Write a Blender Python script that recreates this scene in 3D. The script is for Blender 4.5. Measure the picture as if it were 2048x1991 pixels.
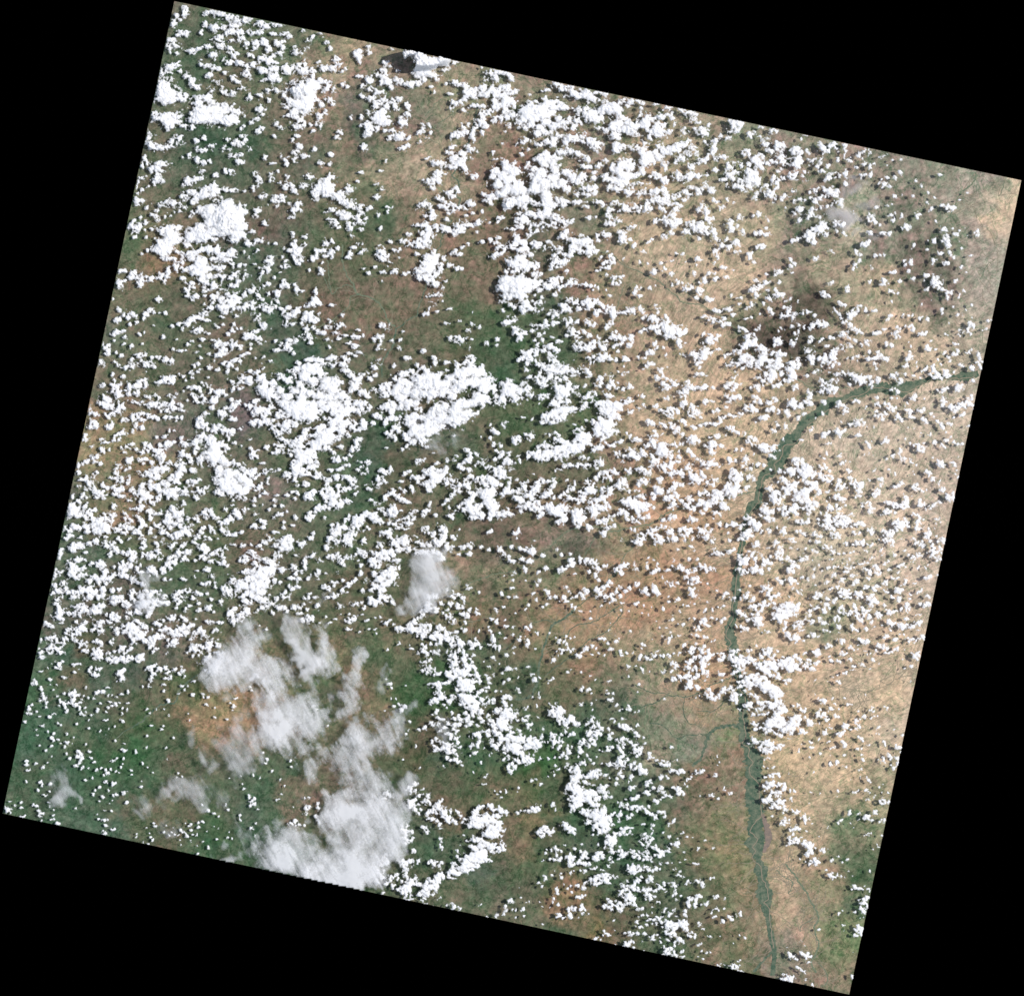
# A satellite view of cumulus clouds over green highland and tan desert, 1 unit = 1 km.
import bpy, math
import numpy as np
from mathutils import Vector

for o in list(bpy.data.objects): bpy.data.objects.remove(o)
scene = bpy.context.scene
COL = scene.collection
K = 0.107                                       # kilometres per survey pixel
def wx(x): return (x-1024.0)*K
def wy(y): return (995.5-y)*K

# ---------------------------------------------------------------- camera, sky, sun, exposure
cam_d = bpy.data.cameras.new('camera'); cam = bpy.data.objects.new('camera', cam_d); COL.objects.link(cam)
CAM_H = 1500.0
cam.location = (0, 0, CAM_H); cam.rotation_euler = (0, 0, 0)
cam_d.sensor_width = 36.0; cam_d.lens = 36.0*(CAM_H-0.9)/(2048*K)
cam_d.clip_start = 10.0; cam_d.clip_end = 4000.0
scene.camera = cam
SUN_EL = math.radians(57); SUN_AZ = math.radians(13)      # the sun stands to the right of the picture, a little up
world = bpy.data.worlds.new('World'); scene.world = world; world.use_nodes = True
wn = world.node_tree; wn.nodes.clear()
sky = wn.nodes.new('ShaderNodeTexSky'); sky.sky_type = 'NISHITA'; sky.sun_disc = False
sky.sun_elevation = SUN_EL; sky.sun_rotation = math.radians(90)-SUN_AZ
bg = wn.nodes.new('ShaderNodeBackground'); bg.inputs['Strength'].default_value = 0.125
wo = wn.nodes.new('ShaderNodeOutputWorld')
wn.links.new(sky.outputs[0], bg.inputs[0]); wn.links.new(bg.outputs[0], wo.inputs[0])
sd = bpy.data.lights.new('sun', 'SUN'); sd.energy = 4.15; sd.angle = math.radians(0.5); sd.color = (1.0, 0.98, 0.955)
sun = bpy.data.objects.new('sun', sd); COL.objects.link(sun)
sv = Vector((math.cos(SUN_EL)*math.cos(SUN_AZ), math.cos(SUN_EL)*math.sin(SUN_AZ), math.sin(SUN_EL)))
sun.rotation_euler = (-sv).to_track_quat('-Z', 'Y').to_euler(); sun.location = (150, 40, 300)
scene.render.engine = 'CYCLES'
scene.cycles.max_bounces = 5; scene.cycles.diffuse_bounces = 3; scene.cycles.transparent_max_bounces = 16
scene.view_settings.view_transform = 'Standard'; scene.view_settings.look = 'None'
scene.view_settings.exposure = 0.0; scene.view_settings.gamma = 1.0; scene.view_settings.use_curve_mapping = False

# ---------------------------------------------------------------- small helpers
def s2l(c):
    c = np.asarray(c, dtype=np.float64)/255.0
    return np.where(c <= 0.04045, c/12.92, ((c+0.055)/1.055)**2.4)
def tag(o, label=None, cat=None, group=None, kind=None):
    if label: o['label'] = label
    if cat: o['category'] = cat
    if group: o['group'] = group
    if kind: o['kind'] = kind
    return o
def mesh_obj(name, V, F, mat, smooth=True, attrs=None, corners=4):
    """V n x 3, F m x corners (int) -> one linked mesh object"""
    me = bpy.data.meshes.new(name)
    V = np.asarray(V, np.float32); F = np.asarray(F, np.int32)
    me.vertices.add(len(V)); me.vertices.foreach_set('co', V.ravel())
    me.loops.add(F.size); me.loops.foreach_set('vertex_index', F.ravel())
    me.polygons.add(len(F)); me.polygons.foreach_set('loop_start', np.arange(len(F), dtype=np.int32)*corners)
    me.update(calc_edges=True)
    if smooth: me.polygons.foreach_set('use_smooth', np.ones(len(F), dtype=bool))
    for an, (kind, data) in (attrs or {}).items():
        a = me.attributes.new(an, kind, 'POINT')
        if kind == 'FLOAT': a.data.foreach_set('value', np.asarray(data, np.float32).ravel())
        else: a.data.foreach_set('color', np.asarray(data, np.float32).ravel())
    me.materials.append(mat)
    o = bpy.data.objects.new(name, me); COL.objects.link(o)
    return o
class NT:
    """tiny node-tree writer"""
    def __init__(s, name):
        s.m = bpy.data.materials.new(name); s.m.use_nodes = True; s.t = s.m.node_tree; s.t.nodes.clear()
        s.out = s.t.nodes.new('ShaderNodeOutputMaterial')
    def n(s, typ, _in=None, **kw):
        nd = s.t.nodes.new(typ)
        for k, v in kw.items(): setattr(nd, k, v)
        for k, v in (_in or {}).items():
            if hasattr(v, 'is_linked'): s.t.links.new(v, nd.inputs[k])
            else: nd.inputs[k].default_value = v
        return nd
    def math(s, op, a, b=None, c=None, clamp=False):
        d = {0: a}
        if b is not None: d[1] = b
        if c is not None: d[2] = c
        return s.n('ShaderNodeMath', d, operation=op, use_clamp=clamp).outputs[0]
    def mixc(s, f, a, b, blend='MIX'):
        return s.n('ShaderNodeMix', {0: f, 6: a, 7: b}, data_type='RGBA', blend_type=blend).outputs[2]
    def ramp(s, f, lo, hi):
        return s.n('ShaderNodeMapRange', {0: f, 1: lo, 2: hi, 3: 0.0, 4: 1.0}, clamp=True).outputs[0]

# cloud survey, read off the photograph tile by tile: x, y, half width, half height of every billow
SURVEY = [
(0, 1580, 400, """8,18,3,2.5;10,17,1.5;5,15,1,2;9,10,1.5,.8;20,10,1.2,1;15,14,1;21,16,1.2,.7;25,6,.8;36,1,2,1;27,2,1;
32,13,1.5,1.5;35,15,2,1.5;37,19,2,1.5;39,21,2,1;37,24,2,1.5;41,5,2.5,1.5;44,4,1.5;47,3,2;46,11,1.5,1;48,14,1.5;51,18,1.5,1;51,23,1.2,.8;49,27,1,.7;52,27,1;55,31,1.5,2;57,31,1;40,28,.8;21,25,2.5,.7;24,24,.8;36,8,1;31,7,.8;62,2,.8;75,3,1.2;
87,7,1.5,.9;89,4,1.5,1;97,7,1.3,1.2;99,5,.8;107,4,1.5,.8;111,1,1.5,1;104,0,1.2;118,1,1.2,1.5;120,4,1.2,1;116,7,1,.7;121,11,1.3,1.2;104,12,.8;107,9,.8;95,10,.8;73,16,1;93,22,.8;94,27,.8;100,18,1.5,1.2;106,19,1;
100,28,2.5,1.2;103,27,1;101,33,1.8,.8;107,37,2,1.3;109,36,1;101,40,1.5,1;99,41,2,.8;98,38,1;
69,35,.6;130,41,1,.8;130,44,.8;142,41,.6;144,44,1,.7;139,35,.7;137,49,1;142,50,1;146,47,1,1.5;147,31,1.2,.7;148,34,2,1;156,39,1;161,42,.9,1;163,39,1;166,35,.8;158,33,.6;167,41,1.2,1;172,37,1.5,1;174,39,1.5,1;177,41,1.3;179,43,2,1.2;182,37,1,.7;184,41,1.5,1;172,46,1,.7;182,47,1;173,51,.8;180,34,1,.8;177,30,1;182,32,1;189,34,1.5,1;189,30,1;188,60,1,.8;188,52,.8;170,42,1;188,42,.8"""),
(1000, 400, 400, """10,3,8,5;20,4,6,5;8,6,3;32,3,6,3;44,4,6,4;44,9,4;46,2,5;
18,13,3,2;28,13,5,3;38,14,6,4;44,13,5,4;46,11,4;22,17,4,3;18,21,5,5;24,20,4,2;16,25,3;33,15,4;34,24,4,2;28,27,2;11,28,4,2;30,31,4,3;20,27,2;40,22,4,2;35,29,2;1,17,2.5,2.5;2,50,3.5,3.5;46,25,2;42,26,3;27,34,3;44,24,2;
16,37,3,4;21,40,4,3;11,45,4,3;14,43,3;24,44,3,4;20,48,5,3;36,44,5,4;42,45,2.5,3;46,40,4,2;34,41,2;30,42,2;10,40,3,2;3,47,3,4;12,34,2;28,52,3;
10,58,5,4;14,61,6,5;18,56,6,5;24,58,4,3;28,61,5,4;20,63,5,4;25,66,4,3;35,61,2.5,3;33,64,2;12,68,3,2;6,69,2;16,66,4;
48,57,4,2;52,59,5,3;50,62,4;63,58,3,2.5;60,60,3;57,61,3;55,64,2,1;48,65,2;63,68,2,2;53,54,3,2;
62,52,5,2;66,51,4;78,50,5,2;84,50,3;75,48,5,3;90,49,3,1.5;57,50,2;70,49,2;104,53,3,2.5;107,56,1.5,2;96,55,2;106,60,3,2.5;101,59,2;99,65,3,1.5;103,64,2;92,68,2,1;98,61,1.5;95,67,1;
136,50,3,1.5;168,51,1.5;174,51,1.5;188,56,3,3;163,58,2.5,2;153,60,2,1.5;156,66,2.5,2.5;146,68,3,3;163,71,2.5,2;118,56,1.5;133,59,1.5;140,61,1.5;177,60,1.5;187,62,1.5;185,70,2;102,71,1.5;156,64,1.5;
109,75,3.5,3.5;113,78,3,2.5;115,74,2;107,79,2;111,80,2;167,77,2,2;173,78,1;164,81,2;168,80,2;179,84,3.5,3.5;176,85,2;189,78,1.5;189,85,3,5;187,92,2;
33,71,4,3;38,72,3,2;5,76,6,4;12,78,7,5;20,78,8,6;28,78,6,5;5,84,8,6;16,85,9,7;26,84,7,5;8,92,8,4;18,91,6,4;0,78,3;35,80,4,3;38,78,2;33,83,2;3,96,4,2;
50,75,3,3;53,79,3,4;49,79,4;56,74,3;58,75,2;58,78,1;45,84,4,3;47,82,3;57,83,3,3;56,86,2;52,90,2;38,86,3;42,81,3;
68,79,6,3;64,81,4,2;72,80,2.5;79,80,3,1.5;82,81,2;86,82,2;93,84,1.5;89,86,1;101,85,1;90,82,1;
130,85,3,3;128,88,2;133,91,2.5,2;142,84,2;148,82,1;104,91,2,1;
20,95,4,3;25,92,2;33,91,2;40,92,2;23,100,5,5;28,103,5,3;34,98,3;38,98,4,3;40,104,2;22,105,3;13,102,3,2;3,105,2;35,105,3;10,100,2;30,96,2;
58,95,3,2;64,95,4,2;68,94,3,3;60,101,4,4;65,104,3,3;58,105,4,3;52,108,5,3;50,110,3;46,108,2;72,98,3,3;75,103,2;83,97,4,4;79,98,3;91,96,3,3;95,99,3;88,99,3;85,101,3;
92,108,3,3;95,106,2;98,102,2,2;103,102,3,2;107,106,3,3;108,110,3;101,105,2;113,107,3,2;118,107,4,1.5;123,106,4,3;127,105,3;133,104,4,2;136,107,2;127,109,2;132,102,2;
148,102,3,2.5;151,103,2;150,107,2;144,113,4,4;149,115,3;147,111,3;137,112,2;139,110,2;157,111,3;160,115,3,3;158,122,5,6;162,125,6,5;155,119,3;165,122,4,4;170,122,4,4;175,124,3,4;172,127,4;160,129,4,3;166,132,3,3;170,135,4,4;173,139,3;148,121,4,3;143,122,4,2;138,123,3,2;150,126,3;134,125,2;
10,113,4,3;6,116,3;13,115,2;43,118,3,3;45,121,3;38,120,4,2;31,120,3,2;30,124,2;35,122,2;55,117,4,2;51,117,2;66,115,4,2.5;64,118,3;73,116,2;50,120,1.5;
85,117,4,3;89,119,2.5,2;82,116,2;106,118,3,2;102,120,2;100,122,1.5;
13,122,3,2;16,126,4,4;20,129,4,3;23,127,2;18,132,3;38,128,3,2;36,130,2;42,127,2;50,131,3,2;56,134,4,2;40,134,3,1.5;33,133,2;64,129,3,2;68,126,3,4;70,124,2;72,130,2;76,130,3,2;84,129,3,2.5;80,126,2;74,126,2;
73,137,4,4;78,140,5,4;84,142,5,4;90,135,4,3;88,140,4;97,137,5,4;98,141,4,3;93,133,3;101,134,2;86,137,3;70,140,2;
108,129,3,3;112,131,4,3;117,133,4,3;124,131,3,3;110,126,2;105,131,2;112,138,4,2.5;116,136,2;108,140,2;123,138,3,2.5;111,144,1.5;
43,139,4,3;47,139,4,4;41,143,3;35,143,3,3;52,141,3,3;36,138,2;28,145,4,3;24,146,4,3;28,151,5,5;22,150,3,3;26,155,3;34,147,3,3;20,144,2;48,148,3,2;51,150,3;55,144,2;47,146,2;18,152,2;
38,157,5,3;44,160,5,4;50,160,5,4;56,157,4,3;53,163,5,3;60,163,4,4;63,161,4,4;62,170,4,3;68,166,4,2;70,163,5,3;77,160,4,2;82,162,4,3;85,165,3,3;66,174,3;75,166,2;25,161,2;34,153,2;52,153,3;48,152,2;
96,150,5,3;93,153,4,2;100,148,3,2;87,155,3;84,150,2;105,151,3,2;110,152,2;88,149,2;118,151,2;120,152,3,2;
144,144,4,3;147,137,3,2;140,146,2;150,141,2;155,141,2;136,150,4,1.5;131,149,2;142,156,4,2;139,158,2;136,161,2,1;157,148,1.5;173,147,4,1.5;183,146,4,3;188,146,2;178,148,2;185,150,3;188,155,2;
118,164,3,2;116,166,2;96,170,3,2;100,167,2;105,167,3;93,170,2;112,163,1;118,158,1;70,152,1.5;108,171,1;
153,163,3,3;158,159,2;160,162,2;155,168,2;150,169,3,2;159,170,2;187,165,3,2;184,168,1;190,160,2;
28,168,4,3;33,170,4,3;35,174,4,4;43,171,3,4;41,175,3;51,173,4,3;54,170,2;47,167,3;38,164,2;57,172,2;38,168,3;
6,175,6,5;12,172,3;8,182,8,6;12,177,4,4;2,188,4;22,175,5,4;26,179,5,5;20,182,4,4;28,185,4;15,189,4;
58,183,8,5;55,180,5;63,181,4;70,182,3;74,184,3;55,188,5,3;40,187,5,3;45,186,3;65,176,3;72,178,3;80,177,2;
93,177,4,3;96,174,2;103,178,3,3;108,176,2;101,184,3,3;104,187,3;85,187,4,3;80,188,3;90,184,3;
112,179,2,2;117,180,3,2;123,177,3,2.5;126,178,1.5;98,182,2;112,174,1.5;136,187,2,1.5;132,186,1;106,173,2;
158,178,4,3;155,175,2;165,175,3;162,171,2;172,184,3;177,182,4;180,177,4.5,4;183,179,3;178,173,3;188,178,2.5;160,187,3;157,188,2;174,187,3;123,189,2"""),
(100, 800, 400, """80,1,4,2.5;84,3,2;49,3,4,3;53,6,3,4;38,8,3,4;44,13,4,3;39,12,2;59,6,3,3;68,6,4,3;71,7,2,2.5;65,11,4,3;60,13,4,2;56,15,3,2;53,14,2;
97,4,5,3;103,5,5,4;109,3,4,3;116,4,4,4;123,3,3,3;126,5,2;119,8,4,3;112,10,4,2;106,10,2;94,5,3;90,3,3;127,10,4,2;134,1,5,1.5;142,2,4,2;158,1,3,3;155,0,3;
86,13,4,3;80,17,3,4;84,16,2;95,15,4,3;98,16,3;89,19,3,3;93,14,2;82,24,3,3.5;88,26,2.5;74,18,3,2;70,18,2;79,30,2;
41,22,5,3.5;39,26,3,2;44,24,3;34,35,2.5,3;31,38,1.5;59,24,2,3;57,27,3,2;54,25,2;64,34,4,3;70,31,3,3;61,37,3,2;66,37,2;54,40,4,2;49,37,2,1;
57,46,2;50,47,2.5,3;52,50,1.5;73,44,4,2.5;68,45,2;72,49,2,1.5;78,42,2;43,55,4,4;48,60,2;35,58,3,3;32,60,2;27,62,2,3;27,69,3,3;24,69,2;46,69,2;40,44,2,1.5;
75,59,4,4;76,64,2;74,66,2;78,56,2;62,65,3,2;65,61,2,1.5;68,63,1.5;62,69,2;
91,44,3,3;95,45,3,3;87,49,3,3;90,40,2;94,48,2;82,47,2;86,57,3,2.5;91,56,2;89,60,1.5;
102,35,2,1.5;110,34,3,2;112,42,3.5,3.5;118,40,1.5;125,39,2,4;127,43,3,3;124,36,1.5;114,29,1.5;119,29,1;
103,50,4,4;106,54,4,4;100,48,3;107,60,3,3;97,60,3,3;101,67,5,4;102,73,3.5,4;96,71,3;108,66,3;105,48,2;104,44,2;
85,69,3.5,3.5;91,69,4,3.5;95,67,2;88,72,3,1.5;
110,16,2;115,17,3,2;121,17,4,2;125,17,2;120,20,2,1;103,18,2;
144,18,5,5;147,23,4,3;141,22,3;150,21,2;149,13,3,2;142,25,2;155,7,2,2;165,12,4,4;168,8,3;175,5,4,4;173,9,3;179,3,3;173,17,4,3;177,19,2;162,12,3;188,5,3,2;
159,26,4,3;165,28,5,4;171,30,5,4;175,30,3,3;162,24,3,2;157,30,3;170,33,3;150,28,2,3;181,27,3,1.5;
138,40,5,4;143,37,5,5;148,36,4,3;146,33,3;140,45,3,2;155,37,5,5;153,41,4;160,42,6,4;165,43,4,3;157,47,6,4;169,46,2,2;175,41,2.5,2;170,37,2;183,44,2,1;
126,51,3,4;124,56,2;132,53,4,4;138,50,3,3;134,58,3,3;126,60,3,2;
150,53,8,6;155,50,7,5;145,56,5,4;158,56,6,5;143,60,3;155,60,4;165,57,6,5;170,60,6,4;175,59,5,4;180,61,4,3;184,65,4,3;
113,60,3,4;110,63,3;112,66,2;121,62,2,3;125,65,4,4;129,67,2;122,71,4,4;117,72,2;135,67,3,2;
162,66,5,4;160,71,5,4;170,70,6,5;177,70,4,4;182,74,6,5;188,78,4,5;175,78,6,5;165,77,6,4;159,78,3;168,83,6,5;160,86,4,4;163,89,3;172,88,5,4;178,84,6,5;184,88,5,4;188,85,4;180,93,5,3;186,94,3;188,68,3;175,95,2;
115,75,4,3;120,77,4,3;112,80,4,4;108,79,3;123,79,2;137,77,4,3;141,77,3;135,81,3,2;141,83,2;132,76,2;
100,82,5,4;96,83,3;103,85,3;96,77,3,2;
88,82,4,4;87,88,5,4;92,88,3;78,85,4,3;83,90,3;81,88,3;93,93,4,3;89,94,4,3;97,97,4,3;102,96,2;86,97,2;
110,87,5,4;116,88,5,5;121,85,3;113,92,3;119,92,4,3;128,88,4.5,4.5;104,94,4,3;105,91,2;
138,89,4,4;144,87,5,4;149,83,3,2.5;137,92,2;140,93,2;127,99,3,3;
30,76,4,2;35,74,3;40,78,5,6;39,83,3;27,82,2;34,85,2;
43,86,3,4;48,89,5,4;52,88,3;45,93,2;51,93,2;55,84,2;50,80,2;52,82,2;
67,76,4,4;63,74,2;75,74,3,3;74,79,2;65,71,2;59,74,2;
60,83,2.5,2.5;64,85,5,3;69,85,4,2;62,89,3,1.5;69,91,4,2;77,95,3,2;60,100,3,3;
22,92,3,3;33,92,5,3;28,96,3,2;36,97,2;31,90,3;34,101,2;
20,100,5,4;18,104,3;23,108,6,4;28,110,3;20,106,3;26,103,3;36,106,4,4;34,111,4,4;39,104,4,2;43,104,2;40,109,2;
52,110,2,3;57,111,5,4;59,114,3;72,109,3,2.5;71,112,2;
45,115,5,4;42,113,3;48,114,3;40,120,5,4;45,123,6,4;53,121,6,6;49,125,4;35,121,4,4;37,124,3;56,119,3;43,118,3;
14,122,4,3;19,125,3,3;25,121,4,3;29,122,2;18,128,3,3;16,131,3,2;21,129,2;12,119,2;22,119,2;29,130,3,1.5;
86,103,5,3;80,103,4,1.5;95,106,5,3;101,108,4,2;95,112,2;106,107,3;83,111,4,2;85,114,3,2;78,115,3,2;88,116,3;87,120,4,2;91,119,2,2;76,113,1.5;
119,104,5,4;122,108,5,4;117,101,3;125,106,3;113,112,5,5;110,115,3;116,116,4,3;119,117,3;124,114,3,2;
83,125,3.5,4;87,130,3.5,3;91,132,2;71,120,3,3;67,119,1.5;77,121,3,2.5;65,124,4,2;70,126,3,2;62,122,2;73,124,2;
96,122,3,3;101,120,3;104,118,2;108,122,3,3;95,127,2;100,130,2;106,126,2,2;112,126,2;115,121,2;
125,120,4,4;130,124,5,5;126,126,4;121,128,4,4;117,130,3,3;132,128,3,2;135,119,2;113,128,2,1;108,134,4,2.5;115,138,4,3;119,136,3,2;128,136,3,2;126,138,2;
133,113,4,3;138,111,3,3;141,115,2,2;148,107,4,3;154,108,5,4;158,112,4,4;161,115,2;152,104,3,2;145,108,2;150,112,2;
165,117,4,3;169,115,4,4;172,112,3;163,122,2;167,103,3,2.5;174,100,2.5,1;
178,107,4.5,4.5;181,110,4,3;176,106,3;185,107,2;184,103,3,2;189,103,2;
154,123,4,4;157,126,2;152,120,2;144,125,3,4;146,121,2;142,129,3,3;139,131,2;148,131,3,2;152,132,2;160,131,2,1.5;138,135,3,1.5;
165,126,3,3;169,127,3;176,128,3,2;183,125,2,1.5;174,137,3,1.5;184,138,3,1.5;166,140,3,2;161,142,3,2;
25,138,6,2.5;20,141,4,2;23,141,4;29,138,2;38,136,3,2;44,134,3,2;34,145,2,1;
53,130,3,2;53,135,4,3;59,136,4,3;62,140,3,3;64,143,2;55,139,3,2;57,147,3,4;65,132,3,2;67,135,1.5;76,131,2,1;
10,146,3,4;8,149,3,3;11,142,2;
102,137,2.5,3;102,142,3,3;104,145,3;105,151,4,3;101,149,2;89,135,2,2;91,138,2;88,141,2;
70,144,3,1.5;76,145,4,3;73,147,2;90,145,4,2;96,148,3,2.5;92,148,2;88,149,2;
117,147,3,3;124,145,4,3;128,148,2;132,144,4,3;114,150,3,2;131,152,2,2;128,150,3;
145,140,5,4;150,141,3;148,144,3;155,146,4,2;159,145,4,2;163,147,2;162,141,2;
148,151,5,2.5;144,150,3;154,152,3,2;139,153,2,2;166,154,3.5,3.5;168,157,2;162,155,2;165,150,3,1.5;180,152,2,2;188,150,4,4;185,152,3;
25,152,5,3;28,151,3;48,155,5,3;45,157,3,2;52,157,2,2;34,152,2;40,155,2;
21,158,4,5;22,163,6,5;30,160,4,3;20,165,4;25,168,4,3;30,166,3;34,165,3,3;18,160,3;
7,163,5,5;4,168,4,5;2,172,2,4;
45,169,4,3;50,168,4,3;41,168,3;56,169,4,3;60,167,3;54,174,2.5,2;47,173,2;38,172,3,3;52,164,3;
70,155,4,3;66,157,3;62,159,3,2;79,151,4,3;83,153,3;86,157,2;77,158,3;85,162,4,3;82,159,3,2;88,164,2,1;
71,162,4,3;72,167,4,3;68,167,3;67,160,2;
97,161,5,5;101,165,3;94,164,3;107,160,3,3.5;112,156,4,3;117,155,4,3;120,152,2;115,160,2;108,164,2;
113,170,2.5,2;110,170,2;
80,170,4,3;84,173,2;77,169,2;78,173,2;91,177,3,3;88,175,2;
8,180,3,3;12,177,4,4;15,173,2;5,176,3;2,184,3,2;7,188,4,3;18,183,3,2;
24,183,4,4;30,180,5,4;37,180,6,4;43,183,4,4;38,187,6,3;50,180,3,4;50,186,3;46,187,3;22,187,3;60,181,3,2;66,180,3,2;64,188,6,3;
80,183,4,3;87,186,4,4;95,186,4,3;99,182,3,3;105,183,4,3;110,187,3;92,181,2;78,188,4;
122,186,6,5;125,182,3;130,181,3;119,189,3;140,182,4,3;144,184,2;136,188,2;150,183,2,1.5;154,189,2;
170,182,5,5;166,180,3;173,186,3;182,172,3;180,177,4,4;186,176,4,4;188,170,4;184,163,4,3;188,161,3;175,171,3,3;170,165,1.5;184,187,3;188,184,3;178,181,3;
150,162,3,3;155,167,3,3;148,161,2;151,175,4,2.5;145,175,3,2;157,177,3,2;138,168,2,2;158,174,2;140,162,2,1;127,170,3,1.5"""),
(1100, 100, 400, """7,33,4,3;11,37,3;18,37,5,4;22,42,6,3;15,44,3;28,44,6,4;35,42,7,5;40,47,5,3;32,38,5,3;44,41,5,2;51,42,4,2;
5,50,5,3;10,53,5,4;3,55,4;16,55,4,3;2,60,4,4;8,66,4,3;12,71,7,5;18,69,4;26,68,4,3.5;22,74,3;4,72,5,4;27,58,3;
36,62,6,6;42,60,4;42,67,7,5;48,65,4,4;35,56,4,2;52,54,6,6;59,56,8,7;65,58,5,7;67,64,4,3;68,51,4,4;50,58,5;48,49,4,2;77,49,4,2.5;84,49,4,2.5;74,54,2;88,51,2;100,52,5,1.5;112,55,4,1.5;
87,57,3,4;86,62,2.5;92,65,5,4;90,70,5,6;97,66,4,3;92,75,3;106,63,5,4;113,62,4,3;117,66,3,2;119,70,3,3;102,71,3;107,64,3;
125,57,4,2.5;131,60,5,3;137,61,4,2.5;136,67,3,2.5;141,69,2.5;128,62,2;
71,66,3,2.5;66,70,4,4;78,73,7,6;74,70,4;81,79,5,3;72,77,4;61,81,5,5;64,84,3;55,76,5,3;60,74,5;48,75,5,2.5;66,77,3;102,76,6,5;97,78,3;107,80,4;113,79,3,4;103,82,6,2;94,83,3;108,72,3;
127,78,4.5,5;145,78,4.5,4;141,75,3;149,80,2;150,71,2.5;138,75,2;
176,72,6,6;173,68,4;182,70,4,3;178,76,4,3;190,81,2.5;
20,84,7,4;15,88,3;24,83,4,3;8,82,4;3,88,4,5;6,86,3;42,88,6,4.5;44,94,6,4;37,86,4;48,90,3;30,82,4,2;33,80,3;31,88,3;
17,96,7,4;10,98,6,4;4,103,5,4;25,99,6,4;32,102,5,4;36,105,3;
67,93,5,3.5;63,95,4;64,90,3;60,91,2;82,94,6,3;86,97,4,3;90,92,4;76,93,3;100,97,4,3;95,99,4;108,96,5,4;104,92,4;115,95,5,5;122,91,6,4;127,90,5,4;131,87,2.5;122,95,3;
135,96,5,4;139,95,3;132,99,3;124,103,5,4.5;120,107,3;
156,93,4,3;155,98,3;147,88,3,1.5;157,86,5,3;162,83,3;169,84,4,2.5;143,107,4,3;149,104,3,3;160,103,4,2;166,102,3,2;151,100,2;157,104,2;157,114,2;
187,99,4,3;183,98,2;189,110,3;
74,106,5,3;68,110,6,4;76,113,5,4;64,115,6,4;60,112,4;70,120,6,5;77,120,4,4;78,110,4;66,126,4;53,106,4,2;46,110,4,3;38,111,3,2;32,111,4,3;52,122,5,5;60,124,5,4;72,126,4;55,131,3.5,3;64,132,5,3;68,130,3;41,122,3,2;42,117,3,1.5;
90,102,5,4;90,108,6,4;87,113,4;97,108,3,3;95,104,3;104,103,4,3;109,108,4,3.5;110,112,3;88,117,4,3;82,120,3;98,118,4,3;101,121,4,4;95,121,3;101,99,3;
4,112,5,8;3,122,6,4;8,117,4;15,117,5,3;22,119,5,4;28,122,6,5;27,127,4,2;12,128,6,5;5,129,5,4;15,133,4;22,124,4;38,132,4,4;32,132,4,2;42,130,2;
10,143,5,3;3,148,4;16,145,6,2;25,145,6,2.5;35,138,6,2.5;42,137,3;45,145,5,2;34,149,4,1.5;10,147,5;26,137,3;50,147,2;
86,127,4,2;93,128,3,1;80,127,2;109,124,5,3;110,126,3;122,121,5,5;119,120,3;130,121,5,4;135,118,4,3;139,119,3;134,112,4,3;127,125,3;148,119,3,1.5;140,120,3;
75,135,5,3.5;89,136,5,3;96,134,3;84,137,3;101,135,4,4;108,133,4,3;110,139,3,5;100,143,6,4;107,144,4;
121,139,4,2;117,141,2;127,142,3,3;134,131,3,2;133,139,4,3;148,130,5,3;142,133,4,3;152,133,4,4;155,136,3;141,137,3;128,136,3;
118,147,5,2.5;112,146,3;124,148,2;108,152,3,3;105,150,2;
171,110,4,5;175,108,3,3;177,116,4,3;170,118,4,3;182,110,2;189,116,4;188,124,5,5;181,125,4,3;176,130,3;182,131,4,3;165,124,3,1.5;168,130,2;173,122,3;188,130,4;
60,147,4,3;57,152,4,4;55,158,3,4;71,151,5,4;80,149,3;66,153,2;75,155,5,1;86,150,4,3;92,151,5,4;84,154,2;92,147,3;
65,162,4,3;58,165,4,2.5;54,166,2;79,169,4,3;37,160,2;43,160,1.5;120,152,3,3;116,157,4,4;113,163,5,4;120,163,4,3;118,166,4;110,160,3;100,163,2;105,162,3,1;
146,150,5,4;142,153,3;150,155,3;150,161,4,4;154,160,2;135,165,4,4;138,170,4,3;145,172,5,4;143,168,5;148,175,3;142,180,2;129,173,4,4;115,174,3,2;109,178,4,3;106,177,2;97,180,2,1;94,183,1.5;
163,150,3,2;165,149,2;175,145,1.5;168,142,2;160,145,2;155,143,2;170,166,4,4;172,170,3;181,160,3,3;184,173,3,3;178,168,2;168,180,2;176,183,4,3.5;156,177,3,5;159,181,3;163,187,3;155,172,3;170,188,3;
5,160,5,4;10,164,4,3;18,163,4,2.5;3,166,3;21,163,2;16,173,4,4;12,178,5,3;18,180,3;8,188,5,3;25,183,7,4;33,183,6,4;22,188,6,4;38,188,5,3;52,176,4.5,3;45,177,3;57,176,2;68,178,4,4;70,182,3;66,174,2;29,177,3,2;45,181,2;76,181,2,1.5;80,187,2"""),
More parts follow.
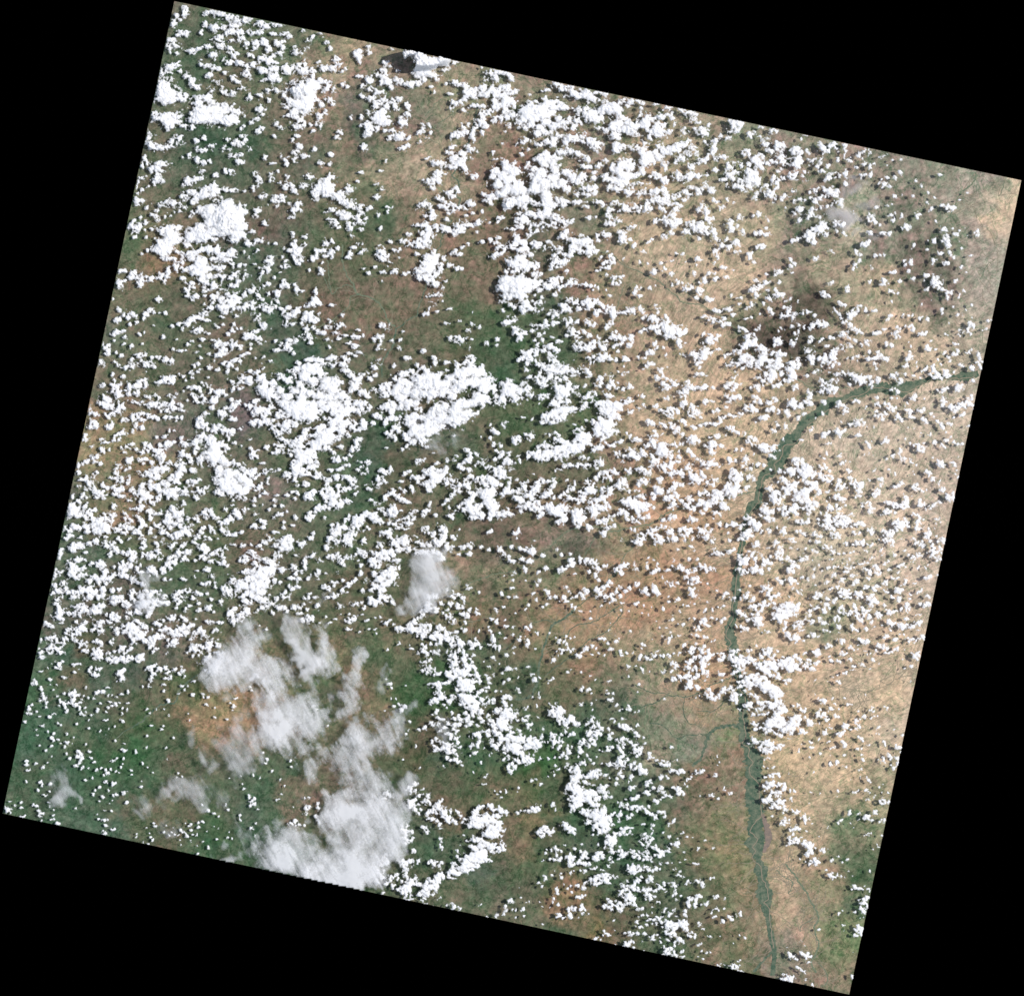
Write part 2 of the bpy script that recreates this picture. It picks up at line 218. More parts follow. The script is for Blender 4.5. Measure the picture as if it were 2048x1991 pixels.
(1200, 1591, 400, """9,1,4,2;12,2,2;6,1,2;28,1,3,1;34,1,2,1;24,3,1;64,1,3,1;61,0,2;67,0,1.5;54,5,2.5,2.5;52,4,1.5;57,3,1;20,6,2,1.5;22,9,3,3;25,8,2,1.5;19,9,2;17,6,1.5;26,11,2;31,10,3,2;30,12,1.5;34,10,2;38,11,2.5,2;42,12,2;46,10,1.5,2;44,14,2;35,13,1.5;
3,14,4,5;2,20,4,6;5,10,2,2;2,26,3,5;6,28,4,4;4,33,3,2;9,21,3.5,3;8,31,3,2;12,27,2,1.5;11,24,1.5;12,18,2,2;14,16,1.5,2;16,18,1.5;19,17,2,2;18,22,2,2;17,24,1;20,14,1.5;26,19,2,1.5;28,20,2,1.5;25,21,1;30,17,1.5;44,16,2,1;50,17,2,1.5;54,19,1.5,2;52,20,1.5;57,14,2,1.5;60,14,1.5,1.5;58,16,1;61,19,1.2;47,17,1.5;
69,24,2,1.5;66,26,2,1.5;70,22,1.5;65,28,1;40,26,2,1;42,26,1.5;50,27,2,1.5;52,27,1;48,30,1.5;50,32,1;49,35,1.2,1.5;
24,31,3,2;27,29,2;22,33,3,2;28,34,2;19,36,2;25,36,2,1;30,30,1.5;20,30,1.5;13,36,2.5,2;12,38,2;16,35,1;
40,40,4,3;44,39,3,3;45,43,4,2;42,36,2,2;48,41,2;50,40,2,1;38,43,1.5;36,42,1;40,46,1.5,1;45,46,2,1.5;49,48,3,2;52,50,2.5,2;54,51,3,2;58,52,3,1.5;52,46,1.5;
64,51,4,3;66,50,2;61,52,1.5;56,56,3,2;60,55,2;52,56,1.5;
8,40,5,3;13,41,3,2.5;6,44,3,3;10,46,4,4;14,44,2;10,50,3,2;12,53,2,1.5;4,48,1.5;2,57,3,3;0,55,2;9,59,2,1.5;12,62,1.5,1;8,66,1.5,2;10,63,1;17,52,2,2;21,52,1.5,2;24,54,3,2;20,56,3,2;27,53,1;18,59,2,1;19,48,1.5;
31,52,2,1.5;34,55,2,2;32,57,1.5;37,53,2,2;40,54,2,2;43,52,2,2;45,54,2,1.5;42,57,2,1.5;46,57,2,1;40,60,2,1.5;44,60,1.5,1;48,60,1.5,1.5;49,62,1;37,58,1.5;30,51,1;
3,70,1.5,1;1,69,1;5,71,.7;31,67,4,3;28,69,4,3;34,70,4,3;37,67,2,2.5;32,73,2;26,66,1.5;38,70,1.5;42,67,2,1.5;46,69,3,2;50,70,3,1.5;53,68,1.5;57,68,1;41,70,1;57,63,1.8,1.5;64,63,1.5,1;68,63,1;
60,34,1.8,1;59,35,1;66,38,2,1;63,40,1;79,35,1,1;77,35,.8;83,38,1.2,.8;87,39,1.2,.8;74,40,.8;74,44,2,1.5;71,45,1.5;68,45,1;73,46,1.5;100,42,1;94,49,1,1;93,51,.7;108,49,1.2,1;79,53,1.5,1;81,60,1,.7;76,63,1,.7;92,64,1.8,1;89,64,1;97,58,1;
4,75,4,2.5;1,79,2,3;7,79,2,2;9,77,2,2;15,77,2,2.5;9,82,1.5;12,75,1.5;5,79,3;
36,80,4,2.5;39,77,2,1.5;33,82,2;31,85,3,2;25,83,4,3;22,85,2,2;24,88,3,2;33,88,2,1.5;36,88,2,2;42,88,2,2;45,88,3,1.5;48,89,2,1;52,89,2.5,1.5;56,87,2,2;59,87,3,2;62,90,2,1;61,84,1.5;48,78,3,3;47,76,1.5;45,80,1.5;54,83,1.5,1;60,82,1.5,1;56,84,1;66,82,1.5,1;70,82,2.5,2;71,85,1.5;68,85,1;20,90,2.5,2;19,93,2;17,89,1;
28,93,3,3;27,96,3,3;30,98,3,2.5;33,97,1.5;26,101,3,2;31,102,3,1.5;24,99,2;22,96,1;
46,94,3,2.5;48,97,2;44,92,1.5;52,95,1.5;71,92,1.5,2.5;72,98,1.5,2;69,94,1.5;76,95,1;
7,97,2,1;10,100,2,2;12,103,3,3;8,105,3,2;15,105,3,3;18,102,3,2;22,103,2,2;6,103,2;11,108,2,1.5;18,106,2;20,108,1.5,2;4,105,1.5;14,99,1.5;
36,106,2.5,1.5;40,106,1.5;34,104,1;55,100,1.5,1;57,102,1;50,105,1;
76,71,2,1.5;74,73,2,2;73,75,1.5;70,70,1;72,68,1;79,77,1.5,1.5;77,75,1;83,81,1.5,2;82,83,1;85,82,1;91,80,2.5,1.5;89,82,1.5;94,82,2.5,1.5;97,84,2,2;95,79,1;98,86,1;107,77,1.3,1;104,78,1;
84,96,1.5,2;86,99,3,3;88,102,4,3;85,104,3,2;91,98,2,2;90,103,2.5;94,95,2.5,1.5;92,95,1.5;83,101,1.5;96,103,1.5;99,102,3,2;102,100,2,1.5;101,103,2;96,96,1;110,95,2.5,1.5;109,97,1;118,97,1;
81,109,2,2;82,113,1.5,2;80,112,1;110,106,2.5,1.5;107,107,1;112,108,1;106,110,1;118,107,.8,1;109,114,1.5,1.2;107,115,1;122,114,2,1.2;124,116,1;116,119,2,2;115,121,1;132,111,2,1.5;130,114,1.5;133,113,1.5,2;129,112,1;125,117,1.5,1;94,122,2,1.8;93,120,1;98,126,1.5,.8;96,126,1;105,133,1.2,1;103,133,.7;138,135,1.3,1;137,133,.8;132,132,.7;126,139,.8,1;113,133,.6;
62,107,2,1.5;67,111,2,1.5;65,113,1.5;60,110,1.5;70,108,1.5;73,114,2,1;49,110,1.5;40,113,1.5,1;45,113,1.5;47,116,1.5;45,118,1;54,115,1.5;56,117,2,2;60,115,2,2;62,118,2,2;51,118,2,1.5;50,121,2,1;44,122,1.5;54,121,1.5;35,119,1.8,2;36,121,1;38,124,2.5,1.5;34,124,1;37,115,1;59,120,2;
66,120,4,3;69,122,4,3.5;64,124,4,4;70,126,3,2;60,125,2,2;62,128,3,2;66,130,4,2;70,131,2,2;75,118,2,1.5;79,118,3,2;77,121,3,3;81,121,3,4;80,125,4,2.5;82,127,2,1.5;74,122,2;73,125,2;64,131,3,1.5;78,123,3;
27,129,2,1.2;29,131,2.5,2;32,130,1.5;24,130,1;36,130,2,2;41,130,2,1.8;50,133,2,2.5;50,136,2,1.5;47,134,1;55,132,1.5,1;40,138,1;58,138,1,1.5;57,135,1;
24,139,2,1;27,139,2,2;25,141,3,1.5;22,142,2,1;29,138,1.5;32,139,1.2,1.2;31,144,1;14,141,1;42,147,1;4,128,1.5;8,132,1.5,1;3,132,1;13,127,.8;0,136,1;6,130,1.5,1;13,118,.8;
67,135,2,1.5;64,137,2,1.5;74,136,3,2.5;71,138,2;77,137,1.5;79,138,1.5;70,142,1;85,130,2,1.5;86,133,2,1.5;89,133,1.5,1.5;87,129,1.5;83,132,1;90,131,1;95,140,2,1.5;93,141,1.5;96,139,1;
61,143,1.5,2;63,145,2,2;65,149,3,2;68,151,3,2;72,150,2,1.5;70,148,2;62,147,1.5;77,147,1,1;79,147,1;78,152,2,1;60,151,1;67,145,1.5;73,152,1.5;
96,147,1,1;101,148,1.5,.8;104,147,1.2;92,152,1.2,.6;97,154,1,.6;115,159,1.5,1;114,161,1;112,160,1;118,160,.8;133,155,1,1;131,157,1;127,160,2,1.5;130,162,2,1.5;126,163,2,1.5;123,161,1.5;133,160,1;133,166,2.5,.9;137,167,1.5,.7;
157,4,3,1.8;161,3,3,1.8;165,1,2,1;169,3,2.5,2;172,6,2.5,2.5;174,9,2.5,2;175,12,2,2.5;166,7,2.5,2;170,10,2;178,3,3,2;180,6,1.5;182,1,1.5;163,10,1.5;187,15,2,2;185,17,2,1.5;189,17,1.5;182,15,1;163,19,1;
176,21,3,3;173,23,3,2;178,24,2.5,2;172,20,1.5;175,26,1.5;184,30,2.5,2.5;187,29,2,2;181,30,1.5;182,33,1.5;186,33,1;
183,37,3,2.5;180,40,2.5,2.5;179,44,3,2.5;182,45,2,2.5;187,41,2.5,3;189,44,1.5;177,47,1.5;185,39,1.5;176,41,1;188,50,1;186,57,1,1"""),
(1250, 1200, 400, """4,10,1.3,1;10,3,2,1;12,1,1;17,4,1.3;16,12,1.5,1.2;22,14,1.3;36,7,1.7,1.8;25,7,.8;42,1,2,1;47,1,1;55,4,1;60,5,1.5,1;62,2,1;66,3,1.5,1;52,10,1,2;45,14,1.2,.8;45,18,1.5,2;42,19,.8;55,23,1.2,2;51,22,1;30,19,.8;33,26,1;39,26,1;5,29,1,1.5;77,9,2,1.8;75,10,1;83,8,1.2,1.8;78,1,2,1;88,6,.7;94,5,2,1.2;91,7,.7;82,16,1.2;86,17,1.2,1;91,20,1.5,2.5;94,17,1.8,1.3;
75,18,3,2.5;72,21,1.5;66,17,1.5;70,25,1.5;72,27,1.5,1.5;68,28,1;76,23,2;79,24,2,1.5;66,25,.8;61,17,.8;67,33,1.3,1.5;70,34,1.2;75,34,1.8,1.5;78,35,1;63,32,.6;85,38,1;82,39,.7;
43,31,1.7,2;44,34,1;35,35,1.5;38,37,2,1.2;42,37,2,1.5;41,39,1.5;51,34,1.3,1.3;48,35,.8;16,42,1.5,1.5;19,43,1.5,1.2;15,45,1;26,37,.7;1,50,1.2,1;7,50,.8;
13,54,2,2.5;15,51,1;12,56,1;21,54,2.5,2;26,52,2.5,2;29,52,1.5;30,48,2,1;20,56,1.5;33,52,1;25,56,1;17,68,1;16,66,1.2;15,64,1;10,63,1;3,63,1.5;1,66,1;23,67,.6;3,73,1.3,1;13,79,1.2;12,87,1;2,62,1;
36,52,1.5,2;40,51,1.5,1;43,53,2,1.5;52,50,2,1.5;50,52,1;46,50,1;57,42,2,1.5;59,40,1;55,43,1;61,47,3,3;65,46,2.5,2;63,50,2.5,2;66,54,2;67,42,2,1.5;74,48,3,3;71,46,2;78,48,2,2;71,53,2,1.5;75,44,3,1;80,51,2;84,51,1;
76,56,4,3;73,59,3,2.5;79,54,2.5;78,60,2;75,62,2;73,65,2,3;74,69,2;78,70,2,3;76,75,1.5,1.8;79,67,1;
61,59,2.5,2.5;58,58,1.5;64,58,1;60,64,3,2.5;65,64,3,3;61,68,2;69,71,2,2;66,74,1.5;63,72,1;57,63,1;
47,62,2.5,2.5;45,59,2;43,60,1;48,58,1;49,65,1.2;36,68,2.5,1.7;38,66,1;43,68,1.5,1.7;45,66,1;
45,76,2,1.3;47,74,2,1.8;51,72,2,2;55,73,3,1.8;58,71,3,2;61,72,1.5;63,75,2,1;53,75,1;
61,81,4,3.5;58,83,2.5;60,77,2;64,82,1;68,82,1.7,1.5;71,82,1;69,84,1.3;66,80,.7;37,93,1;
79,88,3,2.5;77,89,2;80,91,2;78,85,2;82,93,1.5;86,92,2,2;89,90,2,2.5;92,87,2.5,2.5;94,84,1.5;85,95,1;89,93,1;95,88,1;102,84,3,2.5;99,84,1.5;101,81,2;103,91,3.5,3;100,93,2,2.5;106,89,2;106,96,1.5,2;102,95,1.5;67,92,1;70,91,.7;
90,52,2,2.5;93,53,2,2.5;92,50,2,1;90,56,1.5;88,50,1;90,70,1.5,1.5;93,70,1.5;88,68,.7;92,76,1;89,75,.7;
103,48,3.5,3;101,52,3,3;104,54,3,3.5;103,57,3;100,48,1.5;107,46,1.5;110,53,2,2;111,56,2.5,3;109,60,4,3.5;113,62,3,2;106,62,2,2;112,66,3,1.5;109,64,2;117,54,3,2.5;120,57,3,2;115,58,2;118,60,1.5;103,68,2,2;106,67,1.5;
123,60,3,2;127,61,3.5,3;125,64,2;130,64,4,3;134,60,3,2;133,66,3,2;138,63,4,3;137,59,2;141,60,3,2;143,65,3,3;147,61,3,3;149,65,2;151,57,3,2.5;154,62,4,4;158,58,3,3;157,66,3,3;162,62,3,2.5;163,65,3;160,67,2;167,59,3,2;170,62,2;173,60,3,2;176,58,2,2;165,56,2;182,60,2,2;179,56,1;175,65,3,1;178,64,1;155,55,3,2;148,57,2;161,53,2;145,57,1;150,53,1;
133,50,3,3;137,49,4,3.5;141,51,3,2.5;130,53,2,2;136,45,2,1.5;133,46,1;128,51,1;145,48,1;139,54,2;125,43,1;120,47,1.5,.8;117,48,1.5;170,50,1.2,1.5;173,50,1;182,50,2,3;184,46,1.2,2;180,52,1.5;185,53,1;
113,69,2,1.5;110,71,2;116,74,3,3;112,77,2;120,72,4,3;123,75,3,2.5;108,77,1.5;115,81,4,3;110,82,2,2;113,86,3,2;118,79,3;122,79,2,2;107,83,1.5;118,84,2;110,89,1;
126,78,3.5,3;130,80,4,4;134,83,4,3;138,82,4,3;141,83,3;135,78,3;132,86,3,2;128,75,2;140,87,4,3;144,86,3,3;147,90,3,3;143,91,4,3;149,88,2;139,91,2;147,96,3,3;144,95,3;150,100,3,3;147,102,4,3;152,104,2;142,99,3,2.5;137,98,3,2;139,102,3,2;134,97,3,2;130,98,3,2.5;132,101,3,2;126,97,2;122,90,3,2.5;119,89,2;125,92,3,2;128,91,1;129,103,3,2;127,108,2,1.5;132,108,2,2;125,105,2;122,108,2;135,107,2,1.5;130,73,3,2;134,74,2;138,71,2,2;136,68,2;145,72,3,2.5;142,73,2;148,74,1;141,70,1;126,70,2;135,65,2;
117,100,4,3;114,100,2;119,98,2;108,104,1.5,1;
148,106,4,2;144,108,3,2;146,112,5,4;150,112,3,3;140,114,6,4;137,118,5,4;134,117,3,3;143,119,5,3;147,118,3;132,122,2,2;138,124,4,2;143,126,3,2;147,128,3,1.5;134,126,2;150,116,2;128,121,2;125,118,2,2;122,117,2;123,123,2,1;152,123,4,3;156,121,4,4;160,122,3,3;157,126,3;
160,112,5,4;163,115,4,4;158,115,3,4;162,119,3;164,110,2;156,118,2;172,109,3,2.5;174,113,3,3;171,112,2;176,117,3,2;174,118,2;178,115,2;168,124,3,2.5;171,126,2,1.5;165,126,1;173,122,1;182,116,2,2;185,118,2;178,105,1;170,105,2,1;167,103,1;
183,103,3,2.5;182,109,2,2;187,108,3,3;184,107,1;178,107,1;187,103,2;188,97,2,2;184,95,1;190,125,2,2;
122,133,3,3;126,134,3,2;130,136,4,3;128,139,4,2.5;134,133,3,2;136,137,4,3;138,140,4,3;132,141,3;136,144,2.5,2;127,142,2,1.5;141,134,1;118,136,2,1.5;144,140,2,1.5;147,138,3,2.5;150,137,1.5;139,145,1;
136,150,2.2,1.2;133,152,.8;132,158,.8;141,158,1.2,1.5;136,159,.8;145,166,2.5,1.5;141,165,1.2;137,167,1.5,1.5;133,168,1;140,168,1;154,165,.7;155,167,.7;
134,173,3,2.5;138,175,4,3.5;135,178,3,2;140,172,2,2;146,174,2,1.8;132,176,2;143,178,2;148,178,2,2;140,182,3,2;145,182,3,2.5;137,185,2,2;150,176,1.5;152,173,1;142,185,2;153,178,1;135,188,3,2;142,189,3,1.5;148,188,3,1;157,180,1;161,181,1.5,1.3;155,182,.8;157,188,1;133,181,1;149,182,1;
155,76,1.8,2;151,76,1.5;152,79,.7;157,77,1;180,76,2,1;178,75,1;160,100,1.2;164,99,1.5;163,101,.7;156,98,.7;155,132,1;158,131,.6;168,137,.6;175,137,.6;176,139,1.8,1;174,135,1;180,132,1;163,144,1.5,2;164,141,.8;185,145,1;182,147,.5;171,149,.5;178,145,.6;175,165,1;179,164,.8;
175,182,.8;185,183,.5;
130,5,3,2.5;127,4,1.5;122,6,3,2;119,5,2;124,8,2.5;129,8,3,3;127,10,2;132,3,3;137,3,2,2;135,5,2;141,2,2,1.5;108,11,2.5,2;111,13,2.5,2.5;114,15,2;117,18,3,2;121,18,3,2.5;124,19,4,3;127,22,4,3;130,23,2;123,23,2;128,17,2;110,25,2.5,2;113,27,3,2.5;116,27,2;106,25,1;105,23,1;110,30,1;121,13,3,2;126,13,2;
142,8,3,2;146,9,4,3;150,5,4,3;155,6,4,4;159,4,3,3;162,8,4,4;156,10,4,3;151,11,3;145,15,4,3;142,17,3,2;148,17,4,3;153,15,3;157,14,3,2;162,13,2;149,20,3,2;152,21,2;140,13,2;155,3,2;164,4,2;
172,8,3,2;175,11,3,3;173,14,2;180,5,3,2;184,6,2,2;188,8,3,3;179,8,2;185,11,2;178,14,2,2;182,16,1;
162,24,3,2.5;166,24,4,3;168,21,2;164,20,2,2;160,23,1.5;177,20,3,2.5;180,21,2;185,19,2;188,20,2;173,21,1.5;168,28,3,1;
156,34,3,2.5;160,35,3,2.5;163,37,2,3;165,35,2,1.5;158,37,2;155,32,2;162,40,1;151,27,2,2;153,25,1;170,38,1.5,1;177,33,3,2.5;180,33,1.5;184,32,2,1.5;186,36,1;175,31,2;187,28,2;130,30,1;136,30,1.5,.8;133,28,.8;
3,122,3,2;1,119,2;6,121,1;10,120,1;12,118,1.5;2,132,2,1.5;10,126,2,1.5;13,129,2.5,2;17,131,1.5,2;18,136,1.5,1.5;
5,135,2.5,2;8,138,3,2.5;10,142,4,4;13,144,3,4;11,148,3,2;14,141,2;1,103,1;4,103,1.5,1.5;3,100,.8;10,107,1;12,105,1;23,146,2,1.5;24,149,2;27,149,1;30,152,2,1.5;34,155,2,1.5;38,156,2.5,1.5;42,156,1.8;36,152,1;40,153,1;
27,139,.7;43,140,1.8,1.5;2,151,2,1.5;8,155,3,2.5;6,157,2.5;10,159,2;14,157,2;16,161,3,2;18,164,4,2.5;20,161,2;15,164,2;14,155,1.5;49,151,1;46,152,.5;
3,172,1;6,168,2,2.5;6,171,1;7,178,3,2;5,180,1.5;10,176,1;8,188,4,2;12,186,2;24,174,4,2.5;21,175,2;27,177,2;24,171,2;20,182,3,2;22,184,2;17,183,1.5;34,179,3,2.5;31,180,2;36,181,2;31,189,2.5,1.2;26,189,1;
34,168,2,2;32,167,1;40,168,2,1.5;46,162,3,1.8;53,162,2.5,2;56,163,1.5;50,164,1.5;43,163,1;61,170,1.5,1;63,168,1;58,171,1;72,162,3,2.5;75,162,1.5,2;68,164,2,2;64,165,1.5;66,162,1;
50,178,2.5,1.5;53,181,2,2;51,183,2;55,184,1.5,2;49,180,1;58,177,1.5,1.5;45,177,1;41,184,2.5,2;44,186,2;39,185,1.5;36,187,1;56,175,1;
88,148,.8;86,150,.6;93,150,.6;90,153,.4;88,156,1,.8;86,165,1.8,1.3;84,167,.8;94,178,1.2,1.8;96,180,.6;82,184,1.8,1.8;84,186,1;80,186,1;71,185,.8;101,183,1.3,1;98,184,.7;88,188,1.3,1;91,190,1"""),
(1300, 800, 400, """6,5,2,2;3,6,1.5;12,10,3,2;18,11,4,4;22,12,2;26,11,2.5,2.5;14,13,2;16,14,2;33,3,4,3;30,4,2;38,7,3;42,8,4,3;40,13,4,3;45,10,3;36,11,2;48,16,1;52,1,3;60,1,2,1;75,1,3,2;73,7,2,1;
64,10,3,2.5;60,11,2;95,6,5,3;92,8,4;97,9,3;100,10,2;89,6,2;104,2,3,2;99,1,3,2;76,14,3,2;70,16,3,2;85,14,2.5,1.5;80,16,3,1;66,17,1.5;
108,17,3,3;105,17,2;111,15,1.5;113,2,4,3;118,1,3;116,8,4,3;112,9,2;122,10,2;129,11,3,2;131,15,2,1.5;135,4,4,4;138,7,3;142,6,3,3;134,1,3;148,2,2,2;152,3,2;141,17,2,2;146,13,2,2;
128,26,2.5,3;126,27,1;117,29,3,2;121,24,2;120,20,2,1;100,22,1;123,27,1;
77,27,4.5,4;74,27,2;80,30,2;83,31,4,2;88,31,3,2;90,33,1;62,34,4,2;65,34,2;57,35,3,1.5;71,33,1;
41,38,5,3.5;38,36,2;46,38,2;40,35,3;96,38,4,3;98,42,3,3;93,40,2;100,37,2;95,35,3,1.5;
58,43,5,4;62,42,2;55,45,3;60,50,2.5,2.5;52,43,1.5;57,48,3;68,44,3,2;
109,45,4,2.5;105,44,3,2;116,47,4,3;112,48,3,2;118,44,2;120,43,2,1;115,53,2,2;118,54,2;106,47,2;110,48,2;82,46,3,2;87,46,2;80,48,1;98,51,1;
4,33,4,2;8,35,3.5,3;3,30,3,2;2,22,3,2;11,22,3,2;14,24,2;22,25,3,3;26,28,3,3;30,20,3,2;33,22,2,3;20,22,2;30,32,2;42,26,3,1.5;47,24,3,2;54,22,4,2;62,23,3,2;66,21,2;25,30,2;
3,40,3,3;12,42,5,4;10,47,5,4;14,50,6,4;8,50,4,3;17,53,4,3;20,55,2;22,42,3,3;26,43,4,3;5,44,3;2,53,3,3;28,53,3,3;
36,47,3,2;38,49,2;43,53,4,2;46,56,4,2.5;40,52,2;53,60,5,4;58,60,5,3;62,61,4,2;53,64,2;60,57,2;27,49,1.5;
4,58,4,3;8,61,5,3;13,62,4,3;20,60,3,2;18,63,4,2.5;36,62,4.5,4;34,64,3;39,65,2;27,58,3,2;10,65,3;14,68,3,3;24,69,4,3;29,69,4,3;20,70,3;30,66,2;
9,76,4,3;7,75,2;42,71,4,3;38,70,3;43,76,4,4;46,78,3;40,79,3;40,73,3;49,69,3,2;52,72,3;58,76,3,3;55,79,4,3;60,80,2;62,76,2;
76,57,3,3;80,57,3,2;90,56,3,3;91,60,2,3;88,62,2;90,65,3,2;95,65,2,2;75,54,1.5;98,61,1;102,61,2;108,62,2;
80,68,4,3;83,72,4,3;78,70,3;85,75,3;80,75,3;96,72,3,2.5;93,74,2;98,74,2;82,79,3;87,70,2;76,73,2;
73,83,4,4;80,84,5,4;76,88,5,4;84,86,3,3;80,90,3;70,85,2;85,82,2;75,80,3;91,83,2;74,79,2;94,82,1;
8,86,4,4;5,84,2;12,85,2;18,86,3;22,83,3;29,81,4,2;24,80,2;20,92,5,3;24,90,3;15,93,3;22,95,3;3,94,2;2,89,1.5;30,96,2;22,98,3,4;18,102,3,1.5;3,102,1.5;
47,89,3,3;51,88,3;55,90,2;64,89,5,4;62,93,5,4;67,91,3;58,97,6,4;50,97,4,3;46,99,3;40,95,3,2;36,94,3;55,100,5,3;48,96,3;60,86,2;68,94,2;
69,101,4,4;71,100,2;67,98,2;36,101,4,3;40,102,3,3;39,105,3;37,98,2;33,99,2;50,107,3,3;52,104,2;48,106,1.5;
62,107,4,2;66,108,2;42,113,5,3.5;45,114,2;38,111,2;21,112,5,3;24,110,2;19,114,2;13,114,2,2;18,110,2;36,114,2;
4,123,4,3;3,130,4,4;8,133,5,4;7,128,2;17,124,5,4;14,121,3;20,126,3;22,131,4,3;17,131,3;12,135,3;1,127,3;10,120,2;
33,122,4,4;36,127,4,4;30,128,3,2;40,131,2;28,124,3;34,130,3;38,124,3;
53,128,5,4;50,124,3;56,126,3,3;58,124,2;53,131,2;47,124,3;45,121,2;59,134,3,2.5;62,132,1;55,119,2;65,118,3,3;63,117,2;67,116,1.5;78,118,3,2;73,119,2;81,118,1;60,112,1;74,126,1;75,134,2,2;
62,145,4,3;66,147,3,3;58,146,2;60,142,2;26,142,2,1;38,139,3,1.5;42,143,1;4,152,2,1;23,152,2;36,151,2;75,143,3,2;79,142,1.5;73,145,1;
26,159,5,3.5;22,158,3;30,161,2;50,158,4,3;47,155,2;53,161,2;59,160,3,2.5;62,162,1;40,161,4,2;35,163,2;16,161,4,1.5;5,162,3,2;9,161,2;3,164,2;7,156,2;45,151,2;
42,171,5,4;45,169,3;40,174,3;36,173,2;34,168,3,2;20,175,4,2.5;26,174,3,1.5;15,173,2;12,169,1.5;4,181,4,3.5;6,184,3;3,178,3;42,181,4,3;40,184,3;43,185,3;47,187,3,2;38,180,3;18,187,1.5;26,189,2;55,174,1;63,181,1.5;73,184,3,1.5;70,187,2;
93,111,3,3;90,112,1.5;97,115,4,3;100,118,4,3;95,117,2;103,121,3,3;105,125,2,3;101,123,2;88,119,2,2;86,121,2;92,126,3,3;94,130,3,3;90,127,3;88,132,2;84,133,1;104,108,1;
110,105,5,4;107,103,3;113,107,5,4;111,112,4,3;116,113,3;105,109,2;108,100,3;117,107,2;
113,124,2,3;100,137,4,3;103,139,3;98,138,2;112,140,2;104,146,3,3;100,150,2;96,148,2;94,143,1;98,145,2;108,153,2;112,152,2;107,157,3,2;115,155,2;
86,149,3,3;89,152,3,3;87,155,4,3;86,160,3,3;89,163,3,3;92,163,1;90,151,4;
99,161,4,3.5;103,162,4,3;98,164,2;106,163,2;100,157,2;
124,68,3,2;132,67,4,3;135,70,3;128,68,2;141,58,4,3;139,55,3,2;144,61,2;147,64,4,3;150,66,5,5;147,71,5,4;152,69,3;142,69,3,3;139,61,3;155,72,3,3;137,56,2;
125,75,4,3;122,77,3;128,77,3,4;131,82,3,3;126,84,3;133,84,4;137,80,3;130,88,4,3;122,88,3;145,88,6,5;140,92,4,4;148,92,4;138,86,3;150,87,3;120,95,5,5;117,92,3;122,98,3;118,88,3;136,95,2;143,96,3;127,92,2;114,84,3;
137,101,4,3;133,104,3;128,103,3,3;131,108,3;126,108,2;138,107,3;123,104,2;150,98,4,3;156,97,3,3;152,105,4,4;149,101,3;150,108,3;145,103,2;160,100,3;155,103,2;
162,64,3,3;165,62,2;167,67,3;162,72,3;168,72,3,3;172,73,3;165,76,2;171,68,2;178,77,2,2;180,76,2;183,82,3,3;178,84,3;150,78,3;155,80,3,3;159,79,2;153,84,3;160,88,3;158,84,2;170,86,2;175,88,2;168,90,3;183,92,3;178,93,3;182,97,3;186,95,2;175,99,2;170,103,2;176,105,3;188,82,2;145,75,2;
148,116,4,3;144,116,3;150,114,2;140,116,2;162,117,4,2.5;166,115,4,3;165,119,3;171,119,3,2;160,113,2;166,110,3;172,113,2;172,124,2;180,112,4,3;185,115,3;188,112,3;177,112,2;180,118,2;175,115,2;162,108,2;186,108,2;189,120,2;
126,124,3,3;128,127,2;123,125,2;120,121,1.5;146,127,3,2;139,125,2;142,124,2;158,128,4,3;157,125,2;162,130,2;178,128,4,3;175,129,2;182,130,2;176,125,2;170,124,2;160,134,2;152,134,1;
134,133,4,2.5;138,134,2;131,132,2;134,140,3,1.5;120,135,3,2;123,139,3,2;118,138,2;126,142,1;147,141,1.5;141,142,3,2;145,146,2,1;148,145,1.5;158,144,3,2;155,143,1.5;168,140,3,3;171,143,3,2;173,139,2;165,139,2;170,146,2;180,145,1;186,141,1.5;
124,146,3,3;122,150,3,3;125,152,2;120,146,2;115,149,2;112,155,2;113,160,2;130,150,2;134,153,3,2;135,156,3;132,160,3,3;136,162,2;137,158,3;146,150,4,2.5;149,149,2;144,152,2;141,159,2,2;155,152,1;156,160,2;160,157,2;175,158,2,1.5;178,160,2;170,160,1;176,149,1;183,152,2;188,158,2;
132,170,3,2;134,173,3,2;137,171,1.5;123,172,3,2;120,170,2;126,173,1;145,168,2,1.5;150,170,2;155,167,2;140,174,1;165,173,3,2;168,174,2;174,167,2.5,3;172,166,2;183,170,2;163,163,1.5;157,176,1;
110,177,4,3;113,179,3;108,180,2;112,184,3,3;118,186,4,3;122,184,2;115,188,3;105,182,2;90,187,4,3;94,184,3;98,188,3;86,188,2;78,188,4,2;95,176,2,1;85,180,1;90,174,1;
142,183,3,3;140,181,1.5;159,183,3,3;162,185,2;156,187,3,2;172,179,2;168,189,2;178,181,2;185,180,3,3;182,184,3;188,185,3;176,187,3;184,188,3;132,187,1;150,188,1;136,178,2;
165,2,2,2;180,3,3,3;183,5,2;186,9,3,4;184,12,1;157,17,1;152,28,2,2;154,26,1;166,32,3.5,3;164,34,2;169,30,1.5;178,30,3,3;181,31,3;184,28,2;180,34,2;182,20,1;144,38,2,1;126,37,1.5;115,66,1.5;123,48,.7;164,13,1.5;
167,50,2,1.5;165,55,1;169,41,1.5;172,41,1;180,53,2;182,52,1;182,60,2,1.5;188,66,2,3;189,23,2;162,53,1"""),
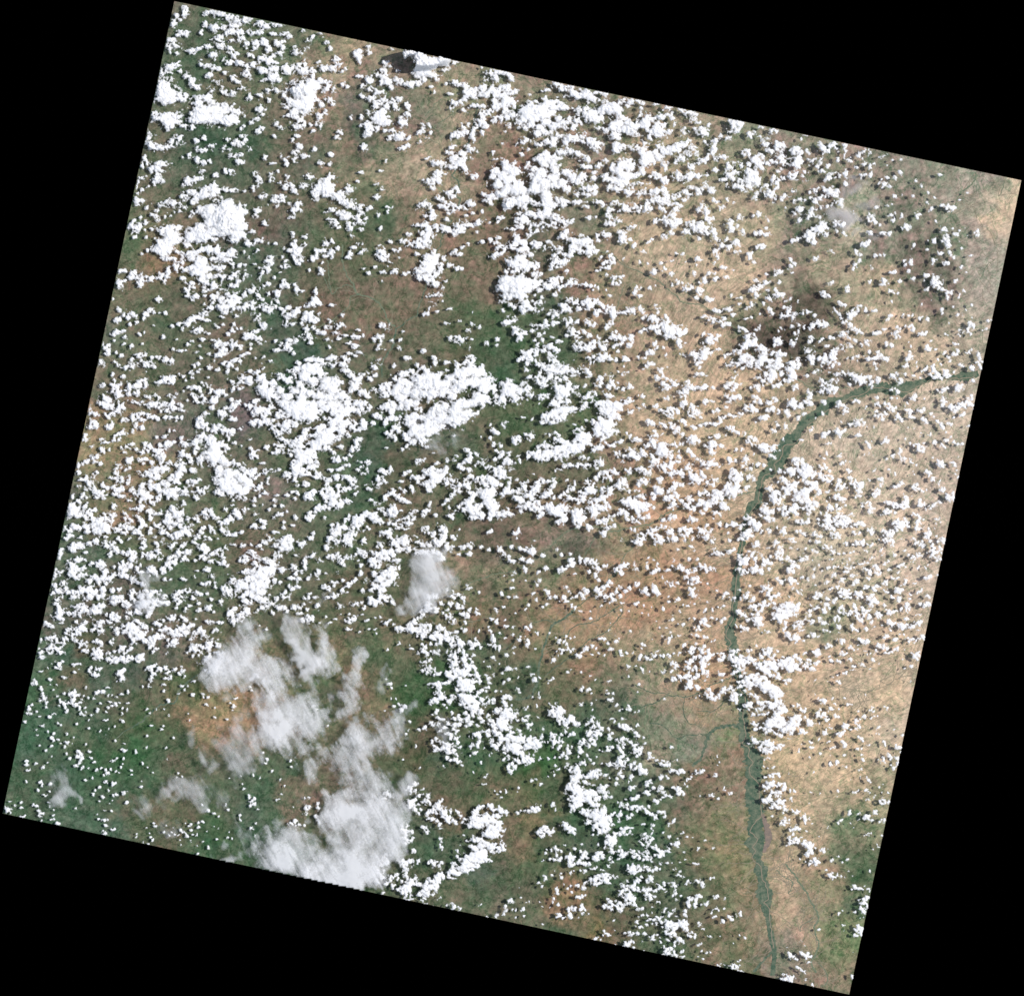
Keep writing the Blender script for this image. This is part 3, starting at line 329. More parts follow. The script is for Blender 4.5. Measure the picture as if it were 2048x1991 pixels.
(1400, 400, 400, """13,50,3,2.5;15,53,3,3;34,49,3,2;38,48,2;13,60,2.5,1.5;20,64,3,2;23,65,2;31,66,2,1.5;14,70,3,1.5;24,73,3,1.5;28,74,1.5;14,75,2.5,2;4,77,3,3;1,80,2;8,70,2;1,87,2;46,52,2,2;47,55,2;
35,93,3,1.5;39,93,1.5;30,91,2;12,95,3,1.5;6,95,2;8,96,2;37,98,2,1;46,101,3,3;48,100,3,4;43,102,2;27,104,4,2.5;17,106,3,2;14,105,2;31,109,3,2;
82,96,2.5,2;80,94,1.5;93,97,1;60,98,1.5;80,102,2;84,104,3,3;84,108,3,3;80,111,4,2.5;77,110,2;89,111,3.5,3.5;66,105,2.5,3;68,108,2;65,103,2;102,107,3,2;98,108,2;109,110,1.5;128,105,2,2;134,99,3,2;137,100,2;131,97,1.5;132,109,2.5;130,107,2;142,110,3,3.5;145,108,3,3;149,104,2.5,2;152,101,3,1.5;157,105,2;165,105,2.5,2;168,105,1.5;160,110,1;180,110,3,2;178,114,1.5;173,95,2,1;182,97,1;
43,113,2,1;48,112,1;57,109,1;55,121,2,3;53,123,1.5;
3,111,3,2.5;8,113,4,3;12,115,3;18,115,4,3;23,113,3,2;25,117,3,2;21,119,3;40,122,4,2.5;37,121,2;43,124,3;28,118,2;
46,130,4,3;50,129,4,3;46,134,4,3;51,133,4,3;44,137,4,3;48,136,4;52,138,3;
10,131,4,3.5;14,132,3;17,129,2.5,2;3,127,2;8,134,3;2,136,2;5,139,2;12,137,2;17,142,3,1.5;
5,145,5,3.5;2,150,4,4;7,142,3;1,155,2;0,160,1;
36,144,4,3.5;40,142,3;33,144,2;41,140,4,3;58,142,4,3.5;60,145,4,3;56,139,2;62,146,2;26,147,3,2;23,149,2;
45,149,5,3;40,152,6,4;50,151,5,4;36,155,5,3;30,156,4,3;25,157,3,2;46,154,5;55,155,5,4;60,151,5,3;66,153,5,3;68,146,3,2;72,147,3,2;77,147,4,2;81,148,2;75,144,2;72,158,6,5;66,158,5,3;74,154,4;40,160,2,1;78,158,2;
88,156,6,5;92,152,3,3;85,161,4,3;91,158,3;94,156,2;
57,169,4,3;62,166,4,3;60,172,4,3;66,171,4,3;70,168,4,3;68,165,4;78,166,3,3;87,168,4,3;84,172,2;74,176,3.5,2.5;70,177,2;79,171,2;34,165,2,3;32,169,2;88,165,3;5,167,3,2;2,165,2;
28,175,4,3;33,176,4,3;25,178,3;38,176,2;31,180,3;2,179,4,4;5,177,3;12,178,2;52,177,3.5,3;48,178,2;55,180,2;
25,186,4,3;30,188,4,3;35,187,3;38,189,1.5;53,188,4,3;91,178,3,2;89,180,1.5;104,184,2,3.5;103,188,2;88,189,1;
70,189,2;
111,117,3,3;114,119,3,2.5;107,120,3;120,119,3,3;118,117,2;105,122,2;98,121,2;93,118,2;88,121,3,1.5;78,122,2;74,124,1;93,125,2,3;90,127,2;73,134,4,3;76,136,2;71,138,2;88,137,3,3;86,134,1.5;91,132,1;
136,127,4,3.5;139,126,2;133,129,1.5;143,119,3,3;136,116,3;134,113,2;150,125,3,2;155,127,1.5;147,122,1;127,132,1.5;123,131,1.5;116,132,3,2;113,135,2;107,132,2;103,135,2;104,130,2;
158,136,4,3.5;161,134,2.5;154,139,2;152,137,1.5;146,133,3,2.5;143,132,2;142,136,3;140,140,5,3;136,142,3;130,143,4,2.5;126,144,3;121,139,2,1;135,138,3;
104,141,4,3;102,144,3;108,146,3,3;110,149,3;104,150,4,3;113,151,3,2.5;118,152,4,3;120,148,3;124,148,4,4;127,150,3;117,155,3;122,155,3;128,154,1;106,154,2;129,146,2;
145,150,3,2.5;149,149,2;155,147,2;160,145,2;140,151,1.5;168,145,3,2;165,151,3,2;168,149,2;175,151,3,2;178,152,2;170,156,3,2;167,160,2;160,151,2;165,156,2;172,148,2;149,153,1;
166,127,3,2;170,126,2;175,123,2.5,2;179,139,3,2.5;182,139,2;176,137,2;187,127,3.5,3;184,126,2;187,121,2;186,130,2;
113,163,3,2;109,164,2;122,160,1.5;126,157,2;132,156,1.5;123,164,1;101,167,2,1.5;115,158,2;
131,166,3,2.5;135,164,2;138,166,2;143,166,3,3;148,168,5,4;154,169,5,4;160,169,4,3;150,172,4;156,173,3;164,173,4,3;163,176,3;168,171,3,3;141,164,2;
116,173,3,2.5;113,172,1.5;120,174,2;125,172,2;131,171,2;141,175,2;129,173,2;
125,180,5,4;123,177,3;127,184,3,2;116,182,3.5,2.5;118,180,2;129,181,2;92,176,1;
183,166,3,2;180,167,1.5;187,167,3;190,171,3;189,174,2;181,180,2.5,1.5;185,180,1;188,183,2;182,188,2,1.5;168,188,1.5,1;187,188,1"""),
(1500, 200, 400, """10,26,3,2;22,29,3,3;5,31,3,2;9,34,2;0,35,2;53,34,3,1;48,38,1;14,40,4,5;17,42,2;26,44,4,4;28,48,4,4;32,44,3;25,40,2;18,50,4,4;16,48,2;
8,54,5,4;7,60,5,4;9,64,4;4,57,4;12,66,2;20,58,5,3;30,55,5,3.5;31,59,4;25,60,2;16,61,2;
42,46,4,3;43,50,4,4;39,48,2;54,49,4,3.5;49,50,3;46,56,5,3;42,61,4;46,64,2;48,60,2;58,58,4,4;66,58,4,3.5;64,63,3,2.5;62,56,2;70,67,4,3;73,63,2;
68,47,5,4;66,44,3;76,44,4,3;80,42,3;82,47,2.5,3;74,49,2;90,43,2,2;90,48,2;89,53,2;93,58,3.5,2.5;95,56,2;83,57,2.5,2;
108,50,3,3;113,50,2.5,3;103,53,2.5;126,54,3,3;107,56,1.5;107,62,4,3;113,62,3.5,3.5;102,64,2;118,61,1.5;131,62,2,1;144,57,1.5;135,57,1.5;
4,72,5,5;5,79,5,5;8,76,3;0,70,3;22,73,3,2;27,75,3;24,79,4,3;21,76,3;30,74,2;15,82,2;24,84,3,2;11,86,2.5,3;6,88,3,2.5;20,91,4,4;22,94,3;18,88,3;4,94,3,2.5;28,66,3,1.5;26,68,2;
40,73,4.5,4;43,70,2.5;51,69,3,2;53,76,3.5,2;49,73,1.5;76,71,4,3;74,75,4,3;80,75,4,2;71,76,2;90,71,3,3;85,73,2;109,71,3,2;115,71,2.5;106,72,2;142,69,2;180,71,2.5,2;137,74,3,2.5;130,74,2,1.5;124,76,1;133,82,2;126,80,3,2.5;122,80,1.5;
72,86,5,3;76,87,4,4;70,84,2;62,86,4,2.5;56,88,3,1.5;43,87,3,2;40,85,2;33,92,3,3;30,95,2;47,95,4,2.5;42,96,2;52,95,2;67,94,5,3;70,92,3;62,96,3;57,93,1.5;82,88,3;80,91,2;90,80,3,2;
47,105,4,3;43,108,3;34,103,2;62,104,5,2;68,103,3;73,102,2;78,100,3;85,98,4;57,109,4,3;55,112,2;64,111,4,2.5;70,109,2.5;46,114,3,3;7,108,3,3;3,110,2;15,112,2,2;17,114,1.5;
69,118,4,4;66,123,6,4;60,124,5,3;56,127,4,3;72,122,3;60,130,3;55,131,3;60,135,3;52,129,2;41,134,4,2.5;45,132,2;72,127,3;
113,113,4,4.5;97,107,2;83,118,4,3;88,119,3;80,116,2;114,126,3.5,2.5;120,102,2,1.5;129,101,3,1.5;134,99,1;134,110,2.5,1.5;119,117,2;123,119,1.5;88,127,3,2;82,125,2;126,127,4,2;132,127,3;
143,110,2.5;138,108,1.5;159,111,3,3;136,115,1.5;148,121,3,3;149,124,1.5;172,104,2;177,116,2;184,124,3.5,3;186,131,4,3.5;188,137,3;175,134,2;182,134,1.5;169,134,1;
157,77,1.5;162,82,2;169,88,1.5;175,93,1;155,91,1.5;144,91,1;137,92,2;187,103,3;182,100,1.5;168,98,1.5;
10,140,4,2.5;6,141,2;1,146,2;15,128,3,2.5;10,127,2;5,128,2;16,123,2;38,152,2,2.5;39,159,3;42,157,2;62,151,3,2;64,150,2;76,144,4,2.5;79,146,1.5;110,137,4,3;105,137,2;113,135,1.5;118,148,2.5,2;123,148,1.5;127,147,1.5;105,147,1.5;100,145,2;101,158,3,3;98,161,1.5;115,160,2;104,153,2;
152,154,3,3;148,156,2;146,154,1.5;174,153,2.5,2;181,146,3,2;187,155,3,2;190,145,2;168,142,1.5;155,139,2;
15,166,2,1.5;3,155,1.5;27,164,4,3;24,167,2;14,174,4,3;5,172,3;11,177,2;3,180,5,4;8,178,3;27,174,2;40,164,2,1;16,181,3,1.5;5,185,3;27,185,4,3;22,187,3;18,189,3;31,186,2;37,189,1.5;24,181,2;
75,175,2.5,2.5;78,173,1.5;70,184,3;75,186,2;92,179,3,2;93,182,2;127,173,3.5,3;124,176,2;134,164,2,1.5;137,164,1.5;142,173,1.5;113,173,1.5;134,182,3,2;140,184,1;150,163,1.5;155,170,2;167,168,2.5;165,172,1.5;176,174,5,5;174,170,3;179,178,2;168,180,2;187,183,2;188,188,2;183,181,2"""),
(1550, 1500, 300, """29,1,2,2;30,2,1;57,4,1.2,1.2;70,7,.8;87,5,2,1.3;43,8,.8;111,11,2.2,2.5;110,4,.8;69,16,2,2.5;72,17,1;79,14,2.5,1.8;77,16,1.5;86,19,1,1;90,20,1.5,2;106,24,2.5,1.5;109,22,1;79,19,1;
142,3,1.8,1.5;144,6,2,2;148,9,2,2;146,11,1.5;136,11,3,2.5;133,13,2,2;139,14,1.5,1.5;130,11,1.5;154,10,2,2;155,16,2,3;150,21,1.5,2;147,18,1;153,20,1;158,1,1.2,1.2;
1,29,3,1.2;5,31,2,1.5;17,29,.8;48,27,1,1.5;96,37,.5;107,33,1.5,1.5;115,34,1;118,37,1.5,1.5;120,40,1.5,1;135,42,.8;132,46,1;
4,42,3,2;7,41,1.5;11,44,2,3;10,49,2.5,3;5,53,3,3;1,53,2,3;3,57,1.5;2,46,1;6,61,3,2;10,63,3,2.5;3,65,3,3;8,67,3,2;13,62,1;20,60,1.5;21,64,1,1;
19,50,1.5,2;23,50,1.5,1.5;25,51,1.5,1.5;44,52,1;56,54,.6;79,51,1.2,2;78,58,1.5,1.5;
98,52,2,2;101,53,2,2;105,51,2,2;115,50,2.5,2;117,52,1.5;119,54,1;136,53,1;142,53,1,1.5;125,59,1.2,1;127,57,1;117,62,2.5,1.8;115,63,1;
136,62,3,2.5;139,65,2,2.5;133,64,2;135,68,1.5;143,65,2,2.5;138,61,1.5;
2,72,2,2;6,72,2,2;11,74,3,3.5;9,78,1.5;32,66,.6;12,70,1.5;42,66,.6;25,79,3,2;22,77,1.5;28,76,3,2;31,76,1;20,75,1;37,79,1;
94,78,1.8,2.5;105,80,2,2;108,78,1.5;103,81,1;83,88,2,2;80,91,1.5,1.5;85,86,1;95,91,.8;106,87,1;98,97,1;
115,83,3,3;118,81,2;120,83,1;113,86,1.5;118,87,1.5;121,88,3,2;117,85,2;125,78,3,2;128,77,2,2;127,80,1.5;124,81,1;138,88,3,3;134,88,1.5;136,86,1;132,90,1;
12,86,4,3.5;14,90,4,3;8,88,2;7,92,2;17,88,2;10,94,1;36,83,2,2.5;37,87,2,3;33,86,1.5;38,91,1.5;43,86,1.5,1.5;48,92,1.5,.8;67,97,.8;
27,97,3,3;24,99,3,2;29,99,2.5,2;19,97,1.5;18,101,1.5;17,99,1;22,100,1.5;39,102,1.5,1;
19,109,3,3;22,105,2,2;16,112,3,2.5;20,114,3,3;17,118,3,3;23,117,2;14,120,1.5;26,112,3,3;29,114,2,2.5;27,117,1.5;24,111,1.5;32,109,1;
36,116,3,3;34,117,2;40,120,3,3;44,117,2.5,2.5;42,123,3,2;46,120,2;48,118,1;56,108,.6;
42,130,3,3.5;46,127,2.5,2.5;40,132,2;47,130,1.5;41,127,1.5;60,126,3,2.5;62,129,2,1.5;59,124,1.5;67,124,.8;51,123,1;
52,141,3.5,4;50,137,2;51,145,2.5,1.5;55,141,1.5;44,143,2,1.5;42,145,1.5;45,139,1;47,141,1;38,140,1;45,149,.8;30,137,1;
72,138,2,2;71,139,1.5;80,134,1.5,1;91,138,1.5,1.3;85,141,1;118,104,1.5,1;121,104,1;116,107,1.5,1;114,104,1;119,107,1;112,107,.8;134,107,1.2,1;130,121,2,2.5;129,118,1;124,125,1.5,1;132,123,1;
64,151,1.5,1.2;73,154,2,2;70,157,2,2;67,157,1.5;78,157,1.5,2.5;76,159,1.5;73,159,1.5,1.5;82,158,1.5,1.5;87,160,.8;72,163,.8;93,152,.7;98,158,.6;119,152,1.2,1.2;
100,172,2.5,1.8;97,175,1.5,1.5;103,174,1.5,1.2;106,175,1.8,1.5;109,175,1.2;111,176,1;116,175,1.5,1;119,177,1.2;113,171,.8;101,170,1;116,186,2,2;118,185,1.5;112,188,2,1;106,189,2,1"""),
(1550, 1791, 200, """169,5,2.5,2;177,3,2.5,3;165,13,5,4;168,10,4,2;161,12,2;157,7,1.5;173,14,2;164,23,5,4;172,22,5,4;168,28,4,3;163,20,3;174,18,2.5;150,31,2.5,2;153,29,1.5;120,33,1.5,2;122,31,1.5,1;127,26,2,1.5;161,41,1.2,1.2;167,39,1;128,55,2.2,2;129,65,.8;84,60,1.5;82,62,2;
157,56,3,2;160,60,5,3;164,62,4,4;155,65,4,2.5;162,67,4,3;150,62,2.5,1.5;157,69,3,2;154,73,3.5,2.5;150,71,2;164,72,2,4;48,83,1;51,86,1;55,93,.8;45,87,.7;22,97,1.5,.6;
27,110,4,4;30,112,4,2.5;34,114,3,2;37,110,1.5;25,107,2;50,107,4,4;54,110,4,3.5;59,112,4,3;62,107,3,3;60,117,3,2.5;65,113,1;68,112,1.5,1;30,119,1;
38,119,3,2;42,119,2.5,2;62,124,3,2;65,125,1.5;68,125,1;40,134,3,2;44,136,2.5,1.5;49,138,2.5,2.5;52,140,2,2;56,142,2,2.5;57,146,2,2;47,135,1.5;
15,148,2.5,2;21,147,1.5;13,157,4,3;18,158,5,4;22,156,3;15,161,4,2;27,152,5,4;30,156,5,5;28,161,5,4;34,152,2,3;25,165,3,2;58,157,1.5,1.5;55,158,1;70,168,1.5,2;72,170,1.5;147,151,3.5,2.5;150,154,4,3.5;154,153,3,5;144,150,1;134,136,.8;148,105,.8;155,163,1"""),
(1600, 1200, 300, """14,6,1.5,1.5;17,10,2.5,2;21,8,3,3;24,8,1.5;32,3,5,4;35,6,3,2;28,11,4,2;30,15,2.5,2;37,11,2;43,1,4,3;26,2,2;6,2,2;8,18,3.5,5;5,15,2;3,22,2;12,14,2;15,27,3.5,2.5;12,26,2;24,22,2,2;23,26,1.5;27,27,2,2;31,28,2;34,29,2,1;
44,22,2;43,25,2.5,2.5;49,24,3,3;47,20,2;49,33,3,3;46,31,1.5;33,38,3,3;30,37,2;37,39,1;14,41,2,2;16,44,3,4;10,45,2,1.5;23,44,2.5,2;1,33,3,3.5;0,30,2;4,52,2,2;48,41,1.5,1;
51,10,3,3;54,13,4,4;57,16,3,2.5;60,18,2,2;50,15,2;68,7,3,3;70,9,3,2;67,5,1.5;64,14,2,2;72,17,2,1.5;69,20,2;70,14,2;75,24,3.5,2.5;78,25,2,3;72,22,2,2;81,18,2.5,2.5;83,16,2;79,11,2;78,8,2;87,21,2.5,2.5;90,27,2,2;86,13,3,1.5;90,11,1;
89,4,4,4;93,3,4,3;91,1,4;97,3,2;106,5,2,2.5;108,11,1.5,1;97,19,2.5,3.5;100,21,3,3;96,17,2,2;107,1,1;
125,1,3,1.5;135,6,3,4;137,8,3,3;133,8,2;127,11,1.5,2;133,12,2;
112,14,2,2;116,16,3,2.5;113,17,2;118,14,1.5;121,14,2;114,19,1;111,16,1.5;
151,5,3,1.5;157,5,3,2;160,3,2;164,5,2,2;155,8,2,1;135,15,2,.8;151,18,2,.6;147,19,1.2,.6;
134,23,2.5,2;136,24,1.5;113,27,3,3;112,30,4,3;116,30,3,2.5;119,29,1.5;128,31,4,3;126,33,3,2;131,34,2.5,3;124,30,2;129,36,2;134,30,1.5;141,32,3,2.5;139,33,2;148,28,3.5,2.5;151,30,2,2;153,27,2;146,30,1.5;144,27,1.5;149,37,2,1;
65,33,2.5,3;67,36,2;70,37,2,1.5;72,38,1.5;63,31,1;84,36,2,1.7;83,34,1;94,33,1;92,36,.8;114,38,1;104,37,1;103,32,1;
107,46,2.5,2.5;110,45,1.5;120,50,3,2.5;122,49,1.5;130,43,1.5;125,44,1.5;136,48,3,2;140,50,3,2;143,49,2,3;145,54,1.5,2;149,47,2;154,46,3.5,3;151,48,2;147,50,1.5;138,53,1.5;
50,50,2,2;53,51,3,3;56,52,1.5,2;52,54,2.5,1.5;46,50,1.5;73,49,2,2;75,50,2;78,52,2;84,52,3,3;82,54,2;86,50,1.5;79,50,1.5;80,54,1.5;
98,56,2.5,3;100,59,1.5;96,58,1.5;107,58,4,3;109,61,2,2;105,60,2;66,60,2,3;68,63,2,2;63,58,2;61,60,1.5;65,57,1.5;73,57,1;72,62,.8;
35,58,3,3;38,57,2.5,2;40,59,1.5;33,60,2;22,61,2,3;20,64,1.5;7,66,2,1.8;5,65,1;19,67,3,2.5;22,69,2.5,3;17,65,1.5;51,67,2,2;56,68,3,2.5;59,67,1.5;53,65,1.5;96,64,2.5,2;94,67,1;123,61,2.5,1.5;120,62,1;116,65,3,2.5;112,66,2.5,1.5;108,66,2;84,65,.8;85,69,1;89,68,1;81,64,1;
144,69,2.5,3;148,67,3,3;151,70,2,3;147,73,3,2.5;143,73,1.5;141,66,1;150,65,1.5;141,84,1.8,1.5;139,83,1;132,86,.8;130,74,1;132,62,.7;
2,73,3,3;6,75,2,2;4,79,3,3;9,78,3,4;11,75,2;12,80,2,2;8,83,3,1.5;14,86,3,2.5;1,86,1.5,2.5;17,80,1.5;20,80,3,2.5;23,78,1.5;28,81,.8;38,75,1.5;36,71,1;48,77,3,2;51,78,1.5;46,75,1;63,75,2,1.5;60,77,.7;40,77,1.5,1;
91,75,2,2;93,77,1,.8;78,82,2.5,3;81,83,1.5,1.5;75,80,1;66,83,2,1.2;69,84,1.5;67,88,2,1.5;70,88,1;88,86,1.5,.7;63,88,.8;58,91,1.5,2;54,93,1;47,94,1.2;100,80,1.2,1;4,95,1,1;
19,101,2,1.8;21,100,.8;49,105,1.8,1.5;46,102,1.5,2;50,102,1;35,103,.5;140,102,1,.8;144,97,.6;40,96,1;3,119,.8;19,118,.7;16,113,.5;82,119,1;83,121,.7;
22,124,2,1.5;25,127,2,1.5;29,128,3,2.5;31,127,1.5;40,124,1.2,1.5;55,124,1.5,1.2;42,131,2,1.2;44,133,1;60,132,2.5,1.5;63,132,2,1;65,132,1;110,137,1.5,2.5;107,134,1;109,135,1;
90,134,1.5,1.5;92,136,2,1;89,138,2,1.5;92,141,2.5,1.5;94,139,.8;73,140,1;49,137,1;38,138,2,2.5;36,141,1;
4,138,2,1.5;7,137,1;5,145,3,2.5;6,150,4,5;10,152,3,3;3,147,2;12,156,3.5,3;9,158,2;14,153,1.5;25,138,2.5,2.5;22,142,2;22,146,2.5,2.5;29,144,3,3.5;32,143,2;33,147,2,1.5;33,151,3,3;31,149,1.5;20,155,1;24,155,1;27,147,1.5;16,150,1;37,157,1;
46,147,3,2.5;49,148,1.5,1;44,145,1;80,146,2,2;82,148,1.5;90,149,1.2,1.5;72,151,2,2.5;69,151,2;70,154,1.5;93,146,1;97,146,1.5;76,150,1;80,144,1;
56,159,3,3;59,160,2,2;73,158,2,3;75,161,1.5,1.5;70,156,1;71,163,1;99,160,2,2;97,162,1.5;36,161,1.5;39,162,2,1.5;33,163,1;31,168,2.5,2.5;28,167,1.5;33,166,1;46,168,1.5,1.2;53,168,3.5,2.5;51,171,2,1.5;56,166,1.5;49,167,1.5;64,164,2,1;96,168,1.5,1;99,169,1;119,163,1,.5;129,170,1.5,1.2;80,161,.8;
4,166,3.5,3;1,168,3,2.5;6,170,1.5;23,175,1.5;14,179,1.8,1.3;12,178,1;16,186,2,1.3;13,186,1.5;36,179,2,1;54,180,2,2;56,183,2.5,2.5;52,178,1.5;74,172,1.5,1;77,175,1.5;79,178,1;106,178,2,1.5;108,179,1.5;108,183,1.5;85,184,2,1;88,182,1;72,188,2,1.5;77,188,1.5;41,187,2,1;44,185,1;38,188,1;124,186,2.5,2;127,187,1.5;122,185,1;121,182,1"""),
(1650, 900, 300, """1,4,2,2;18,7,2.5,2;20,5,1.5;21,17,2.5,2;26,14,0.8;31,14,.7;28,24,2,1.5;31,26,2;30,28,1.5;49,5,1.2;54,4,1,1.5;44,9,.7;60,6,.7;62,26,1.8,2;63,24,1;77,11,2.5,1.8;75,12,1;85,7,2,2.5;87,5,1.5;94,1,3,2.5;92,3,2;97,12,3,3.5;99,10,2.5,2.5;96,14,2;100,15,1.5,1;109,14,2.5,1.8;107,11,1;111,15,1;116,18,1.5,1.5;123,1,3,1.8;
148,3,1;135,9,1;145,16,3.5,3.5;147,17,3.5,3;148,20,2.5,2;143,14,2;163,18,2.5,2.5;160,16,1.5;165,20,1;166,25,2,1.5;168,9,.8;167,34,2,3;164,31,1;
80,24,1.5;82,26,2,2.5;81,28,1;87,30,1.3,1.8;111,27,1,.7;112,31,1;
128,28,3,2;131,29,3,3;132,32,2,2;126,29,1.5;130,26,2;136,36,2.5,2;138,38,1.5;135,38,1;143,41,2.5,2;145,40,1.2;142,44,1.5,1;148,50,2.5,2;151,49,1.5;145,50,1.5;147,47,1;143,46,1;
156,57,3.5,3;160,57,3.5,4;162,60,2,4;159,61,3;155,60,2;153,58,1.5;157,63,1.5;152,55,1;162,54,2;
112,46,2,3;116,47,4,3;119,49,3,3;113,49,2;121,51,2;117,43,3,2;115,51,1;128,51,1,1.5;110,57,.8;124,52,1;
97,41,2.5,3;94,44,2,2;92,45,1.5;88,47,2,1.5;90,48,1;95,39,1.5;99,42,1;83,46,.7;
2,22,2,2;5,27,2.5,2.5;3,32,3,2;7,33,2.5;2,37,2;5,40,3,2;8,37,1.5;2,52,3,2;5,50,1;
17,38,3,2.5;19,40,2,1.5;15,36,1.5;17,44,3,2;20,46,4,3;24,46,3,2.5;18,49,3,2.5;22,49,2;14,48,2;25,43,1.5;15,46,2;13,50,1.5;
31,34,2.5,2.5;33,36,2;29,33,1.5;36,43,3,2.5;39,46,3,2.5;42,43,4,3.5;46,42,3,3;44,48,3,2.5;40,51,3,3;43,54,3,3;41,58,3,2;38,60,2;36,48,2;47,45,2;45,58,2;33,43,2;34,40,1.5;38,39,2;36,55,1;
54,36,1.5,1.5;56,38,1.2;68,35,1.8,2;71,37,2.5,2.5;72,40,2.5,2;73,43,2.5,2;71,46,2,2;70,42,1;64,50,3,2.5;67,53,3,2.5;62,54,2;60,55,2;56,57,1.5;66,56,2;63,58,1.5;59,50,1.5,1;69,55,1.5;61,59,1;
12,58,3,2.5;16,56,2,1.5;18,60,3,2.5;21,62,3,3;17,63,3,3;22,66,2,1;13,62,2,1;24,70,2,2;26,62,1.5;6,72,3,2.5;9,74,2,2.5;4,70,2;15,71,3,3;17,75,2,2;14,77,1.5;3,76,1;21,72,1.5;7,77,1;2,64,1.5;6,60,1.5;
49,67,4,3;52,66,2.5,2;47,70,2;50,71,1.5;57,67,1.5,2;54,69,1;57,75,4,2.5;60,74,2.5,2;56,78,2.5,2.5;60,78,2.5,1.5;58,72,2,2;62,73,1.5;55,76,2;53,80,1;58,71,2;
79,66,4,2.2;82,66,2;75,66,1.5;89,68,3,2.5;86,70,2;91,71,2;97,69,3,2;101,66,3,3;103,63,2,1.5;97,65,2;103,70,2.5,1.8;100,73,3,1.8;98,73,2;104,67,2;106,72,1;95,72,1.5;101,58,2,1.5;99,60,1.5;103,60,1.5;99,55,1;90,73,2,1;87,73,1;
79,75,2.5,2;83,77,2,2;76,78,2.5,2;75,81,2,1.5;80,80,2.5,2;71,82,2,1.5;84,79,1;89,80,1.5,2;73,79,1;86,84,.7;
119,65,3,2.5;124,66,3,2.5;126,69,2,2.5;121,69,3,2;118,68,2;120,63,2,1.5;122,71,2;127,73,1.5;128,75,1;138,69,2.5,2.5;136,71,1.5;133,73,1.5,1.5;143,64,2.5,2;145,66,1.5;140,67,1;131,70,1;
4,84,3,3;2,90,4,5;5,94,4,4;7,99,4,3;3,99,3,3;10,101,2,2;1,80,2;
14,84,3,3;20,84,4,3.5;25,83,3,2.5;28,86,3,3;30,82,2,2;18,89,4,3;24,89,4,3;31,90,3,2.5;34,88,2;15,93,2.5,2;20,93,3,2;25,94,2,2;16,80,3,2;29,93,2;12,89,2;33,80,2,1.5;10,86,1.5;35,83,1;22,97,1.5;27,97,2,1;
37,94,2.5,2;41,93,3,2;45,93,3,3;48,95,2,2;43,90,2;46,90,2;34,97,2,1.5;40,97,1;
55,101,3,2.5;59,101,3,2;62,103,2.5,2;60,106,3,1.5;57,104,2;54,99,1.5;58,98,1.5;
74,103,3;78,107,3,3;82,103,3,2.5;84,101,2,1.5;81,107,2,2;84,107,2.5,2;77,104,2.5,2;86,105,1.5;75,108,1.5;
91,96,5,5;96,92,5,4.5;101,89,3,3;95,98,4,3;98,95,3,3;102,94,2.5,2;88,92,3,2;86,93,2;84,94,1.5,1.5;92,89,2,2;99,86,2,1.5;104,96,2,1.5;88,98,2;105,91,1;90,101,2;97,101,1;87,96,1;
114,81,2,2;118,83,2,2;120,87,2,2.5;117,90,3,3;116,94,2.5,3;119,97,4,3.5;117,101,3,2.5;121,93,2,2;122,99,2,2;114,98,2;112,79,1.5;116,78,1;110,82,1;121,84,1;
142,87,4,2;145,85,2,1.5;139,87,1.5;140,92,1,.8;124,88,1;147,91,1;138,99,1.2,2.2;
127,105,2.5,2;130,103,2,2;129,109,2.5,2.5;132,106,2;126,110,1.5;131,99,1.2,1.5;128,112,1;
123,117,3,3.5;125,120,2.5,3;121,119,2;124,122,1.5;118,116,1.5;114,114,1;116,118,1.5;111,111,1.5;108,112,1;113,119,1.5;120,121,1.5;
148,114,3,3.5;150,112,2;149,118,2,2;151,115,1.5;143,112,1.5;140,108,1;142,116,1.5;133,115,2,2;135,120,2,2;138,123,2,2;136,126,2,2;134,128,2,2;138,130,3,2;142,129,2,2;144,126,2.5,2;143,134,3,3;146,138,2,2;140,136,2;145,122,1.5;148,124,1.5;131,112,1;136,133,2;133,135,1.5;147,130,1.5;140,140,1.5;129,130,1;
10,107,3,2;14,107,3,3;12,111,3,1.5;17,110,3,2;19,107,1.5;15,112,2,1;8,105,2;6,104,1;11,103,1;
35,104,2,1.5;37,107,1.5;43,105,1.8,2;40,106,1;40,118,2,1.8;42,120,3,1.5;46,117,3,3;48,120,2,2;44,115,1.5;38,116,2;48,114,1.5;54,119,1.5;58,120,2,2;60,118,1.2,1.5;56,123,1;35,119,1;68,112,1.5,1;73,113,1.5,1.3;71,110,1;75,117,1;
78,115,2,1.5;81,114,3,1.8;85,117,3,3;83,120,2,1.5;79,119,1.5;76,112,1.5;86,114,1.5;82,123,2,.8;86,122,1;91,113,.6;97,112,1,.8;
3,124,3,2.5;6,122,2;8,127,2,1.5;1,121,2;11,129,2.5,2;7,131,2,1.5;11,126,1.5;1,128,1;17,131,1.5;23,130,1.5,2;35,128,2,1.5;32,130,1.5;36,130,1;52,128,2,1.2;49,127,1;53,125,.8;27,119,1.5;25,117,1;22,118,1;
70,127,2,2;68,128,1;72,125,1;71,133,1.5,1;74,131,1;88,132,2.5,2;86,130,1.2;100,127,1.5,1;102,126,1;98,128,.6;105,133,1.5;112,134,2,1.5;116,132,1.5,2;118,134,1.5,1.5;108,136,2,1.2;113,138,1.5,.8;107,140,.7;122,133,1,1.5;111,141,1;103,135,1;119,130,1;
5,138,.8;9,138,2,1.5;59,136,2,1.2;62,137,1.5;56,138,1;54,142,1.8,1.2;58,134,.8;46,143,2,1;43,143,1.5;41,140,1;50,141,.8;63,139,.6;
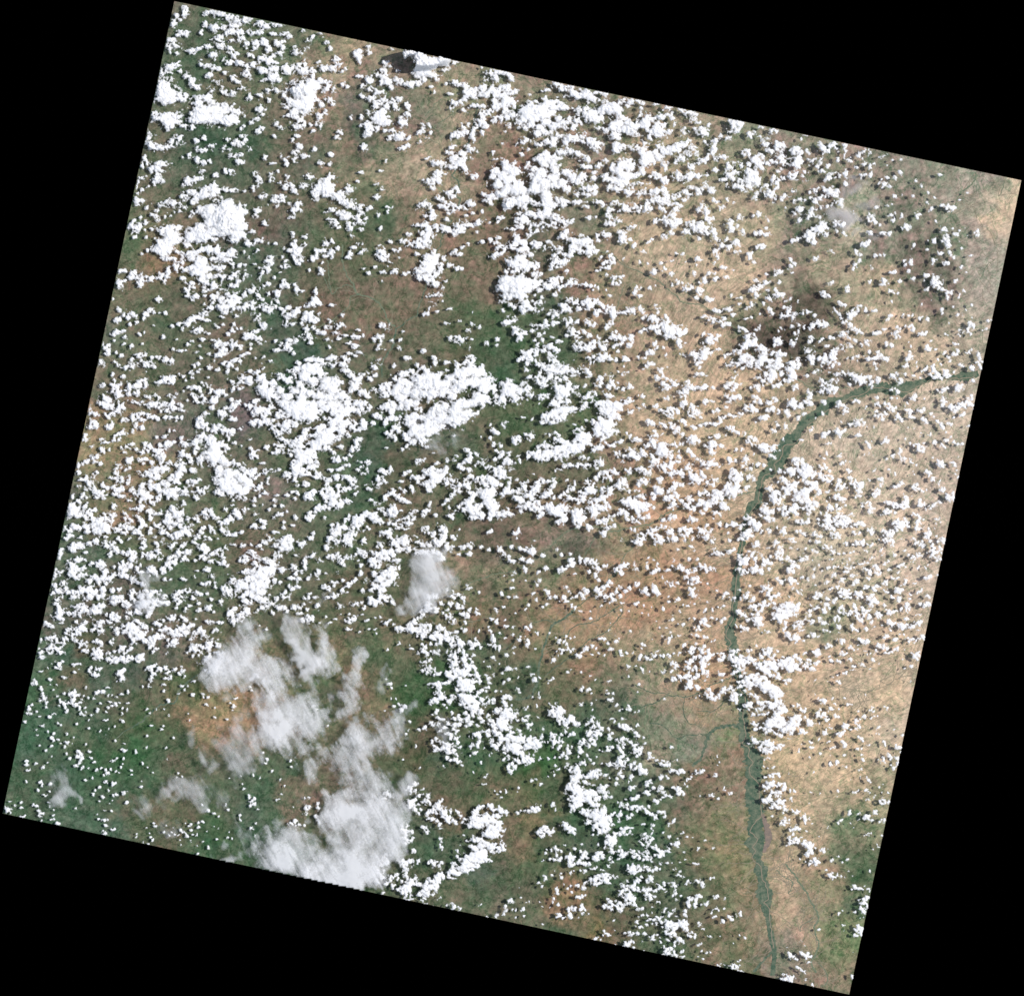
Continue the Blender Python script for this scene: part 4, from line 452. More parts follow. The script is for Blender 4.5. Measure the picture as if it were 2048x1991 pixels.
27,141,2,1.5;30,145,3,2;34,147,3,2;28,150,3,3;32,150,2,1;36,148,2,1.5;27,145,1.5;30,138,2;24,148,1.5;22,142,1;35,143,2,1;26,153,2.5,2;29,152,1;24,137,1;
77,142,2.5,2.5;79,141,2;74,144,1.5;76,145,1;93,147,2,1.2;97,145,2.5,1.5;91,147,1;100,143,1;95,148,.5;66,148,3,2.5;63,147,2;60,148,1.5;65,151,2,1;58,150,1;68,151,1;69,155,1.5;64,155,2;67,157,1;
3,149,2.5,1.5;13,148,3,1;16,147,1.5;10,147,1;116,150,1.8,1.5;118,148,1.2;80,151,1.8,2;82,150,1;84,152,.8;128,149,1.2,1.5;130,145,1;126,147,1;102,148,1;92,155,1.5,1.2;94,153,1;
52,152,2,1.5;55,155,2.5,2.5;56,157,2;50,150,1.5;47,150,1.5;48,153,1;54,163,1.5,1;52,162,1;10,158,2.5,3;12,156,1.5;8,160,1.5;36,158,2,1.2;40,158,1.5;32,158,1;34,161,1;
131,161,3,3;133,159,2.5,2;128,162,2,1.5;135,160,1.5;128,159,1;141,158,1.5;85,162,1.8,1.5;83,160,1.2;93,161,3,1.5;90,162,1.5;88,164,.7;104,159,.6;108,158,.5;99,163,.7;
2,167,2.5,2.5;20,164,3,2;22,166,2.5,1.5;17,166,1.5;24,163,1.5;19,162,1.5;38,166,3,2.5;41,168,3,2.5;36,168,2.5,2;39,163,2,1.5;34,170,1.5;42,165,1.5;37,171,1;
75,167,2.5,2.5;73,169,1.5;78,165,1.5;77,170,1;101,167,2.2,3;102,165,1.5;99,169,1.2;97,172,.8;113,169,1.8,1.3;115,168,.8;52,173,2,2;50,172,1.5;48,176,1;51,175,1.5;49,173,1;62,175,3,2.5;65,172,2.5,2;68,172,2,2;64,178,1.5;60,177,1;
6,176,3,2;9,175,1.5;15,173,2,1.5;17,171,1;13,172,1;18,180,3,2;24,178,3,2.5;29,177,2,1.5;22,182,3,2;27,183,3,2;19,185,3,2;31,182,2,1.5;25,187,3,2;15,188,3,2;10,189,2;31,187,2,2;23,175,1;34,179,1;2,188,3,2.5;5,189,1.5;20,176,1.5;
40,182,3,2.5;43,184,3,2.5;45,181,2,2;41,187,2;38,180,1.5;46,186,1.5;55,188,2.5,2;58,184,2,2;60,182,1.5,1;53,185,1;62,188,2,1;77,179,2,1;74,177,1;79,180,1.5;78,176,.8;
93,178,4,2.5;91,176,2;96,179,1.5;98,176,1;94,181,1;119,179,3,2;121,177,1.5,1.5;116,180,1.5;84,186,2.5,1.3;83,184,1;87,187,1;94,187,2.5,2;92,188,1.5;106,188,2,1.5;106,181,1;108,183,1;130,184,1.5;132,186,1;127,185,1"""),
(1700, 600, 300, """67,19,2;73,19,1;88,23,2.5,2;91,22,1;97,25,2,2;78,19,1;90,5,1.5;102,1,1;116,12,2;117,17,1.5;130,9,1.5;137,19,3,2.5;146,12,1;154,7,2;124,30,.7;155,23,1;151,28,2,1.5;153,32,4,3;156,35,2,3;148,38,2,3;138,38,2;137,44,2;143,40,1.5;153,44,1.5;175,27,2;172,36,2,2.5;168,38,1;179,26,1;
64,36,2;77,32,2,2.5;79,37,2.5,3;74,34,1.5;70,33,2;88,44,3,2.5;93,43,3,2;96,41,2,2;120,43,1.5;123,44,1;74,53,1;102,52,1.5,1.5;76,59,1.5;97,62,4,2.5;96,59,2;101,64,1.5;108,62,1.5;133,55,3,1.5;136,64,2.5,2;132,68,3,1.5;137,56,1;150,65,3,2;147,66,2;153,63,1.5;
75,74,3.5,3.5;72,76,2.5;78,74,2;76,71,2;70,84,4,2;73,83,2;83,80,1.5;75,65,1.5;119,67,2;124,72,2,1.5;126,77,1.5;110,76,1;122,67,1;
162,69,3,3;164,74,3,3;161,79,3,2;167,78,1.5;163,82,2;153,86,4,4;156,85,2;140,82,3,2;143,84,1.5;165,86,2,2;115,82,1.5;
96,86,2,2;93,88,2;90,90,1.5;105,87,3,3;107,91,3,4;110,95,3,3;108,98,3,2;103,96,3,1;114,99,2;106,83,2;120,93,4,4;122,90,2;124,95,2;118,89,2;130,91,2.5,2;101,94,2;
69,94,2.5,2;65,93,1;80,96,1.5;88,99,1.5,1;84,85,1;
155,102,3,2;152,103,1;138,110,5,3;141,108,2;135,112,3;137,114,2;119,113,4,2.5;123,112,2;110,114,2,2;113,117,1;116,117,1;79,123,3,3;82,121,2,2.5;77,125,1.5;94,125,1;
118,125,2,3;115,127,2;121,129,1.5;
3,129,2,1.5;10,129,3,2;6,127,1;34,131,3,2;31,133,1.5;37,134,2;44,131,3,3;48,132,2;50,137,4,4;53,139,3;56,137,2;45,144,2;43,142,2;72,131,2,1.5;68,133,1;20,136,1.5;
32,141,3,1.5;38,146,4,2.5;34,145,3;40,150,3,3;42,151,2;35,148,2;30,146,2;10,156,6,5;14,160,5,3;17,156,3;6,152,3;20,161,1;5,160,1.5;29,161,2,1.5;9,171,4,3;12,172,2;22,183,3,3;20,180,2;24,187,2;27,179,1;45,178,3,3;42,180,2;46,174,2;40,183,1;
60,148,4,2;63,151,3,3;58,151,2;65,154,2;60,144,2;70,140,3,2;75,144,4,2.5;77,148,4,3;74,141,2;80,150,1;88,140,3,2.5;92,138,2;90,142,1.5;103,144,2,1.5;106,147,1;94,153,4,3;91,151,2;96,156,1.5;110,154,2,2;115,158,2.5,3;117,162,2;112,155,1;124,157,3,2;128,158,2;73,161,1;80,163,1;
116,133,3,2;118,129,2;125,136,3,2;129,137,4,3;127,134,2;132,140,2,3;136,137,3,3;141,132,4,3;145,134,3;147,130,2,3;150,132,3,3;154,133,2;153,127,2;149,124,2,1;153,121,2,2;155,137,1;142,146,3,2;139,147,1;144,144,2;149,159,3,1.5;146,160,1;130,149,1.5;
101,170,2,2;98,171,1;120,167,1.5;89,173,1;88,168,1;123,176,2,3;120,178,3;127,174,2;131,181,2,2;137,183,1.5;141,183,3,2;118,186,3,3;116,184,2;106,181,3,2.5;108,183,1.5;93,181,2,1.5;84,182,3,2;86,185,3;80,184,2;91,187,4,2.5;75,182,2;70,176,2;130,180,1;63,189,3;86,189,3"""),
(1748, 300, 300, """97,74,5,3;100,73,3;117,55,2,1;107,64,2,1;98,101,2;104,108,2.5;102,107,2;107,102,1.5,1;115,99,1;118,108,.7;130,108,2,3;131,103,2;133,101,1.5;127,105,1.5;147,94,.5;107,116,1;110,125,2,1.5;97,134,2;100,136,2;122,135,2,1.5;117,140,.7;109,148,2,1.5;103,166,2,2.5;101,168,1.5;97,181,2.5,2.5;112,178,2;108,184,2,1.5;129,180,.8;114,180,1;107,186,1.5;116,156,1"""),
(200, 400, 400, """37,1,5,3;45,8,2;37,5,3,1;53,11,3,4;54,17,4,4;51,15,3;39,17,1.5;44,22,3,2;34,26,6,4.5;27,26,2.5;33,20,2;33,36,2;44,36,1.5;52,36,1.5;46,48,1.5;40,51,1.5;44,29,1.5;50,28,3,1.5;
62,4,8,3;70,3,6,3;60,3,6,2.5;75,8,3,3;82,8,3,2;76,11,4,2;62,16,1.5;67,15,1.5;89,2,4,3;64,12,1.5;
96,10,7,4;88,14,4,3;105,10,9,6;118,8,10,8;130,10,9,6;122,4,7,5;137,11,5,4;112,15,10,6;122,18,12,10;102,14,6,5;132,16,4,3;136,18,3;138,24,4;145,30,2.5;130,25,9,6;137,34,4,4;118,25,12,7;105,22,8,5;95,27,8,6;108,30,9,5;120,32,10,4;130,33,8,4;128,38,6,3;100,35,8,5;88,32,7,4;85,27,5,3;76,26,5,3;70,26,5,3;66,27,3;60,30,6,4;68,33,8,5;74,38,6,5;66,40,7,5;58,42,6,6;57,48,6,5;60,52,4,3;52,46,4;86,37,6,4;82,42,4,4;95,38,4;110,38,5,2;
76,49,5,2.5;66,48,4;104,47,4,4;109,48,5,4;113,45,2.5;98,47,4,2.5;92,50,5,4;86,52,4,4;66,56,4,2;73,57,3;78,58,4,4;88,56,5,3;95,58,5,5;100,57,3;
117,53,4,4;122,52,4,5;127,50,5,5;130,53,3;120,57,6,2.5;112,52,3;108,56,5,2;
73,64,3.5,4;66,68,3,4;64,72,3,3;62,77,2,2;80,66,5,3;88,65,5,3;96,63,6,4;100,66,6,4;92,69,5,4;97,70,4;110,64,4,4;114,67,3;106,66,3;125,61,4,2.5;118,64,4,2;133,63,2;139,62,2;142,55,2;
20,68,3,2;24,68,2;29,74,2.5;32,70,3;36,76,5,4;42,74,4,4;38,81,3,2;33,72,2;48,75,2;51,74,1.5;58,70,2.5,2;57,74,2;24,77,1.5;19,80,3.5,4;16,78,2;
98,76,5,3;105,73,5,3;112,72,4,3;102,79,3;108,82,6,4;100,84,2;128,71,5,3;125,74,3;132,78,3;125,81,3,2;130,82,4,2;118,74,3;140,72,3,3;137,76,2;78,75,3,2;82,79,2;88,79,3,2;89,83,2;83,86,3.5,4;84,91,3,2;92,92,4,3;100,86,4,2.5;99,98,2.5,3;107,92,4,3;112,88,2;100,91,2;115,86,3;121,88,3;130,88,4,2;126,92,5,2;116,95,4,3;122,96,4,2;132,94,4,2;140,87,5,3;146,86,4,4;138,90,3;150,91,2;153,95,3,2;108,97,2;
118,102,6,4.5;117,98,4,2;126,99,4,3;131,97,4,2;134,103,5,3;140,100,5,3;146,98,3,2;145,103,4;152,101,2;127,104,3;
160,101,6,4;155,99,2;162,105,3;157,104,3;147,108,3,2;150,112,4;157,120,4,3;154,121,3;120,107,2;130,110,2;116,111,3,2;112,121,3,3;118,119,2;128,118,2;
105,103,4,2;100,108,4,3;96,112,4,2;102,114,4,2;91,111,4,2.5;87,115,5,3;83,119,4,3;79,122,2;69,120,2,1.5;75,119,2;
92,125,6,3.5;96,123,3;104,127,2;89,134,3,2;84,137,2;98,133,4,2;107,133,3,1.5;95,139,2;92,145,3,1.5;104,146,2,1.5;96,150,1.5;83,143,2.5,1.5;77,144,2.5,1.5;69,142,2;
19,104,2;23,109,3;28,112,3,3;34,111,3,2;27,108,2;31,108,2;17,114,3,2;15,116,2;29,118,2;35,116,2;44,109,4,2.5;48,105,4,2;52,106,2;42,112,2;57,107,1.5;62,108,1.5;55,95,3,2.5;13,94,1;52,119,2,1;
16,126,3,3;12,128,3,2;23,124,3,1.5;24,131,3.5,2;37,127,2;42,126,1.5;14,134,1.5;23,137,1.5;30,139,2.5;40,137,1;61,130,2,2;73,132,1;
6,141,3.5,4;3,137,2;7,145,3;15,145,2;20,147,2;2,154,3.5,3;0,156,3;18,157,4,2;14,155,2;25,159,2.5;
30,152,4,2;38,148,5,3.5;42,153,5,3;45,157,5,4;38,157,5,2;30,158,4,2.5;50,150,3,2;55,150,4,2;62,152,4,3;68,152,3,3;52,159,1.5;
126,124,2.5;122,128,2;130,122,1.5;134,122,1;139,127,3;145,128,5,2;150,125,4,2;140,131,5,3;148,132,5,3;143,136,4,2;154,133,1.5;153,137,1.5;158,135,1;
112,137,5,4;120,138,5,3;127,138,6,4;133,140,3,3;118,143,6,3;115,147,6,3;112,150,3;109,153,1.5;126,134,2;136,148,3,1.5;141,146,3,1;144,142,1;
128,152,4,2;124,156,4,3;121,158,3,2;133,154,2;118,155,2;131,160,2;104,160,4,2;97,161,3,1.5;90,158,1.5;94,155,2;112,161,3,1.5;122,163,2;156,160,3,2;155,157,2;163,153,2;148,150,1;155,150,1.5;
141,41,4,3;147,42,3,2.5;151,39,4,2.5;160,40,3,2;167,41,2.5,1.5;148,48,3,3;137,49,2;150,11,4,3;147,16,3,2;157,22,3;170,2,5,2;165,1,3;169,6,2;175,1,2;160,5,1;
184,12,4,4;182,16,3,2;187,9,3,3;180,3,3,2;188,4,3;
184,41,4,5;186,45,4,3;180,47,4,3;188,50,4,5;185,54,3;187,58,2;189,61,2;176,46,2;184,32,2;174,54,2;177,58,2;177,64,3.5,3;173,64,2;188,86,3;
163,55,3,3;160,58,3;162,61,3;148,60,3,1;152,64,3,1.5;157,65,4,2;155,69,4,3;161,68,3,2;153,74,2,3;166,74,1.5,2.5;171,69,1.5;160,80,2;156,82,1.5;
172,81,2,2;176,80,4,3;179,83,3,2;175,77,2;168,89,3,5;171,87,2;160,90,2;186,80,2;
178,103,3,2;172,103,2;168,102,1.5;180,110,6,3;185,108,4,3;175,107,2;179,114,3;182,119,4,3;178,117,3;187,106,3;170,98,1.5;
177,139,6,3;168,143,4,2;182,142,3,3;184,146,2;173,136,2;180,133,3;168,134,2;187,135,2;183,137,2;189,155,2;
0,177,2;3,176,4,2.5;12,176,3,2;14,172,2,3;12,167,2;22,168,2,1.5;17,178,3,3;20,176,2;29,178,3,4;35,176,6,5;41,172,4,3;44,176,3,3;36,183,5,3;22,181,4,2;16,186,4,4;12,182,3;5,187,5,3;8,190,4;28,184,2;
56,174,5,3;63,171,4,4;68,171,3;71,170,3,3;75,166,3,2.5;70,174,2;87,165,3,2.5;93,164,2,1.5;88,169,2;80,168,2;82,172,1;103,168,1.5;58,168,1;
85,180,4,3;90,178,4,2.5;94,180,3;100,176,4,2.5;97,174,2;80,182,3,2;90,188,3,3;88,185,2;66,186,2;73,184,2,2;71,187,2;53,185,3,2;46,187,3,2;56,189,2;97,186,2;105,183,2;100,189,3;
112,183,4,3;116,182,3;106,180,3,2;120,185,2;128,179,5,3;134,179,4,2;130,175,4,3;136,169,4,3;142,171,4,3.5;126,172,3,2;133,173,3;145,173,2;
143,163,3,1.5;150,164,4,3;155,168,5,3;151,172,4,4;158,174,5,4;165,173,4,4;171,168,5,4;177,172,4,3;155,179,6,4;160,184,8,6;153,183,4;168,187,5,3;172,181,5,4;178,187,6,4;182,163,4,3.5;188,160,4,3;185,166,5,2;180,170,4;186,181,5,4;182,179,3;189,175,3;
110,190,3;125,190,2"""),
(240, 200, 200, """53,58,2,1.5;56,62,3,3;54,65,3,2;52,74,4,4;50,83,5,7;55,86,4,6;46,112,4,6;50,118,4,5;43,124,4,6;51,122,3,3;38,148,3,2.5;44,148,3,3;50,146,2,2;46,152,1.5;34,157,1.5,5;32,166,1.5,3;42,170,3,2.5;40,173,2;50,167,2;54,165,1.5,2;34,178,2,1.5;40,175,1,3;29,187,3,2;32,190,4,2"""),
(300, 0, 400, """34,8,3;33,13,3.5;26,16,3.5;23,23,4;28,32,5,3;35,33,2.5;21,38,5,3;21,45,7,4.5;26,51,2;20,51,2;55,12,3;60,12,3;67,14,8,4;76,17,5;86,20,7,4;93,18,6,3;53,23,2.5;49,31,2;63,27,6,4.5;70,27,3;80,25,4,2.5;77,31,6,3.5;85,31,5,3;96,32,4,2.5;106,22,5,3;111,26,3.5;118,23,4,2.5;126,24,4,2;105,32,4,2.5;117,33,3,2;127,32,4,2.5;133,35,3;125,40,3,2;66,38,5.5,3.5;78,39,3,2;87,38,4.5,3.5;93,42,4,4;101,43,4;100,46,3;109,41,4;113,47,4,3;121,42,3;126,46,3,3;124,52,5,4;118,55,4,2;140,50,6,4;137,46,3;148,46,3,2;145,30,2.5;152,39,3;155,36,2;162,33,3,2.5;169,40,3.5,2.5;172,47,2;
40,49,4,2.5;48,47,4,2;56,45,4,2;66,43,4,3;61,52,5.5,5;62,56,3;77,48,3;80,54,2.5;83,51,2;95,54,4,2;107,56,4,3;113,58,5,3;120,60,4,2;86,60,4,4;74,60,4,3.5;55,63,6,4;50,62,3;60,64,3;57,71,5,3;66,66,2;104,60,2;98,62,4,3;93,64,3;107,67,5,3.5;118,66,6,2.5;128,66,5,4;135,64,4,3;132,69,4,3;140,63,4;147,60,3;146,68,5,4;154,68,4;156,73,3;118,74,6,4.5;110,76,3,2;124,76,3;92,70,4.5,4.5;96,75,2.5;79,75,3;83,78,2.5;72,70,2;63,78,5,2.5;40,78,5,5;35,72,3;46,83,4,3;
12,66,6,4;18,64,6,4;26,63,3.5,3;29,68,2.5;12,70,5,3;
14,82,8,6;16,89,11,6;10,96,8,4;18,97,6,4;25,90,6,4;30,94,6,3;34,91,3;
50,94,8,4;56,93,5,3;46,99,5,3;60,98,5,3;50,106,11,6;44,112,8,7;54,114,8,6;40,121,3;62,104,6,5;72,104,6,5;78,100,3;65,113,7,5;73,116,8,6;80,113,6,4;83,107,5,4;83,117,3;
10,113,8,4;5,109,4;18,110,6,4;26,110,6,4;18,119,6,5;28,117,5,3;18,123,3;32,119,3;
88,122,3;90,112,3,2;105,105,5,4;108,109,3;103,114,5,3;98,116,2.5;102,126,4,4;106,123,3;
89,130,4.5,2.5;75,133,4,2;81,136,5,3;87,138,5,3;91,134,3;70,142,3;76,142,3,2;78,148,4,3;87,147,4,2.5;94,141,3;85,154,3.5,3;
119,130,2;120,117,2.5;125,122,2;
145,85,12,9;152,80,7,6;158,83,5,5;142,90,8,6;148,95,6,4;155,92,4,4;152,88,6;165,77,6,3.5;171,80,4,3.5;168,85,5,3;174,85,2.5;156,96,4,2;
130,92,4,4;133,98,5,5;129,102,3;139,99,6,4;144,102,6,4;150,103,6,6;137,107,5,4;147,108,5,3;154,99,3;
130,110,3,2;138,112,4,2.5;143,115,4,3;141,120,7,3.5;146,121,3;
162,111,5,4;168,108,3,3;160,117,4,3;153,119,2;156,125,3,2;163,121,3,2;164,100,4,3;170,95,4,4;174,100,2;
178,57,3,4;180,64,4,3;174,66,4;165,66,5,2.5;184,67,3.5;183,80,3,2.5;187,83,2;161,58,2;
113,86,4,3;121,86,3,3;69,88,4,3.5;58,86,6,2.5;80,88,4;88,86,5,4;95,93,3;104,92,3.5,3;114,95,3,1.5;
135,134,2.5,3.5;142,140,3.5;140,130,3,2;136,145,4,3.5;146,149,3.5,2;130,151,4,3.5;137,153,3.5,3;130,157,2.5;117,156,3,1.5;109,150,2.5;125,148,2;157,143,2.5,3;163,155,3,3;170,156,3,2;172,147,2;180,126,3;178,131,3;
23,136,6,3;30,137,4,2;27,132,4;18,140,6,2;8,141,8,3;2,137,5,6;0,131,4;45,134,2.5;51,132,3;
38,149,3,3;45,142,3;50,144,4,2.5;58,140,4,2.5;60,139,2;46,153,4,3;52,155,3;57,154,2;50,162,3,2.5;31,149,1.5;
8,158,8,5;3,162,5,4;13,163,4,2.5;7,169,5,4;11,172,6,3;4,174,2;
50,170,4,2.5;42,172,5,3;35,172,4;32,176,2;62,176,3;56,180,8,5;52,186,10,5;40,183,6,4;32,187,5,3;62,182,6,4;45,189,8,3;72,181,4,2;78,181,4,2;90,182,4,2;98,179,2.5,3;
78,163,4,2.5;72,164,2.5;62,167,2;99,166,3;103,171,3,4;116,166,3;117,171,3,3;124,174,3,2;129,178,5,3.5;135,176,3;136,182,4,3;131,168,2.5;121,163,2;145,178,4,3;151,168,3;160,155,2;
172,169,4,3;165,173,7,4;160,179,8,5;168,182,9,7;178,186,8,5;158,184,5;172,176,5;108,187,4,3;118,188,4,3;125,188,5,3;189,180,3"""),
(400, 1591, 400, """3,8,1;8,14,2,1.3;13,16,2,1.2;2,24,1.8,1;18,19,1;25,8,1.5,2;27,12,1.3,1.2;28,13,1;49,5,2.5,3;51,8,2.5,2;48,9,2;55,12,1.5,1;74,3,1.5,1.2;52,1,2,1.5;38,18,1;38,22,1,1.5;49,30,1.8,1.3;3,43,1.5,1;8,48,1,1.5;53,25,1;52,37,1,1;7,33,.8;16,41,.7;18,31,.7;13,28,.5;28,34,.6;78,0,1;102,1,2.5,1;88,10,.7;
101,12,3,2.5;104,10,2.5,2;100,17,3,2;88,25,3.5,2.5;90,23,2;94,27,1.5;99,27,1.5,1.5;91,29,1;
113,11,2,2;112,7,1.5;110,19,3,2.5;114,24,2;
26,40,1.5,1;30,40,1;
180,1,5,2;184,0,2;
170,60,3,3;174,58,2,3;177,63,3,3;172,65,3,2;166,67,3,3;170,70,2;175,70,2;178,55,2,1.5;182,55,2,1;174,77,3,2;179,79,3,2;183,76,3,2;187,74,2,1.5;188,78,1.5;177,82,2;184,85,2,2.5;186,83,1;189,88,2,2.5;180,79,4,2.5;165,75,4,3;168,80,3;174,92,1.5,1;171,73,3"""),
(450, 1200, 400, """20,1,5,4;24,2,4,3;36,1,4,2;42,2,4,2.5;40,5,2;5,12,3,4;9,9,2;15,15,3,3;22,12,3,3;22,8,3,2;18,10,3;13,18,4,2;8,20,3,3;31,9,2;36,8,2.5,2.5;29,11,3,1.5;45,11,2,2;52,7,3,2.5;56,7,2,2;59,10,1.5;47,12,1.5;66,6,2,2.5;71,6,3,2;78,8,2;71,12,3,1;76,3,2,1;82,1,3,1;88,5,2,2;89,10,1;
39,27,2,2;34,24,1;75,18,2;80,17,4,3;83,15,2;110,5,3,3;110,13,1.5,1;113,6,1;122,4,3,2;126,3,2.5,2;120,5,2;133,7,2,1.5;130,2,1.5;118,12,1.5;120,18,5,2.5;123,16,3;117,21,3,1.5;115,19,2;131,13,2,.8;135,19,2.5,1.2;101,21,2,1;105,17,1;97,15,1;91,21,1.5;117,27,3,1;121,27,1;138,27,1.5,1;142,27,1.5,1;144,31,1.5,.7;128,30,1;
140,1,4,2;146,1,5,2;152,1,4,2;143,3,3;160,1,3;144,16,2,1.5;148,15,1.5;153,21,3,2;157,19,3,2;160,23,2;
164,27,3,3;168,27,4,3;172,28,4,3;177,27,5,3.5;182,28,4,3;187,24,4,3;186,29,3;175,24,3;189,33,3,3;183,34,1;
188,14,4,3;180,20,3;184,17,3;
166,41,1.5;164,42,1;155,47,1.2,.8;176,42,1;178,46,2,1;184,50,3,2;188,48,3,3;189,60,3,3;187,42,2,1;172,81,1,.7;188,67,2;156,79,2,1.5;159,83,1;153,75,1;
165,98,1.8,1.5;161,101,1.5;168,104,1.5,2;171,100,1.5;158,93,1;163,94,.8;153,104,1;176,115,1.5,1;175,123,.8,1.2;172,127,1.5,1;185,123,2,1.2;182,138,1,2;169,151,1;186,159,1.2;190,121,2;
84,100,2.5,1.5;87,103,1;97,119,1;33,107,1;2,113,1;10,93,2,1.2;5,97,2,1;8,100,2,1.5;7,104,1.5;24,82,1.5,1;26,85,1;30,71,3,2;26,74,2;41,150,1.5;39,155,1.5;45,162,1.5;36,144,1;17,175,.8;18,179,2,1.5;33,169,1.2;27,166,1;4,169,1;23,186,1.5,2;28,188,2;54,184,1.5,1;50,189,1.5,.8;79,187,2,.8;76,188,1;15,167,.8;62,152,1;63,157,1;52,170,.8;57,176,.8;
180,180,5,4;175,178,2;185,185,3,2;182,175,3;189,179,1.5;188,184,2;155,184,4,3;158,186,3,2;152,183,2;152,188,2,1"""),
(500, 800, 400, """5,1,3;0,6,3;8,10,5,4;14,9,4,3;19,7,4,3;17,12,4,2;4,11,3;12,15,4,2;15,20,4,3;10,22,3;3,22,3,2;6,19,2;22,19,2;27,13,3,3;32,15,3,3;28,17,2;
32,3,6,4;38,8,7,5;45,5,8,5;52,3,6,4;58,9,6,5;50,10,6,4;44,13,6,4;52,15,6,4;58,17,5,4;62,14,4;48,18,5,3;38,14,3;60,4,4;
35,24,6,4.5;30,26,4;40,22,4,3;28,24,3;22,26,3,3;25,29,3,2;43,25,2;33,28,4,2;45,17,4;
68,3,5,4;72,8,5,3;66,12,4,3;78,4,5,4;85,5,5,3;80,10,5,4;88,10,5,4;92,13,4,3;95,8,5,3;98,10,5,2;105,11,4,3;108,8,3;109,4,5,4;113,6,3;102,3,4,3;93,3,4,3;74,17,4,2;86,16,4,4;
78,22,5,4;83,20,5,4;88,24,5,4;93,21,5,3;98,26,5,3.5;104,27,4,3;108,24,4,4;110,22,3;117,22,2;107,19,2;80,28,5,3;88,30,5,3;94,32,2,2;76,30,4,4;70,34,6,5;64,31,5,4;60,33,4,3;66,27,4,3;69,25,3;55,28,4,2;52,31,3;
45,38,5,4;50,36,4,3;42,42,4,3;48,44,4,3;55,41,3,2;62,42,5,4;68,40,6,5;73,40,5,4;78,36,5,4;84,35,4,3;60,48,5,4;55,52,7,5;48,52,6,5;62,53,3,3;44,48,4,3;50,58,5,4;58,58,3;65,46,4,3;72,45,3;
28,43,3,3;24,43,2;26,49,3,3.5;31,49,2,3;36,48,4,3;35,39,3,2;30,37,3,1.5;39,52,2,2;28,31,3;37,30,2;
42,60,3,4;44,65,5,5;50,70,6,3;56,70,3,3;61,64,4,2.5;65,61,3,3;57,64,3;47,60,4;43,70,3;50,67,2;43,76,3,3;45,81,3,2;51,79,4,3;54,80,2.5,3;
61,73,4,2;65,71,3;63,69,2;
36,72,4,3.5;34,69,2;28,66,2,2;15,68,3,3;20,67,3,2;3,67,4,3;8,70,2,3;2,72,3;5,74,2;0,80,4,5;
5,85,1;3,51,3,4;7,54,2;1,45,2;12,60,3,1.5;8,48,1;0,37,2,1;16,45,2;22,50,2;
10,82,3,2;8,84,2;17,78,3,2;18,74,1.5;14,88,4,2;10,91,1.5;12,79,2;
76,46,2,3;80,50,3,2;84,56,5,3.5;80,56,3;93,62,4,1.5;90,55,4,2;87,64,4,1.5;84,66,3,2;77,66,3,1.5;95,53,2;84,44,4,2;
102,40,3,3;98,47,2,3;101,44,2;104,37,3,2;103,47,1.5;
104,58,4,2;107,62,4,2;110,60,4,3;102,65,3,1.5;108,70,2;112,65,2,3;
92,73,5,2.5;95,75,3,2.5;88,75,2;99,77,3,3;101,81,3,4;98,80,2;73,76,3,3;77,75,5,3;82,73,3;73,80,2;70,74,2;
70,84,4,3;68,88,3,3;73,87,3;76,85,3;80,90,6,4;86,86,4,3;84,82,3;90,84,3;74,92,5,2;72,96,2;100,88,3,2;94,84,2;
80,98,5,5;84,100,5,3.5;78,95,3;88,99,1.5;70,102,5,3;66,101,3;64,103,2;75,103,3,2;93,95,3,2.5;96,96,1;
58,90,5,4;55,92,4;60,94,4,2;61,87,3,2;53,94,2;42,94,2,2;45,88,2;36,90,3,2;40,87,2,1;47,90,1;26,90,2,1;
4,95,3,2;3,100,2.5,2;23,95,2;30,101,2,2;19,104,2;24,100,1.5;12,99,1;27,109,3,3;23,110,2;30,108,2;5,109,2,2;11,115,4,2;14,117,1;4,119,4,2;6,120,2;12,121,2;36,106,3,1.5;44,111,2;32,116,2;41,119,2,1;24,125,4,1.5;32,121,2;
56,108,3,3;54,111,4,3;60,111,2,2;57,114,2;62,106,2;61,126,2,2;71,112,2;58,131,3,2;64,103,3;
126,67,3,2;129,69,3,2;134,66,2,3;122,75,3,3;126,73,3,2;125,79,2;122,83,3,3;117,79,2;112,84,2;128,77,2;115,85,2;115,95,2,1;110,80,2,1;151,68,2;147,70,2;144,77,2,1;
120,98,3,2;123,98,2;130,91,3,2;128,93,3;135,88,4,3;138,90,2;132,89,2;146,86,2.5,3;143,84,2;142,90,2,1;145,95,3,2;150,97,3,1.5;155,86,2;141,93,2;153,83,2;
136,106,5.5,5.5;134,109,3;126,104,3,3.5;128,107,2;123,103,1.5;144,105,1.5,1;
112,108,5,3;116,110,5,4;122,113,5,4;126,115,2;108,110,4,3;103,113,4,3;100,116,3,3;103,120,3,4;98,113,2;106,115,4;92,113,4,2;95,110,2;90,115,2;119,107,2;
80,122,4,3;85,121,4,4;90,121,3,3;82,127,5,3;97,126,4,5;99,121,2,2;92,128,3;101,127,2;77,132,4,3;82,134,4,3.5;92,134,5,4;95,137,3;75,130,2;97,132,3;74,140,3,2;72,141,2;78,119,2,2;
109,124,2,2;113,122,2;111,120,2;108,133,2,3;110,135,1.5;107,137,1;
155,108,4,3;150,112,4,3;147,112,4,2;151,117,4,2;156,112,3;143,116,3;137,118,4,2.5;158,106,2;140,121,3,2;133,117,2;148,122,3,1;
129,125,5,3;126,125,3;132,129,3,3;125,128,2;133,123,2;137,135,5,3;143,133,5,4;148,131,5,4;147,135,4;135,132,2;140,138,3;150,135,2;157,130,2,2;125,138,3,3;
108,145,3,4;104,144,3,3;101,146,2;110,148,2;95,148,3;103,141,1.5;
